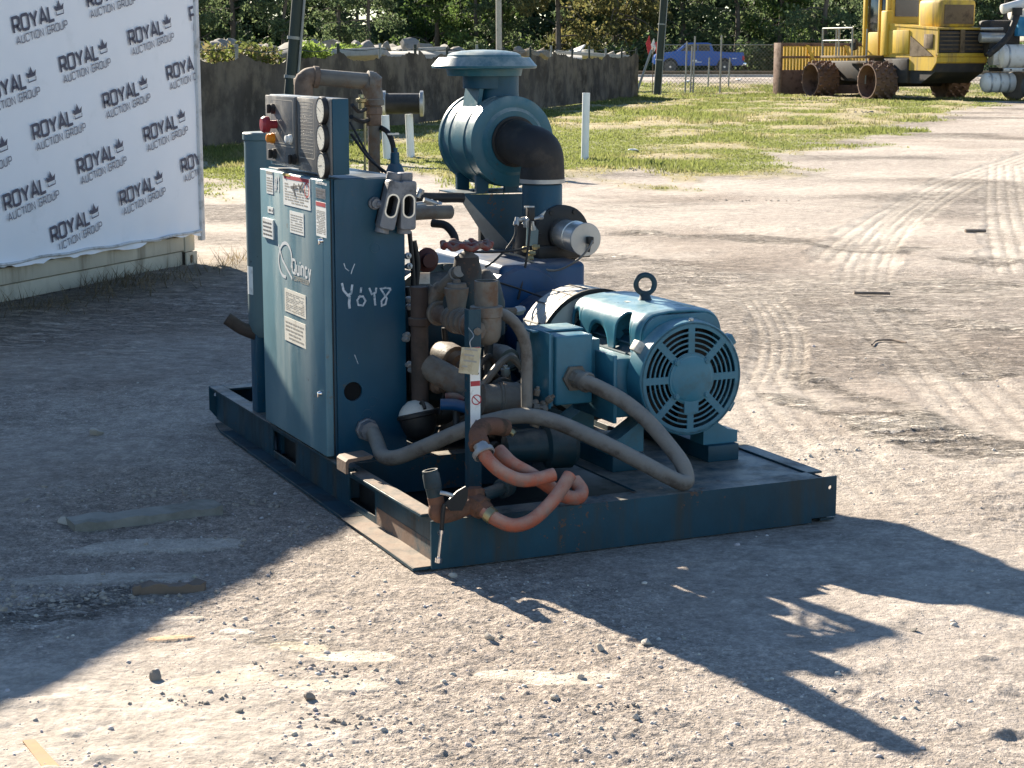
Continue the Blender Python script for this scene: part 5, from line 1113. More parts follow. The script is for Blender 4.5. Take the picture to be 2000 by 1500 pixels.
bm = BM(); tube(bm, [(0.173, -0.040, 0.195), (0.197, -0.070, 0.173), (0.249, -0.100, 0.150), (0.310, -0.110, 0.160), (0.373, -0.100, 0.195), (0.432, -0.080, 0.239), (0.487, -0.050, 0.287)], .0235, n=18, k=7, hollow=.72); obj('rubber_hose', bm, 'hose_orange', AC, ang=60)
bm = BM(); lathe(bm, (0.188, -0.060, 0.182), V((0.202, -0.080, 0.169)) - V((0.188, -0.060, 0.182)), [(-.012, .024), (-.012, .028), (.012, .028), (.012, .024)], 20, cap0=False, cap1=False); obj('hose_clamp', bm, 'brass', AC)
l0 = V((0.167, -0.010, 0.201))
bm = BM(); lathe(bm, V((0.162, 0.000, 0.208)), V((0.182, -0.040, 0.192)) - V((0.162, 0.000, 0.208)), [(-.03, .03), (.0, .041), (.03, .041), (.032, .034), (.05, .030), (.06, .026)], 8); L1 = obj('hose_union', bm, 'fit_rust', AC, ang=25)
bm = BM(); lathe(bm, V((0.167, 0.020, 0.233)), (-.1, -.3, -1), [(-.03, .02), (-.02, .034), (.01, .036), (.03, .03)], 8); obj('union_nut', bm, 'fit_rust', L1)
bm = BM(); cyl(bm, V((0.190, 0.020, 0.230)), V((0.302, 0.080, 0.233)), .022, n=16); lathe(bm, V((0.286, 0.075, 0.232)), V((0.359, 0.120, 0.233)) - V((0.286, 0.075, 0.232)), [(0, .026), (.004, .034), (.02, .036), (.05, .032), (.055, .02)], 16); obj('drain_nipple', bm, 'tank_paint', L1)
# open nipple, black elbow, lever valve and chromed pull
bm = BM(); a, b = V((0.013, -0.010, 0.243)), V((-0.003, 0.000, 0.341)); d1 = (b - a).normalized()
lathe(bm, a, b - a, [(0, .026), (.04, .0265), (.042, .029), (.085, .0285), (.088, .0262), ((b - a).length, .0262), ((b - a).length, .020), (.04, .020), (.04, 0)], 22, cap0=False); N1 = obj('open_nipple', bm, 'tank_paint', AC)
bm = BM(); tube(bm, [a + d1 * .01, a - d1 * .02, (0.012, -0.020, 0.198), (0.038, -0.015, 0.187), (0.088, 0.000, 0.189), (0.153, 0.000, 0.209)], .027, n=20, k=6); obj('street_elbow', bm, 'fit_rust', N1)
bm = BM(); pts = [V(q) for q in ((0.023, -0.060, 0.236), (0.041, -0.060, 0.251), (0.073, -0.050, 0.272), (0.104, -0.050, 0.286), (0.113, -0.050, 0.280), (0.111, -0.050, 0.242), (0.091, -0.050, 0.205), (0.045, -0.060, 0.211))]

poly3(bm, pts, (0, .006, 0)); LV = obj('lever_handle', bm, 'black', N1)
bm = BM(); tube(bm, [(0.013, -0.050, 0.274), (0.030, -0.060, 0.271), (0.052, -0.060, 0.262)], .007, n=8); obj('lever_pin', bm, 'galv', LV)
bm = BM(); tube(bm, [(0.023, -0.060, 0.236), (0.016, -0.062, 0.202), (0.013, -0.062, 0.159), (0.011, -0.062, 0.142)], .0075, n=10); obj('pull_strap', bm, 'black', N1)
bm = BM(); a, b = V((0.012, -0.064, 0.151)), V((-0.000, -0.064, 0.048)); lathe(bm, a, b - a, [(0, .009), (.012, .009), (.013, .0055), ((b - a).length - .012, .0055), ((b - a).length - .010, .012), ((b - a).length + .006, .012), ((b - a).length + .010, 0)], 14); obj('chrome_pull', bm, 'chrome', N1)
# bent pad on the rail
q = V((0.003, 0.840, 0.191)); bm = BM()
pr = [(-.05, 0), (-.05, .045), (-.04, .055), (.05, .062), (.06, .058), (.05, .048), (-.035, .042), (-.04, .03), (-.04, 0)]
prism(bm, pr, (q.x + .02, .87, SH + .001), (1, 0, 0), (0, 0, 1), .10); obj('bent_pad', bm, 'skid_rust', AC)
# solenoid cluster and control tubes beside the inlet valve
SOL = obj('solenoid_valve', box(BM(), (1.072, 1.520, 1.026), (.03, .03, .055), bev=.004), 'black', AC)
bm = BM(); q = V((1.067, 1.520, 1.056)); box(bm, q, (.045, .012, .008), bev=.002); obj('solenoid_clip', bm, 'galv', SOL)
for a, b, r_ in (((1.006, 1.520, 1.002), (1.044, 1.520, 1.005), .008), ((1.034, 1.510, 0.985), (1.053, 1.510, 1.006), .007), ((1.082, 1.510, 1.005), (1.125, 1.520, 1.011), .007), ((1.044, 1.500, 1.003), (1.044, 1.500, 0.977), .010), ((1.072, 1.500, 0.997), (1.077, 1.500, 0.963), .007), ((1.011, 1.520, 1.013), (1.001, 1.510, 0.986), .009)):
    bm = BM(); cyl(bm, a, b, r_, n=10); lathe(bm, b, V(b) - V(a), [(-.012, r_ * 1.4), (.004, r_ * 1.4), (.004, 0)], 6); obj('air_fitting', bm, 'galv', SOL)
bm = BM(); poly3(bm, [(1.129, 1.540, 1.018), (1.139, 1.540, 1.009), (1.156, 1.540, 1.036)], (0, .01, 0)); obj('bright_tab', bm, 'guard', SOL)
for pts, r_, mt_ in ((((1.296, 1.380, 0.917), (1.272, 1.370, 0.887), (1.230, 1.390, 0.837), (1.176, 1.440, 0.796), (1.126, 1.460, 0.794), (1.080, 1.490, 0.819), (1.013, 1.500, 0.853), (0.916, 1.520, 0.875), (0.855, 1.540, 0.878)), .0045, 'conduit_gray'),
                     (((1.001, 1.510, 0.986), (0.987, 1.490, 0.941), (0.950, 1.490, 0.889), (0.891, 1.490, 0.838), (0.851, 1.490, 0.815)), .005, 'black'),
                     (((1.053, 1.480, 1.004), (1.042, 1.470, 0.919), (1.021, 1.460, 0.814), (0.979, 1.440, 0.678)), .0055, 'black'),
                     (((0.787, 1.490, 0.882), (0.880, 1.490, 0.877), (0.973, 1.490, 0.878), (1.049, 1.500, 0.886)), .0055, 'black'),
                     (((0.892, 1.440, 0.754), (0.965, 1.420, 0.729), (1.031, 1.360, 0.702), (1.094, 1.320, 0.676)), .004, 'black')):
    bm = BM(); tube(bm, pts, r_, n=8); obj('control_tube', bm, mt_, AC)
for q in ((1.049, 1.520, 0.878), (1.077, 1.520, 0.859), (1.068, 1.520, 0.838), (1.106, 1.540, 0.884)):
    bm = BM(); lathe(bm, q, (1, -.4, .1), [(-.014, .008), (-.008, .014), (.006, .014), (.008, .009), (.018, .008)], 6); obj('tube_nut', bm, 'brass', AC)
bm = BM(); poly3(bm, [(1.120, 1.540, 0.953), (1.115, 1.540, 0.888), (1.063, 1.540, 0.890), (1.067, 1.540, 0.977), (1.101, 1.540, 0.976)], (0, .006, 0)); obj('valve_bracket', bm, 'cylinder_paint', AC)
bm = BM(); lathe(bm, (1.089, 1.320, 0.687), (.4, -.2, 1), [(-.05, .005), (.0, .007), (.012, .012), (.022, .010), (.024, 0)], 8); obj('guard_bolt', bm, 'black', AC)

# greasy clutter of lines between the cabinet and the motor
rr = random.Random(8)
for k in range(24):
    a = V((rr.uniform(.38, .62), rr.uniform(.62, 1.0), rr.uniform(.22, .5))); b = a + V((rr.uniform(.05, .25), rr.uniform(-.1, .2), rr.uniform(-.12, .3))); m = (a + b) / 2 + V((rr.uniform(-.05, .05), rr.uniform(-.05, .05), rr.uniform(0, .1)))
    bm = BM(); tube(bm, [a, m, b], rr.choice((.007, .010, .014, .018)), n=8, k=5); obj('service_line', bm, rr.choice(('black', 'pipe_iron', 'pipe_rust', 'pipe_dark')), AC)
    if k % 2: bm = BM(); lathe(bm, b, b - m, [(-.02, .012), (-.01, .019), (.012, .019), (.014, .012), (.024, .01)], 6); obj('line_nut', bm, rr.choice(('pipe_dark', 'galv', 'brass')), AC)
for q, r_ in (((0.488, 1.000, 0.529), .06), ((0.521, 0.950, 0.494), .045), ((0.717, 1.000, 0.513), .05), ((0.403, 0.950, 0.453), .04)):
    bm = BM(); lathe(bm, q, (.2, -.9, -.2), [(-.08, r_ * .7), (-.02, r_), (.03, r_), (.034, r_ * .75), (.06, r_ * .6), (.064, 0)], 18); obj('valve_housing', bm, 'pipe_rust' if r_ < .05 else 'pipe_iron', AC)

# ------------------------------------------------------------------ screened fence behind the grass
mat('screen', (.088, .072, .060), .9, var=.4, sc=.9, dirt=(.19, .155, .12), damt=.6, dsc=1.3, spec=.1)
mat('post_gray', (.26, .27, .26), .55, metal=.3, var=.15)
mat('pole_green', (.030, .042, .036), .7, var=.2, sc=2)
mat('concrete', (.40, .385, .35), .85, var=.15, sc=3, dirt=(.25, .24, .21), damt=.4, dsc=3, bump=.3)
mat('rock', (.25, .235, .21), .9, var=.3, sc=2.5, dirt=(.20, .17, .13), damt=.5, dsc=2.5, bump=.6, bsc=12)
mat('pvc', (.80, .82, .84), .4, var=.03)
mat('bark', (.12, .10, .08), .9, var=.3, sc=5, streak=True)
mat('wood_old', (.16, .12, .09), .85, var=.3, sc=8)
FA, FB = V((-5.533, 32.607, 0.000)), V((4.664, 69.910, 0.000))
FA = FA + (FA - FB).normalized() * 14
FN = empty('screened_fence', FA)
tag(FN, 'long chain-link fence hung with dark ragged privacy screen behind the grass', 'fence')
fl = (FB - FA).length; fd = (FB - FA).normalized(); fnrm = V((-fd.y, fd.x, 0))
npan = 20
for k in range(npan + 1):
    p = fd * (fl * k / npan)
    bm = BM(); lean = V((RNG.uniform(-.05, .05), RNG.uniform(-.05, .05), 0)); cyl(bm, p + V((0, 0, -.05)), p + lean + V((0, 0, 1.82 + RNG.uniform(-.05, .08))), .034, n=10); obj('post', bm, 'pole_green' if k % 3 else 'post_gray', FN)
hts = [RNG.uniform(1.5, 1.68) for _ in range(npan + 1)]
for k in range(npan):
    a, b = fd * (fl * k / npan), fd * (fl * (k + 1) / npan)
    nx, nz = 48, 12; xs = np.linspace(0, 1, nx); zs = np.linspace(0, 1, nz); X, Z = np.meshgrid(xs, zs)
    seedx = k * 7.3
    top = hts[k] * (1 - X) + hts[k + 1] * X - .10 * np.sin(X * PI) * (vn(np.array([seedx]), np.array([1.]), 3)[0]) + (vn(X * 3 + seedx, X * 0, 5) - .5) * .22 + (vn(X * 24 + seedx, X * 0, 6) - .5) * .05
    h = Z * top + .02
    bul = (fbm(X * 3 + seedx, Z * 1.2, 3, 9) - .5) * .22 * np.sin(X * PI) ** .5
    off = -.06 + bul * 1.0
    px = a.x + (b.x - a.x) * X - fnrm.x * (-off); py = a.y + (b.y - a.y) * X - fnrm.y * (-off)
    v = np.stack([px, py, h], -1).reshape(-1, 3); i = np.arange(nx * nz).reshape(nz, nx)
    f = np.stack([i[:-1, :-1], i[:-1, 1:], i[1:, 1:], i[1:, :-1]], -1).reshape(-1, 4)
    from_np('screen_panel', v, f, 'screen', FN, smooth=True)
    bm = BM(); mid = (a + b) / 2; tube(bm, [a + V((0, 0, 1.76)), mid + V((0, 0, 1.72 - .05 * RNG.random())), b + V((0, 0, 1.76))], .009, n=6, k=4); obj('top_wire', bm, 'pole_green', FN)

def pole(name, base, top, r0, r1, mt, label, conduit=None):
    e = empty(name, base); b = V(base); t = V(top) - b
    bm = BM(); lathe(bm, (0, 0, -.1), t, [(0, r0), (t.length, r1), (t.length + .05, 0)], 16); obj('shaft', bm, mt, e)
    if conduit:
        bm = BM(); o = V((r0 + .02, -.05, 0)); cyl(bm, o, o + t * .9, .022, n=8); obj('conduit_pipe', bm, 'post_gray', e)
        for k in (.15, .3, .45): bm = BM(); cc = t * k; lathe(bm, cc, t, [(0, r0 + .01), (.05, r0 + .01)], 16); obj('strap_band', bm, 'post_gray', e)
    return tag(e, label, 'utility pole')
b0 = (-3.778, 30.824, 0.000); pole('utility_pole', b0, (b0[0] + .42, b0[1] + .1, 4.2), .105, .095, 'pole_green', 'dark green leaning utility pole with a pale conduit, in front of the screened fence', True)
b0 = (5.599, 72.331, 0.000); pole('utility_pole', b0, (b0[0] + .55, b0[1], 9.0), .135, .11, 'pole_green', 'dark green utility pole at the end of the screened fence, left of the blue pickup', True)
b0 = (-0.603, 88.000, 0.751); pole('utility_pole', (b0[0], b0[1], 0), (b0[0] - .05, b0[1], 10.0), .14, .12, 'concrete', 'pale bare concrete pole standing among the rubble behind the fence')

# marker flag and leaning stay at the fence corner
e = empty('leaning_stay', (4.607, 69.910, 0.000)); bm = BM(); cyl(bm, (0, 0, 0), (.62, .2, 1.75), .05, n=8); obj('stay_tube', bm, 'post_gray', e); tag(e, 'leaning grey stay tube propping the end of the screened fence', 'stay')
mat('flag_cloth', (.62, .40, .38), .8, var=.2)
mat('flag_red', (.55, .05, .06), .8, var=.2)
e = empty('marker_ribbon', (5.55, 73.8, 1.7))
for k, (dx, mt_) in enumerate(((-.2, 'flag_red'), (-.02, 'paper_white'), (.12, 'flag_red'), (.26, 'paper_white'))):
    bm = BM(); xs = [(dx - .08, .0, .30 - .1 * k % .2), (dx + .06, .05, .62 - .12 * k), (dx + .14, -.04, .12), (dx + .02, .03, -.12)]; poly3(bm, xs, (.0, .02, 0)); obj('ribbon_strip', bm, mt_, e)
bm = BM(); cyl(bm, (0, .02, -1.7), (.02, .02, .2), .02, n=6); obj('ribbon_stake', bm, 'wood_old', e)
tag(e, 'torn red and white marker ribbon tied above the fence corner', 'ribbon')

# white PVC pipe stands
for nm, px, zt_, lab in (('pvc_post', (1.152, 29.362, 0.000), 1.055, 'white plastic pipe post standing alone on the grass right of the air filter'),):
    e = empty(nm, px); bm = BM(); lathe(bm, (0, 0, -.1), (.015, 0, 1), [(0, .060), (zt_ + .1, .060), (zt_ + .1, .053), (zt_ - .2, .053), (zt_ - .2, 0)], 20); obj('pipe', bm, 'pvc', e); tag(e, lab, 'pipe post')
for px, lab in (((-1.636, 30.075, 0.000), 'white plastic pipe post under the right end of the black pipe spool'), ((-1.980, 29.502, 0.000), 'white plastic pipe post under the left end of the black pipe spool')):
    e = empty('pvc_post', px); bm = BM(); cyl(bm, (0, 0, -.1), (-.03, 0, .70), .064, n=20); obj('pipe', bm, 'pvc', e); tag(e, lab, 'pipe post')
zs_ = .87; xa, xb = (-2.044, 30.000, 0.848)[0], (-1.467, 30.000, 0.848)[0]
e = empty('pipe_spool', ((xa + xb) / 2, 30.0, 0)); hw = (xb - xa) / 2
bm = BM(); cyl(bm, (-hw, 0, zs_), (hw, 0, zs_), .165, n=28); obj('barrel', bm, 'black', e)
for sx in (-1, 1):
    bm = BM(); lathe(bm, (sx * (hw - .02), 0, zs_), (sx, 0, 0), [(0, .165), (.01, .205), (.06, .205), (.065, .18), (.07, .15), (.07, 0)], 28); obj('flange_ring', bm, 'galv', e)
tag(e, 'short black pipe spool with grey flanges lying across two white plastic posts', 'pipe spool')

# rubble and debris beyond the fence
def mound():
    nx, ny = 150, 26
    t = np.linspace(0, 1.02, nx); w = np.linspace(0, 1, ny); T, Wd = np.meshgrid(t, w)
    off = 2.2 + Wd * 14
    px = FA.x + fd.x * fl * T + fnrm.x * off; py = FA.y + fd.y * fl * T + fnrm.y * off
    n = fbm(px * .35, py * .35, 4, 201); n2 = fbm(px * 1.6, py * 1.6, 3, 205)
    z = np.sin(np.clip(Wd * 1.1, 0, 1) * PI) ** .6 * (1.05 + n * 1.15 + (n2 - .5) * .9) - .05
    c = np.array((.22, .205, .18)) * (.35 + 1.1 * n2)[..., None]
    gm = np.clip((fbm(px * .25 + 9, py * .25, 3, 207) - .5) * 6, 0, 1) * np.clip(1 - T * 1.3, 0, 1)
    c = c + (np.array((.12, .13, .045)) - c) * (gm * .7)[..., None]
    v = np.stack([px, py, z], -1).reshape(-1, 3); i = np.arange(nx * ny).reshape(ny, nx)
    f = np.stack([i[:-1, :-1], i[:-1, 1:], i[1:, 1:], i[1:, :-1]], -1).reshape(-1, 4)
    return tag(from_np('rubble_mound', v, f, 'stone', cols=c.reshape(-1, 3), smooth=True), kind='structure')
mound()
def rock_mesh(seed, flat=.7):
    bm = BM(); bmesh.ops.create_icosphere(bm, subdivisions=2, radius=1); rr = random.Random(seed)
    ax = [V((rr.uniform(-1, 1), rr.uniform(-1, 1), rr.uniform(-1, 1))).normalized() for _ in range(9)]; cut = [rr.uniform(.32, .7) for _ in ax]
    for v in bm.verts:
        for a, c in zip(ax, cut):
            d = v.co.dot(a)
            if d > c: v.co -= a * (d - c) * .9
        v.co += V((rr.uniform(-1, 1), rr.uniform(-1, 1), rr.uniform(-1, 1))) * .03; v.co.z *= flat
    me = bpy.data.meshes.new('boulder'); bm.to_mesh(me); bm.free(); me.materials.append(MT['rock']); me.shade_smooth(); me.set_sharp_from_angle(angle=math.radians(30)); return me
RM = [rock_mesh(s) for s in range(6)]
rr = random.Random(11)
for u_, z_, y_, s_ in ((440, 1.9, 44, .32), (462, 1.95, 46, .38), (478, 1.88, 45, .3), (420, 1.82, 43, .35), (515, 1.84, 47, .26), (600, 1.86, 49, .3), (622, 1.95, 50, .34), (648, 1.92, 52, .34), (672, 1.85, 50, .28), (705, 1.86, 53, .36), (718, 1.92, 54, .34), (757, 1.9, 55, .34), (803, 1.96, 57, .42), (830, 1.9, 60, .3), (445, 1.42, 40, .34), (480, 1.4, 40, .36), (505, 1.42, 41, .34), (398, 1.85, 42, .3), (548, 1.75, 46, .25), (870, 1.88, 62, .34), (1095, 1.62, 80, .4), (1125, 1.58, 82, .4), (1160, 1.6, 84, .4), (1190, 1.62, 86, .4), (1062, 1.7, 76, .45), (1040, 1.75, 74, .4), (1210, 1.65, 88, .45), (1015, 1.8, 70, .35), (735, 1.7, 50, .3), (780, 1.72, 52, .32), (690, 1.72, 48, .26), (895, 1.75, 62, .4), (590, 1.68, 45, .28), (560, 1.7, 44, .3), (530, 1.85, 46, .22), (660, 1.66, 46, .26)):
    o = bpy.data.objects.new('boulder', rr.choice(RM)); COL.objects.link(o)
    d_ = y_; o.location = ((u_ - 1000) / 3600 * d_ * 1.0, d_, z_ - s_ * .3); o.scale = (s_ * rr.uniform(.9, 1.4), s_, s_ * rr.uniform(.8, 1.1)); o.rotation_euler = (rr.uniform(-.3, .3), rr.uniform(-.3, .3), rr.uniform(0, 6))
    tag(o, ('large ' if s_ > .36 else 'small ' if s_ < .29 else '') + ('grey boulder high on the rubble heap ' if z_ > 1.7 else 'grey boulder low on the rubble heap ') + ('right of the leaning pole' if 570 < u_ < 640 else 'left of the leaning pole' if 500 < u_ <= 570 else 'near the banner edge' if u_ <= 440 else 'between banner and leaning pole' if u_ <= 500 else 'above the discharge pipe' if u_ < 725 else 'left of the air filter cap' if u_ < 850 else 'beside the air filter cap' if u_ < 1050 else 'between air filter cap and ribbon'), 'boulder', 'boulders on the rubble heap')
for k, (u_, z_, y_, w_, h_) in enumerate(((760, 1.55, 50, 2.4, .22), (690, 1.5, 46, 2.0, .2), (850, 1.52, 56, 2.2, .18), (1075, 1.45, 78, 2.6, .2), (1150, 1.5, 80, 3.2, .16), (820, 1.72, 60, 1.6, .14))):
    o = obj('concrete_slab', box(BM(), (0, 0, 0), (w_, 1.4, h_), rot=Matrix.Rotation(rr.uniform(-.08, .08), 3, 'Y') @ Matrix.Rotation(rr.uniform(-.25, .25), 3, 'X'), bev=.03), 'concrete'); o.location = ((u_ - 1000) / 3600 * y_, y_, z_); o.rotation_euler = (0, 0, rr.uniform(-.3, .3))
    tag(o, 'pale flat concrete slab tipped on the rubble heap behind the fence', 'concrete slab', 'slabs on the rubble heap')

LMK = ((330, 'beside the right edge of the banner'), (450, 'above the vine on the fence'), (570, 'behind the leaning green pole'), (680, 'above the boulders left of the air filter'), (820, 'just left of the air filter cap'), (930, 'behind the air filter cap'), (1000, 'by the pale concrete pole'), (1110, 'over the slabs right of the air filter'), (1210, 'left of the marker ribbon'), (1290, 'behind the green pole near the pickup'), (1370, 'above the blue pickup'), (1460, 'right of the blue pickup'), (1560, 'above the left end of the compactor blade'), (1650, 'above the right end of the compactor blade'), (1740, 'behind the compactor cab'), (1850, 'behind the compactor engine'), (1960, 'behind the vacuum truck'))
def landmark(u): return min(LMK, key=lambda q: abs(q[0] - u))[1]
rr = random.Random(19)
mat('debris_pale', (.55, .53, .50), .8, var=.2, sc=3); mat('debris_blue', (.10, .14, .20), .7, var=.3)
for k in range(26):
    u_ = rr.choice((rr.uniform(690, 860), rr.uniform(1010, 1230), rr.uniform(395, 860))); y_ = 44 + (u_ - 400) / 830 * 42; s_ = rr.uniform(.25, .9)
    o = obj('debris_piece', box(BM(), (0, 0, 0), (s_, s_ * rr.uniform(.3, .8), rr.uniform(.04, .16)), rot=Matrix.Rotation(rr.uniform(-.6, .6), 3, 'X') @ Matrix.Rotation(rr.uniform(-.5, .5), 3, 'Y'), bev=.01), rr.choice(('debris_pale', 'concrete', 'rock', 'wood_old', 'debris_blue')))
    o.location = ((u_ - 1000) / 3600 * y_, y_, rr.uniform(1.5, 1.85)); o.rotation_euler = (0, 0, rr.uniform(0, 3)); tag(o, {'debris_pale': 'pale', 'concrete': 'concrete grey', 'rock': 'dull grey', 'wood_old': 'brown wooden', 'debris_blue': 'dark bluish'}[o.data.materials[0].name] + ' flat scrap on the rubble heap, ' + landmark(u_), 'debris', 'scrap on the rubble heap')

# ------------------------------------------------------------------ foliage
def leaf_cloud(cent, rad, n, size, cols, seed, droop=0.0):
    """n leaf quads spread through lumpy clusters"""
    rg = np.random.default_rng(seed)
    cent = np.array(cent); rad = np.array(rad); k = rg.integers(0, len(cent), n)
    d = rg.normal(size=(n, 3)); d /= np.linalg.norm(d, axis=1)[:, None]
    r = rg.random(n) ** .45
    p = cent[k] + d * r[:, None] * rad[k][:, None] * np.array((1, 1, .8))
    u = rg.normal(size=(n, 3)); u[:, 2] -= droop; u /= np.linalg.norm(u, axis=1)[:, None]
    w = np.cross(u, rg.normal(size=(n, 3))); w /= np.linalg.norm(w, axis=1)[:, None]
    s = size * rg.uniform(.5, 1.3, n)[:, None]
    v = np.stack([p - u * s - w * s * .0, p + w * s * .42, p + u * s, p - w * s * .42], 1).reshape(-1, 3)
    f = np.arange(n * 4).reshape(n, 4)
    cc = np.array(cols)[rg.integers(0, len(cols), n)] * rg.uniform(.65, 1.3, (n, 1))
    return v, f, np.repeat(cc, 4, 0)

def tree_mesh(seed, h, wid, dens, cols, droop, lowest):
    rr = random.Random(seed); bm = BM(); cent, rad = [], []
    trunk = [V((0, 0, -.2)), V((rr.uniform(-.2, .2), rr.uniform(-.2, .2), h * .35)), V((rr.uniform(-.5, .5), rr.uniform(-.5, .5), h * .7)), V((rr.uniform(-.6, .6), rr.uniform(-.6, .6), h))]
    tube(bm, trunk, lambda t: .17 * (1 - t) + .03, n=9, k=5)
    tp = spline(trunk, 8)
    for q in range(26):
        t = lowest + (1 - lowest) * (q + rr.random()) / 26; b = tp[min(len(tp) - 1, int(t * (len(tp) - 1)))]; a = rr.uniform(0, 2 * PI)
        l = wid * (1.15 - t * .75) * rr.uniform(.5, 1.0)
        e = b + V((math.cos(a) * l, math.sin(a) * l, rr.uniform(-.1, .5) * l - droop * l * .5))
        tube(bm, [b, (b + e) / 2 + V((0, 0, .15 * l)), e], lambda s: .045 * (1 - s) + .012, n=5, k=3)
        for s in (.45, .75, 1.0):
            c = b.lerp(e, s); cent.append((c.x, c.y, c.z - droop * .3)); rad.append(rr.uniform(.45, .85) * wid * .30)
    tm = bpy.data.meshes.new('trunk'); bmesh.ops.recalc_face_normals(bm, faces=bm.faces[:]); bm.to_mesh(tm); bm.free(); tm.materials.append(MT['bark']); tm.shade_smooth()
    v, f, c = leaf_cloud(cent, rad, dens, .17, cols, seed, droop)
    o = from_np('crown', v, f, 'leaf', cols=c); cm = o.data; bpy.data.objects.remove(o)
    return tm, cm
DK = [(.105, .15, .07), (.13, .18, .085), (.095, .135, .07), (.16, .20, .09)]
OL = [(.17, .16, .055), (.14, .145, .055), (.20, .175, .065), (.11, .12, .05)]
GN = [(.095, .15, .04), (.12, .175, .05), (.07, .115, .04)]
TK = [tree_mesh(1, 9.5, 3.4, 5200, DK, .3, .06), tree_mesh(2, 11, 3.8, 5600, DK, .5, .05), tree_mesh(3, 8.5, 3.6, 5200, GN, .2, .08), tree_mesh(4, 10, 4.2, 6500, OL, 1.1, .05), tree_mesh(5, 12, 3.2, 4800, DK, .6, .10)]
KN = ['dark evergreen tree', 'tall dark drooping tree', 'fresh green leafy tree', 'olive weeping tree', 'slender dark tree']
rr = random.Random(21)
spots = []
for k in range(27):
    spots.append((-34 + k * 3.1 + rr.uniform(-.8, .8), 129 + rr.uniform(-3, 5)))
for k in range(18):
    spots.append((-36 + k * 4.9 + rr.uniform(-1, 1), 140 + rr.uniform(-3, 3)))
for k, (x, y) in enumerate(spots):
    u_ = 1000 + 3600 * x / y
    kind = 3 if 1060 < u_ < 1300 and k < 27 else (2 if 760 < u_ < 880 or (k % 7 == 3) else rr.choice((0, 1, 4, 0, 1)))
    if u_ < 300 or u_ > 2080: continue
    tm, cm = TK[kind]
    e = empty('tree', (x, y, .3), rr.uniform(0, 6.28)); s = rr.uniform(.85, 1.15); e.scale = (s, s, s)
    for nm, me in (('trunk', tm), ('crown', cm)):
        o = bpy.data.objects.new(nm, me); COL.objects.link(o); o.parent = e
    tag(e, KN[kind] + (' in the front row, ' if k < 27 else ' in the second row, ') + landmark(u_), 'tree', 'trees along the back of the yard')
# low undergrowth closing the wood
cen, rd = [], []
for k in range(420):
    x = -60 + 150 * rr.random(); y = 124 + 18 * rr.random(); cen.append((x, y, .5 + 1.6 * rr.random())); rd.append(rr.uniform(.8, 1.6))
v, f, c = leaf_cloud(cen, rd, 44000, .24, DK + GN[:1], 77)
tag(from_np('undergrowth', v, f, 'leaf', cols=c), 'dense dark undergrowth filling the wood at the back', 'undergrowth', kind='stuff')
# a second, plain screen of foliage deeper in the wood
cen, rd = [], []
for k in range(950):
    x = -75 + 185 * rr.random(); y = 148 + 10 * rr.random(); cen.append((x, y, 10 * rr.random())); rd.append(rr.uniform(1.4, 2.6))
v, f, c = leaf_cloud(cen, rd, 165000, .5, DK, 79)
tag(from_np('far_wood', v, f, 'leaf', cols=c), 'far dark wood behind the tree line reading as one mass', 'wood', kind='stuff')
# vines on the fence and heap
for lab, (u0, u1), y_, zc_, n, cols, sd_ in (('yellow green vine scrambling over the fence top left of the leaning pole', (395, 545), 36, 1.62, 2600, [(.16, .19, .05), (.11, .13, .04), (.20, .17, .08)], 5),
                                             ('bright green vine on the rubble right of the leaning pole', (585, 700), 42, 1.62, 2600, [(.17, .25, .05), (.22, .30, .07), (.12, .16, .04)], 6)):
    rg = np.random.default_rng(sd_); cen = []
    for k in range(34):
        t = rg.random(); u_ = u0 + (u1 - u0) * t; yy_ = y_ + 6 * t; cen.append(((u_ - 1000) / 3600 * yy_, yy_ + rg.uniform(-.4, .4), zc_ + rg.uniform(-.28, .14)))
    v, f, c = leaf_cloud(cen, [.24] * 34, n, .07, cols, sd_); o = from_np('vine', v, f, 'leaf', cols=c); tag(o, lab, 'vine')
rg = np.random.default_rng(9)

# grass blades
def grass(n, seed):
    rg = np.random.default_rng(seed)
    y = 1 / rg.uniform(1 / 92., 1 / 21., n); y = np.where(rg.random(n) < .5, rg.uniform(22, 92, n), y); x = rg.uniform(-.36, .36, n) * y
    g = grass_mask(x, y); dn = fbm(x * .8, y * .5, 4, 101)
    keep = rg.random(n) < g ** 1.5 * np.clip(1.35 - (dn - .42) * 6, .06, 1)
    x, y, dn = x[keep], y[keep], dn[keep]; n = len(x)
    z = ground_fields(x, y)[0]
    tall = np.clip((fbm(x * .5 + 8, y * .4, 3, 133) - .5) * 5, 0, 1)
    h = rg.uniform(.008, .028, n) * (1 + 2.2 * tall) * (1 + y / 110); w = rg.uniform(.006, .014, n) * (1 + y / 45)
    a = rg.uniform(0, 2 * PI, n); lx = rg.normal(0, .4, n) * h; ly = rg.normal(0, .4, n) * h
    v = np.stack([np.stack([x - np.cos(a) * w, y - np.sin(a) * w, z - .01], -1), np.stack([x + np.cos(a) * w, y + np.sin(a) * w, z - .01], -1), np.stack([x + lx, y + ly, z + h], -1)], 1).reshape(-1, 3)
    dry = np.clip((dn - .44) * 5, 0, 1)[:, None] * .8 + rg.random((n, 1)) * .25
    c = np.array((.205, .245, .065)) * (1 - dry) + np.array((.36, .31, .17)) * dry; c = c * rg.uniform(.62, 1.1, (n, 1))
    return v, np.arange(n * 3).reshape(n, 3), np.repeat(c, 3, 0)
v, f, c = grass(620000, 17)
tag(from_np('grass', v, f, 'leaf', cols=c), 'patchy green and yellowing grass between the yard and the fence', 'grass', kind='stuff')
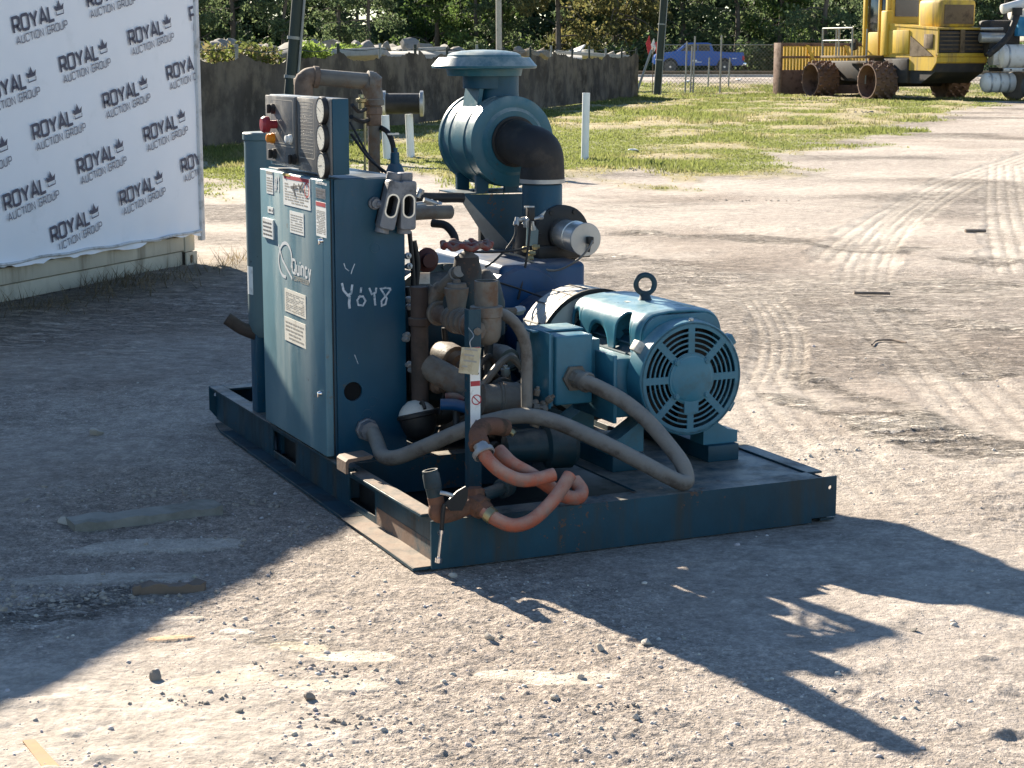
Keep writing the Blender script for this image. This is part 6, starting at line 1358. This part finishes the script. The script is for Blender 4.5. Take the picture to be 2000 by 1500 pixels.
# dry weeds along the foot of the container
rg = np.random.default_rng(31); n = 3000
t = rg.uniform(-7, .6, n); d = np.abs(rg.normal(0, .28, n)) + .02
ex_, ey_ = math.cos(CA), math.sin(CA); ox, oy = (-2.542, 14.812, -0.000)[:2]
x = ox + ex_ * t + ey_ * d; y = oy + ey_ * t - ex_ * d; kp = rg.random(n) < np.clip(vn(t * 1.5, d * 2, 3) * 1.6 - .2, .05, 1); x, y = x[kp], y[kp]; n = len(x)
z = ground_fields(x, y)[0]; h = rg.uniform(.03, .15, n) * rg.random(n) ** .5 + .02; w = .004; a = rg.uniform(0, 6.28, n)
v = np.stack([np.stack([x - np.cos(a) * w, y - np.sin(a) * w, z - .01], -1), np.stack([x + np.cos(a) * w, y + np.sin(a) * w, z - .01], -1), np.stack([x + rg.normal(0, .6, n) * h, y + rg.normal(0, .6, n) * h, z + h], -1)], 1).reshape(-1, 3)
c = np.repeat(np.array([(.20, .16, .10)]) * rg.uniform(.5, 1.2, (n, 1)), 3, 0)
tag(from_np('dry_weeds', v, np.arange(n * 3).reshape(n, 3), 'leaf', cols=c), 'dry brown weeds and straw along the foot of the container', 'weeds', kind='stuff')

# ------------------------------------------------------------------ landfill compactor
mat('cat_yellow', (.60, .39, .04), .5, var=.15, sc=1.2, dirt=(.25, .17, .07), damt=.45, dsc=1.6, streak=True)
mat('cat_brown', (.16, .11, .06), .7, var=.3, sc=2, dirt=(.07, .05, .035), damt=.5, dsc=2)
mat('dark_steel', (.035, .033, .034), .7, var=.3, sc=2, dirt=(.08, .06, .045), damt=.4, dsc=2)
mat('wheel_rust', (.20, .12, .085), .75, var=.3, sc=3, dirt=(.09, .055, .04), damt=.5, dsc=3)
mat('glass_dark', (.02, .025, .03), .12, var=.1, spec=.6)
LC = empty('landfill_compactor', (15.6, 65.0, ground_z(15.6, 65)), math.radians(112))    # x forward, y left
tag(LC, 'yellow landfill compactor with spiked wheels and slatted rusty blade beyond the grass', 'compactor')
def lb(name, a, b, mt, bev=.02, par=None):
    return obj(name, box2(BM(), a, b, bev=bev), mt, par or LC)
# rear: engine body
bm = BM(); prism(bm, [(0, 1.25), (.1, .95), (.9, .55), (3.9, .55), (3.9, 1.45), (0, 1.45)], (0, -1.0, 0), (1, 0, 0), (0, 0, 1), -2.0); obj('chassis', bm, 'dark_steel', LC)
bm = BM(); prism(bm, [(-.05, 1.30), (.25, 1.0), (1.6, 1.0), (1.6, 1.46), (-.05, 1.46)], (0, -1.05, 0), (1, 0, 0), (0, 0, 1), -2.1); obj('counterweight', bm, 'cat_yellow', LC)
EH = lb('engine_hood', (.25, -.95, 1.48), (3.4, .95, 2.25), 'cat_yellow', .06)
bm = BM(); poly3(bm, [(.0, 1.0, 1.40), (.0, 1.0, 2.42), (3.5, 1.0, 2.62), (3.5, 1.0, 1.46)], (0, -.06, 0)); obj('side_panel', bm, 'cat_yellow', EH)
bm = BM(); poly3(bm, [(.0, -1.0, 1.40), (.0, -1.0, 2.42), (3.5, -1.0, 2.62), (3.5, -1.0, 1.46)], (0, .06, 0)); obj('side_panel', bm, 'cat_yellow', EH)
bm = BM(); poly3(bm, [(.0, 1.02, 2.40), (.0, -1.02, 2.40), (3.5, -1.02, 2.60), (3.5, 1.02, 2.60)], (0, 0, .07)); obj('hood_top', bm, 'cat_yellow', EH)
lb('side_door', (1.7, 1.005, 1.58), (3.1, 1.035, 2.40), 'cat_yellow', .02, EH); lb('side_vent', (.25, 1.005, 1.75), (.8, 1.02, 2.25), 'cat_brown', .01, EH)
bm = BM(); poly3(bm, [(1.6, 1.04, 2.2), (.2, 1.04, 1.5), (1.6, 1.04, 1.48)], (0, -.03, 0)); obj('side_gusset', bm, 'cat_brown', EH)
lb('grille_recess', (.05, -.92, 1.62), (.24, .92, 2.36), 'dark_steel', .0, EH)
for z in (1.72, 1.86, 2.0, 2.14, 2.26): lb('grille_bar', (.0, -.9, z), (.045, .9, z + .035), 'cat_brown', .0, EH)
lb('grille_post', (-.05, -.09, 1.45), (-.005, .09, 2.4), 'cat_brown', .0, EH)
lb('rear_lip', (-.06, -1.0, 1.47), (.1, 1.0, 1.60), 'cat_yellow', .02, EH)
PCn = lb('air_precleaner', (.25, -.75, 2.46), (1.65, .75, 3.45), 'cat_yellow', .16); lb('precleaner_screen', (.225, -.6, 2.6), (.26, .6, 3.25), 'cat_brown', .0, PCn)
# cab
CBN = lb('cab', (3.45, -.75, 1.5), (3.62, .75, 3.2), 'cat_yellow', .03)
for x0, x1 in ((3.45, 3.62), (4.0, 4.1), (4.95, 5.1)):
    for y in (-.78, .66): lb('cab_pillar', (x0, y, 1.5), (x1, y + .12, 3.95), 'cat_yellow', .02, CBN)
lb('cab_lower', (3.64, -.74, 1.5), (4.9, .74, 2.35), 'cat_yellow', .03, CBN); lb('cab_glass', (3.70, -.66, 2.36), (4.88, .70, 3.75), 'glass_dark', .02, CBN); lb('cab_roof', (3.3, -.95, 3.92), (5.3, .95, 4.12), 'cat_yellow', .05, CBN)
lb('rear_window', (3.42, -.5, 2.9), (3.446, .5, 3.5), 'glass_dark', .0, CBN); lb('cab_back', (3.44, -.66, 2.3), (3.60, .66, 3.9), 'cat_yellow', .0, CBN); lb('air_duct', (3.0, .82, 1.5), (3.42, 1.1, 3.1), 'cat_yellow', .05, CBN)
# platform and rails
PL = lb('platform', (3.3, .8, 1.42), (6.4, 1.75, 1.50), 'cat_brown', .01)
for x, y in ((6.35, 1.7), (6.35, 1.1), (5.2, 1.7), (4.3, 1.7)):
    bm = BM(); cyl(bm, (x, y, 1.5), (x, y, 2.5), .035, n=8); obj('rail_post', bm, 'post_gray', PL)
for z in (2.05, 2.5):
    bm = BM(); tube(bm, [(6.35, .9, z), (6.35, 1.7, z), (4.3, 1.7, z)], .032, n=8, k=0); obj('hand_rail', bm, 'post_gray', PL)
bm = BM(); cyl(bm, (3.35, 1.7, .5), (3.35, 1.7, 2.45), .03, n=8); obj('rail_post', bm, 'post_gray', PL)
bm = BM(); lathe(bm, (4.4, 1.5, 1.9), (0, 1, 0), [(0, .2), (.12, .22), (.14, .16), (.14, 0)], 18); obj('work_lamp', bm, 'dark_steel', PL)
lb('front_frame', (4.0, -.7, .55), (8.6, .7, 1.3), 'dark_steel', .04); bm = BM(); cyl(bm, (4.6, .5, 1.1), (8.4, .5, 1.0), .11, n=10); cyl(bm, (4.6, -.5, 1.1), (8.4, -.5, 1.0), .11, n=10); obj('blade_ram', bm, 'dark_steel', LC)
lb('step_box', (1.6, .98, .55), (3.2, 1.12, 1.40), 'dark_steel', .03)
# spiked wheels
def spiked_wheel():
    bm = BM(); lathe(bm, (0, -.45, 0), (0, 1, 0), [(0, .30), (.02, .56), (.0, .62), (.90, .62), (.90, .575), (.30, .56), (.30, .2), (.45, .18), (.45, 0)], 36); d = bpy.data.meshes.new('drum'); bmesh.ops.recalc_face_normals(bm, faces=bm.faces[:]); bm.to_mesh(d); bm.free(); d.shade_smooth(); d.set_sharp_from_angle(angle=.6); d.materials.append(MT['wheel_rust'])
    bm = BM(); box(bm, (0, 0, .04), (.07, .11, .12), bev=.02); s = bpy.data.meshes.new('cleat'); bm.to_mesh(s); bm.free(); s.materials.append(MT['wheel_rust']); return d, s
wd_, wc_ = spiked_wheel()
for k, (x, y) in enumerate(((2.8, 1.55), (7.0, 1.35), (2.8, -1.55), (7.0, -1.35))):
    w = empty('spiked_wheel', (x, y, .60)); w.parent = LC; w.rotation_euler = (0, k * .4, 0 if y > 0 else PI)
    o = link_mesh('drum', wd_, None, w)
    for j in range(5):
        for i in range(14):
            a = (i + (j % 2) * .5) * 2 * PI / 14
            o = link_mesh('cleat', wc_, None, w); o.location = (math.sin(a) * .62, -.36 + j * .18, math.cos(a) * .62); o.rotation_euler = (0, a, 0)
for x in (2.8, 7.0):
    bm = BM(); cyl(bm, (x, -1.3, .6), (x, 1.3, .6), .2, n=12); obj('axle', bm, 'dark_steel', LC)
# blade with trash rack
BL = obj('blade', box2(BM(), (8.7, -2.0, .02), (8.85, 2.25, .95), bev=.02), 'wheel_rust', LC)
for y in (-2.0, 2.19): lb('blade_end', (8.45, y, .0), (9.0, y + .07, 1.98), 'wheel_rust', .01, BL)
lb('rack_top', (8.72, -2.0, 1.86), (8.84, 2.25, 1.98), 'wheel_rust', .01, BL); lb('rack_middle', (8.73, -2.0, 1.40), (8.83, 2.25, 1.48), 'wheel_rust', .01, BL)
for k in range(30):
    y = -1.95 + k * .142; lb('rack_bar', (8.74, y, .95), (8.82, y + .072, 1.88), 'cat_yellow', .0, BL)
for y in (-.8, .9):
    bm = BM(); poly3(bm, [(8.70, y, 1.9), (8.70, y + .14, 1.9), (8.55, y - .25, .95), (8.55, y - .39, .95)], (-.05, 0, 0)); obj('rack_brace', bm, 'cat_yellow', BL)

# ------------------------------------------------------------------ white vacuum truck at the right edge
mat('truck_white', (.72, .70, .66), .45, var=.06, sc=2, dirt=(.45, .40, .33), damt=.25, dsc=3)
mat('tyre', (.10, .095, .088), .85, var=.25, sc=4)
mat('sky_blue_paint', (.03, .22, .42), .45, var=.1)
VTK = empty('vacuum_truck', (17.1, 64.5, ground_z(17.1, 64.5)), math.radians(8))
tag(VTK, 'dusty white vacuum truck with banded tanks and black hose at the right edge', 'truck')
def banded(name, p0, p1, r, mt='truck_white', bands=4):
    bm = BM(); l = (V(p1) - V(p0)).length; lathe(bm, p0, V(p1) - V(p0), [(-.16, 0), (-.14, r * .5), (-.06, r * .88), (0, r), (l, r), (l + .06, r * .88), (l + .14, 0)], 28); o = obj(name, bm, mt, VTK)
    for k in range(bands):
        t = (k + .3) / bands * l; bm = BM(); lathe(bm, V(p0) + (V(p1) - V(p0)).normalized() * t, V(p1) - V(p0), [(0, r), (0, r + .015), (.06, r + .015), (.06, r)], 28, cap0=False, cap1=False); obj('tank_band', bm, 'galv', o)
    return o
banded('water_tank', (-.3, 0, 1.52), (4.4, 0, 1.52), .40, bands=8)
banded('fuel_tank', (-.75, .1, .62), (.2, .1, .62), .33, bands=3)
o = obj('chassis_rail', box2(BM(), (-.35, -.5, 1.0), (6, -.4, 1.13), bev=.01), 'galv', VTK); obj('chassis_rail', box2(BM(), (-.35, .7, 1.0), (6, .8, 1.13), bev=.01), 'dark_steel', VTK)
for k in range(5): bm = BM(); lathe(bm, (-.1 + k * .45, -.502, 1.065), (0, -1, 0), [(0, .03), (.02, .03), (.02, 0)], 8); obj('frame_bolt', bm, 'dark_steel', o)
for x in (.72, 2.3):
    for y in (-.75, 1.0):
        W_ = obj('wheel', lathe(BM(), (x, y - .14, .50), (0, 1, 0), [(0, .30), (.0, .44), (.05, .50), (.23, .50), (.28, .44), (.28, .30)], 32), 'tyre', VTK)
        bm = BM(); lathe(bm, (x, y - .10, .50), (0, 1, 0), [(.0, .31), (.02, .28), (.10, .22), (.11, .09), (.03, .08), (.03, 0)], 28); obj('wheel_rim', bm, 'truck_white', W_)
for nm, p0, p1, r in (('upper_pipe', (-.35, -.1, 3.1), (1.4, .1, 3.55), .17), ('upper_pipe', (.1, .3, 2.95), (2.4, .3, 3.0), .2), ('upper_pipe', (.5, -.3, 2.62), (2.4, -.3, 2.62), .12), ('upper_pipe', (.9, -.3, 2.35), (2.6, -.3, 2.35), .12), ('upper_pipe', (.8, -.3, 2.08), (2.6, -.3, 2.08), .11)):
    bm = BM(); cyl(bm, p0, p1, r, n=20, bev=.03); obj(nm, bm, 'truck_white', VTK)
obj('debris_body', box2(BM(), (.9, .0, 2.0), (5.5, 1.8, 3.8), bev=.15), 'truck_white', VTK); obj('blue_panel', box2(BM(), (.30, -.02, 2.2), (.62, .3, 2.85), bev=.03), 'sky_blue_paint', VTK); obj('ladder_rail', box2(BM(), (.62, -.35, 1.95), (.68, -.29, 3.3), bev=.01), 'galv', VTK)
bm = BM(); tube(bm, [(.1, -.35, 2.95), (-.05, -.45, 2.6), (-.25, -.5, 2.2), (-.6, -.55, 1.85), (-.95, -.5, 1.55)], .11, n=14); obj('suction_hose', bm, 'rubber', VTK)
bm = BM(); lathe(bm, (.1, -.35, 2.9), (0, 0, 1), [(0, .17), (.25, .17), (.26, .12)], 16); obj('hose_coupling', bm, 'black', VTK)
obj('valve_block', box2(BM(), (-.62, -.2, 1.22), (-.36, .3, 1.75), bev=.02), 'galv', VTK); obj('pump_housing', box2(BM(), (-.55, .4, 1.5), (.6, 1.5, 2.75), bev=.1), 'dark_steel', VTK)
bm = BM(); cyl(bm, (-1.0, .1, 2.45), (-.2, .1, 2.45), .05, n=10); cyl(bm, (-.9, .4, 2.15), (.0, .4, 2.15), .18, n=14, bev=.04); obj('cross_pipe', bm, 'galv', VTK)

# ------------------------------------------------------------------ road kerb, chain-link fence and blue pickup beyond the grass
o = obj('kerb', box2(BM(), (-60, 97.2, .18), (70, 97.6, .50), bev=.03), 'concrete'); tag(o, 'low concrete kerb along the pale road behind the grass', 'kerb', kind='structure')
o = obj('kerb', box2(BM(), (-60, 105.0, .30), (70, 105.5, .60), bev=.03), 'cat_brown'); tag(o, 'dark far kerb along the pale road in front of the pickup', 'kerb', kind='structure')
def chain_mat():
    m = bpy.data.materials.new('chain_wire'); m.use_nodes = True; N = m.node_tree.nodes; b = N['Principled BSDF']; b.inputs['Base Color'].default_value = (.16, .17, .16, 1); b.inputs['Metallic'].default_value = .4; MT['chain_wire'] = m
chain_mat()
CF = empty('chain_link_fence', (0, 0, 0)); tag(CF, 'grey chain-link fence with thin posts in front of the blue pickup', 'fence')
ca, cb = V((6.0, 76.0, 0)), V((21.0, 78.0, 0))
for k in range(7):
    p = ca.lerp(cb, k / 6); z = ground_z(p.x, p.y); bm = BM(); cyl(bm, (p.x, p.y, z - .1), (p.x + RNG.uniform(-.05, .05), p.y, z + 2.0 + (.3 if k % 3 == 1 else 0)), .035, n=8); obj('post', bm, 'post_gray', CF)
for x, y, h in ((7.0, 75.5, 2.1), (7.35, 75.8, 2.3), (7.28, 76.2, 1.9), (8.6, 82, 1.3), (9.5, 82, 1.3)):
    z = ground_z(x, y); bm = BM(); cyl(bm, (x, y, z - .1), (x + .05, y, z + h), .035, n=8); obj('post', bm, 'post_gray', CF)
bm = BM(); cyl(bm, ca + V((0, 0, 1.95)), cb + V((0, 0, 1.98)), .02, n=6); obj('top_rail', bm, 'post_gray', CF)
bm = BM(); L_ = (cb - ca).length; dv = (cb - ca).normalized()
for s in (1, -1):                                         # woven wires, both diagonals
    n_ = int(L_ / .16)
    for k in range(-12, n_):
        x0 = k * .16; a = V((x0, 0)); z0, z1 = .05, 1.95; x1 = x0 + 1.9
        t0 = max(0, (0 - x0) / 1.9); t1 = min(1, (L_ - x0) / 1.9)
        if t1 <= t0: continue
        A_ = ca + dv * (x0 + 1.9 * t0) + V((0, 0, (z0 + 1.9 * t0) if s > 0 else (z1 - 1.9 * t0))); B_ = ca + dv * (x0 + 1.9 * t1) + V((0, 0, (z0 + 1.9 * t1) if s > 0 else (z1 - 1.9 * t1)))
        w_ = V((0, 0, .0075)); vs = [bm.verts.new(q) for q in (A_ - w_, B_ - w_, B_ + w_, A_ + w_)]; bm.faces.new(vs)
o = obj('wire_mesh', bm, 'chain_wire', CF, recalc=False); o['kind'] = 'stuff'
mat('truck_blue', (.006, .085, .36), .3, var=.06, sc=1)
mat('tail_red', (.5, .03, .03), .3)
PK = empty('pickup_truck', (13.9, 113.0, .40), PI); PK.scale = (.93, .93, .93)         # faces left in the photograph: local x forward
tag(PK, 'bright blue pickup truck parked on the road beyond the chain-link fence', 'pickup')
bm = BM(); prism(bm, [(0, .58), (0, 1.26), (.05, 1.32), (1.95, 1.34), (2.0, 1.36), (2.08, 1.86), (2.3, 1.94), (3.5, 1.94), (3.7, 1.90), (4.3, 1.36), (5.5, 1.26), (5.75, 1.1), (5.8, .6), (5.3, .48), (.3, .48)], (0, .95, 0), (1, 0, 0), (0, 0, 1), 1.9)
bmesh.ops.bevel(bm, geom=bm.edges[:], offset=.05, segments=2, affect='EDGES'); obj('body', bm, 'truck_blue', PK)
for y in (.955, -.965):
    bm = BM(); poly3(bm, [(2.2, y, 1.42), (2.24, y, 1.86), (2.95, y, 1.86), (2.95, y, 1.42)], (0, .01, 0)); obj('side_window', bm, 'glass_dark', PK); bm = BM(); poly3(bm, [(3.02, y, 1.42), (3.02, y, 1.86), (3.60, y, 1.84), (4.08, y, 1.42)], (0, .01, 0)); obj('side_window', bm, 'glass_dark', PK)
for x in (1.25, 4.75):
    for y in (-.86, .86):
        W_ = obj('wheel', lathe(BM(), (x, y - .12, .40), (0, 1, 0), [(0, .24), (0, .36), (.04, .40), (.20, .40), (.24, .36), (.24, .24)], 28), 'tyre', PK)
        bm = BM(); lathe(bm, (x, y + (.125 if y > 0 else -.125), .40), (0, 1 if y > 0 else -1, 0), [(-.06, .25), (-.01, .22), (-.03, .08), (0, .07), (0, 0)], 20); obj('wheel_rim', bm, 'alu', W_)
        bm = BM(); yy = y + (.095 if y > 0 else -.095); lathe(bm, (x, yy, .48), (0, 1 if y > 0 else -1, 0), [(0, .49), (.006, .49), (.006, .0)], 24); obj('wheel_arch', bm, 'black', PK)
for y in (.80, -.94): obj('tail_lamp', box2(BM(), (-.03, y, .80), (.12, y + .165, 1.10), bev=.02), 'tail_red', PK)
obj('rear_bumper', box2(BM(), (-.16, -.92, .48), (.04, .92, .68), bev=.03), 'chrome', PK)
bm = BM(); ribbon(bm, [(0, 0), (.32, 0)], .10, (3.35, .966, .80), (-1, 0, 0), (0, 0, 1)); ribbon(bm, [(.1, -.09), (.62, -.09)], .05, (3.35, .966, .80), (-1, 0, 0), (0, 0, 1)); ribbon(bm, [(2.6, .14), (2.85, .14)], .06, (3.35, .966, .80), (-1, 0, 0), (0, 0, 1)); obj('door_lettering', bm, 'white_paint', PK)

# ------------------------------------------------------------------ loose things on the ground
def stone(px, r, lab, mt='rock', flat=.75, sd_=1, sx=1.0):
    me = rock_mesh(100 + sd_, flat); me.materials.clear(); me.materials.append(MT[mt]); o = bpy.data.objects.new('stone', me); COL.objects.link(o)
    o.location = (px[0], px[1], ground_z(px[0], px[1]) + r * flat * .3); o.scale = (r * sx * .8, r * .8, r * .8); o.rotation_euler = (0, 0, sd_ * 1.3); return tag(o, lab, 'stone')
mat('pale_stone', (.52, .47, .40), .85, var=.15, sc=30, bump=.5, bsc=60)
mat('brown_clod', (.36, .31, .255), .95, var=.3, sc=30, bump=.8, bsc=70)
stone((-0.065, 5.188, 0.000), .024, 'pale upright stone alone on the gravel below the machine shadow', 'pale_stone', .95, 1)
stone((0.254, 5.085, 0.000), .022, 'pale rounded stone at the edge of the pipe shadows', 'pale_stone', .9, 2)
stone((0.230, 5.076, -0.000), .012, 'small stone touching the rounded pale stone near the pipe shadows', 'pale_stone', .8, 3)
stone((0.190, 4.839, 0.000), .017, 'grey pebble below the pipe shadows, left of a smaller one', 'pale_stone', .8, 4)
stone((0.114, 4.657, 0.000), .018, 'rounded tan pebble in the bottom middle of the yard', 'pale_stone', .85, 5)
stone((0.318, 4.502, 0.000), .020, 'pale stone beside dark crumbs near the bottom edge', 'pale_stone', .8, 6)
stone((-0.980, 4.852, 0.000), .026, 'dark pointed stone near the edge of the container shadow', 'brown_clod', 1.0, 7)
stone((-0.537, 4.677, 0.000), .026, 'large grey clod beside smaller clods near the bottom', 'brown_clod', .8, 8)
stone((-0.711, 4.573, -0.000), .016, 'round grey pebble left of the grey clods near the bottom', 'rock', .8, 9)
stone((-0.193, 5.877, 0.000), .024, 'pale stone in the shade just in front of the skid corner', 'pale_stone', .8, 10)
stone((-1.866, 8.119, 0.000), .05, 'pale lump of rock in the container shadow left of the skid', 'pale_stone', .7, 11, 1.5)
stone((-1.634, 6.547, 0.000), .035, 'whitish stone at the left end of the buried concrete beam', 'pale_stone', .8, 12)
stone((0.394, 5.132, 0.000), .026, 'stone lying inside the pipe shadow', 'pale_stone', .7, 13)
stone((1.192, 5.246, 0.000), .016, 'small stone on the sunny gravel at the right', 'rock', .8, 14)
# rows of crumbs: one clump each
def clump(px, n, spread, r, lab, sd_, ang=0, mt='brown_clod'):
    rr = random.Random(sd_); bm = BM(); ca_, sa_ = math.cos(ang), math.sin(ang)
    for k in range(int(n * .6)):
        a, b = rr.gauss(0, 1) * spread * 1.3, rr.gauss(0, 1) * spread * .5; x, y = px[0] + a * ca_ - b * sa_, px[1] + a * sa_ + b * ca_; q = r * rr.uniform(.25, .8)
        m_ = Matrix.Translation((x, y, ground_z(x, y) + q * .1)) @ Matrix.Rotation(rr.uniform(0, 6), 4, 'Z') @ Matrix.Diagonal((q * rr.uniform(.8, 1.4), q, q * .8, 1))
        g = bmesh.ops.create_icosphere(bm, subdivisions=1, radius=1, matrix=m_)
        for v in g['verts']: v.co += V((rr.uniform(-1, 1), rr.uniform(-1, 1), rr.uniform(-1, 1))) * q * .28
    o = obj('soil_crumbs', bm, mt, ang=20); return tag(o, lab, 'soil', kind='stuff')
clump((-0.848, 4.657, 0.000), 40, .05, .010, 'row of grey soil crumbs near the bottom left', 1); clump((-0.513, 4.907, 0.000), 55, .06, .010, 'grey crumbs at the foot of the pale slab', 2); clump((-0.409, 4.517, 0.000), 50, .06, .012, 'dark crumbs near the bottom edge', 3)
clump((0.267, 4.573, -0.000), 60, .05, .008, 'brown crumbs by the pale stone near the bottom', 4); clump((-0.836, 6.416, 0.000), 70, .10, .012, 'clods beside the skid at the shadow edge', 5, .5); clump((-1.476, 5.627, 0.000), 130, .16, .016, 'broken dark clods in the shadow at the left', 6, .2); clump((-1.216, 5.666, 0.000), 90, .14, .014, 'ridge of dark clods in the container shadow', 7, .2)
clump((-1.498, 6.999, 0.000), 90, .16, .016, 'low heap of dark clods behind the buried beam', 8, .1); clump((-1.035, 6.834, 0.000), 80, .10, .014, 'dark earth heaped against the end of the buried beam', 9, .3); clump((1.430, 7.743, 0.000), 40, .08, .012, 'pale clods right of the skid', 10, .5, 'pale_stone'); clump((2.740, 21.484, 0.000), 40, .25, .02, 'dark soil lumps at the edge of the yard', 11); clump((1.340, 26.932, 0.000), 60, .5, .03, 'dark lumps of soil in front of the pipe post', 12); clump((9.770, 51.492, 0.000), 60, .4, .05, 'dark soil heap in the grass before the compactor', 13)
mat('slab_pale', (.50, .43, .335), .85, var=.12, sc=6, dirt=(.34, .29, .23), damt=.35, dsc=7, bump=.35, bsc=40)
mat('slab_orange', (.36, .22, .11), .85, var=.12, sc=6, dirt=(.36, .28, .2), damt=.4, dsc=8, bump=.3, bsc=40)
o = obj('timber_scrap', poly3(BM(), [(-1.218, 4.357, 0.000), (-1.191, 4.367, 0.000), (-1.058, 4.143, 0.000), (-1.087, 4.112, 0.000)], (0, 0, .012)), 'slab_orange'); tag(o, 'orange piece of timber lying in the bottom left corner', 'timber')
# half-buried concrete beam and timber in the shadow
def beam(a, b, w, h, mt, name, lab, cat):
    a, b = V(a), V(b); d = (b - a).normalized(); nn = V((-d.y, d.x, 0)) * w; rr = random.Random(4); bm = BM(); n = 14; rings = []
    for k in range(n + 1):
        p = a.lerp(b, k / n); z = ground_z(p.x, p.y); j = lambda s: rr.uniform(-s, s)
        rings.append([bm.verts.new(q) for q in (p - nn * .5 + V((0, 0, z - .05)), p - nn * .5 + V((j(.006), j(.006), z + h + j(.006))), p + nn * .5 + V((j(.006), j(.006), z + h * .9 + j(.006))), p + nn * .5 + V((0, 0, z - .05)))])
    for A_, B_ in zip(rings, rings[1:]):
        for q in range(4): bm.faces.new((A_[q], B_[q], B_[(q + 1) % 4], A_[(q + 1) % 4]))
    bm.faces.new(rings[0]); bm.faces.new(rings[-1]); return tag(obj(name, bm, mt, ang=40), lab, cat)
mat('beam_concrete', (.27, .26, .225), .9, var=.2, sc=8, dirt=(.18, .17, .14), damt=.45, dsc=6, bump=.4, bsc=50)
beam((-1.597, 6.488, 0.000), (-1.106, 6.730, 0.000), .14, .035, 'beam_concrete', 'concrete_beam', 'weathered concrete beam half buried in the container shadow', 'concrete beam')
beam((-1.208, 5.683, 0.000), (-0.987, 5.712, 0.000), .05, .03, 'wood_old', 'timber', 'dark old timber lying among clods in the shadow', 'timber')
for px0, px1, r_, lab in (((2.419, 12.942, 0.000), (2.673, 12.942, 0.000), .011, 'dark stick lying across the tyre tracks'), ((4.307, 17.495, 0.000), (4.514, 17.545, 0.000), .016, 'short dark stick between the tyre tracks at the far right')):
    bm = BM(); a, b = V(px0), V(px1); a.z = ground_z(a.x, a.y) + .015; b.z = ground_z(b.x, b.y) + .02; tube(bm, [a, (a + b) / 2 + V((0, .008, .0)), b], r_, n=8, k=4); tag(obj('stick', bm, 'wood_pale'), lab, 'stick')
bm = BM(); q = [V(p) for p in ((2.108, 10.664, 0.000), (2.165, 10.819, 0.000), (2.255, 10.839, 0.000), (2.321, 10.722, -0.000))]
for p in q: p.z = ground_z(p.x, p.y) + .012
tube(bm, q, .006, n=6); tag(obj('stick', bm, 'wood_pale'), 'thin curved twig on the sunny dirt right of the motor', 'stick')
for px, r_, lab in (((2.105, 31.772, 0.000), .10, 'scrap of white litter on the grass right of the pipe post'), ((8.206, 87.464, 0.000), .18, 'white litter near the fence posts'), ((10.933, 89.972, 0.000), .16, 'pale litter in the far grass before the road')):
    me = rock_mesh(int(px[0] * 10) % 50 + 40, .5); me.materials.clear(); me.materials.append(MT['paper_white']); o = bpy.data.objects.new('litter', me); COL.objects.link(o); o.location = (px[0], px[1], ground_z(px[0], px[1]) + .05); o.scale = (r_ * 1.3, r_, r_); tag(o, lab, 'litter')
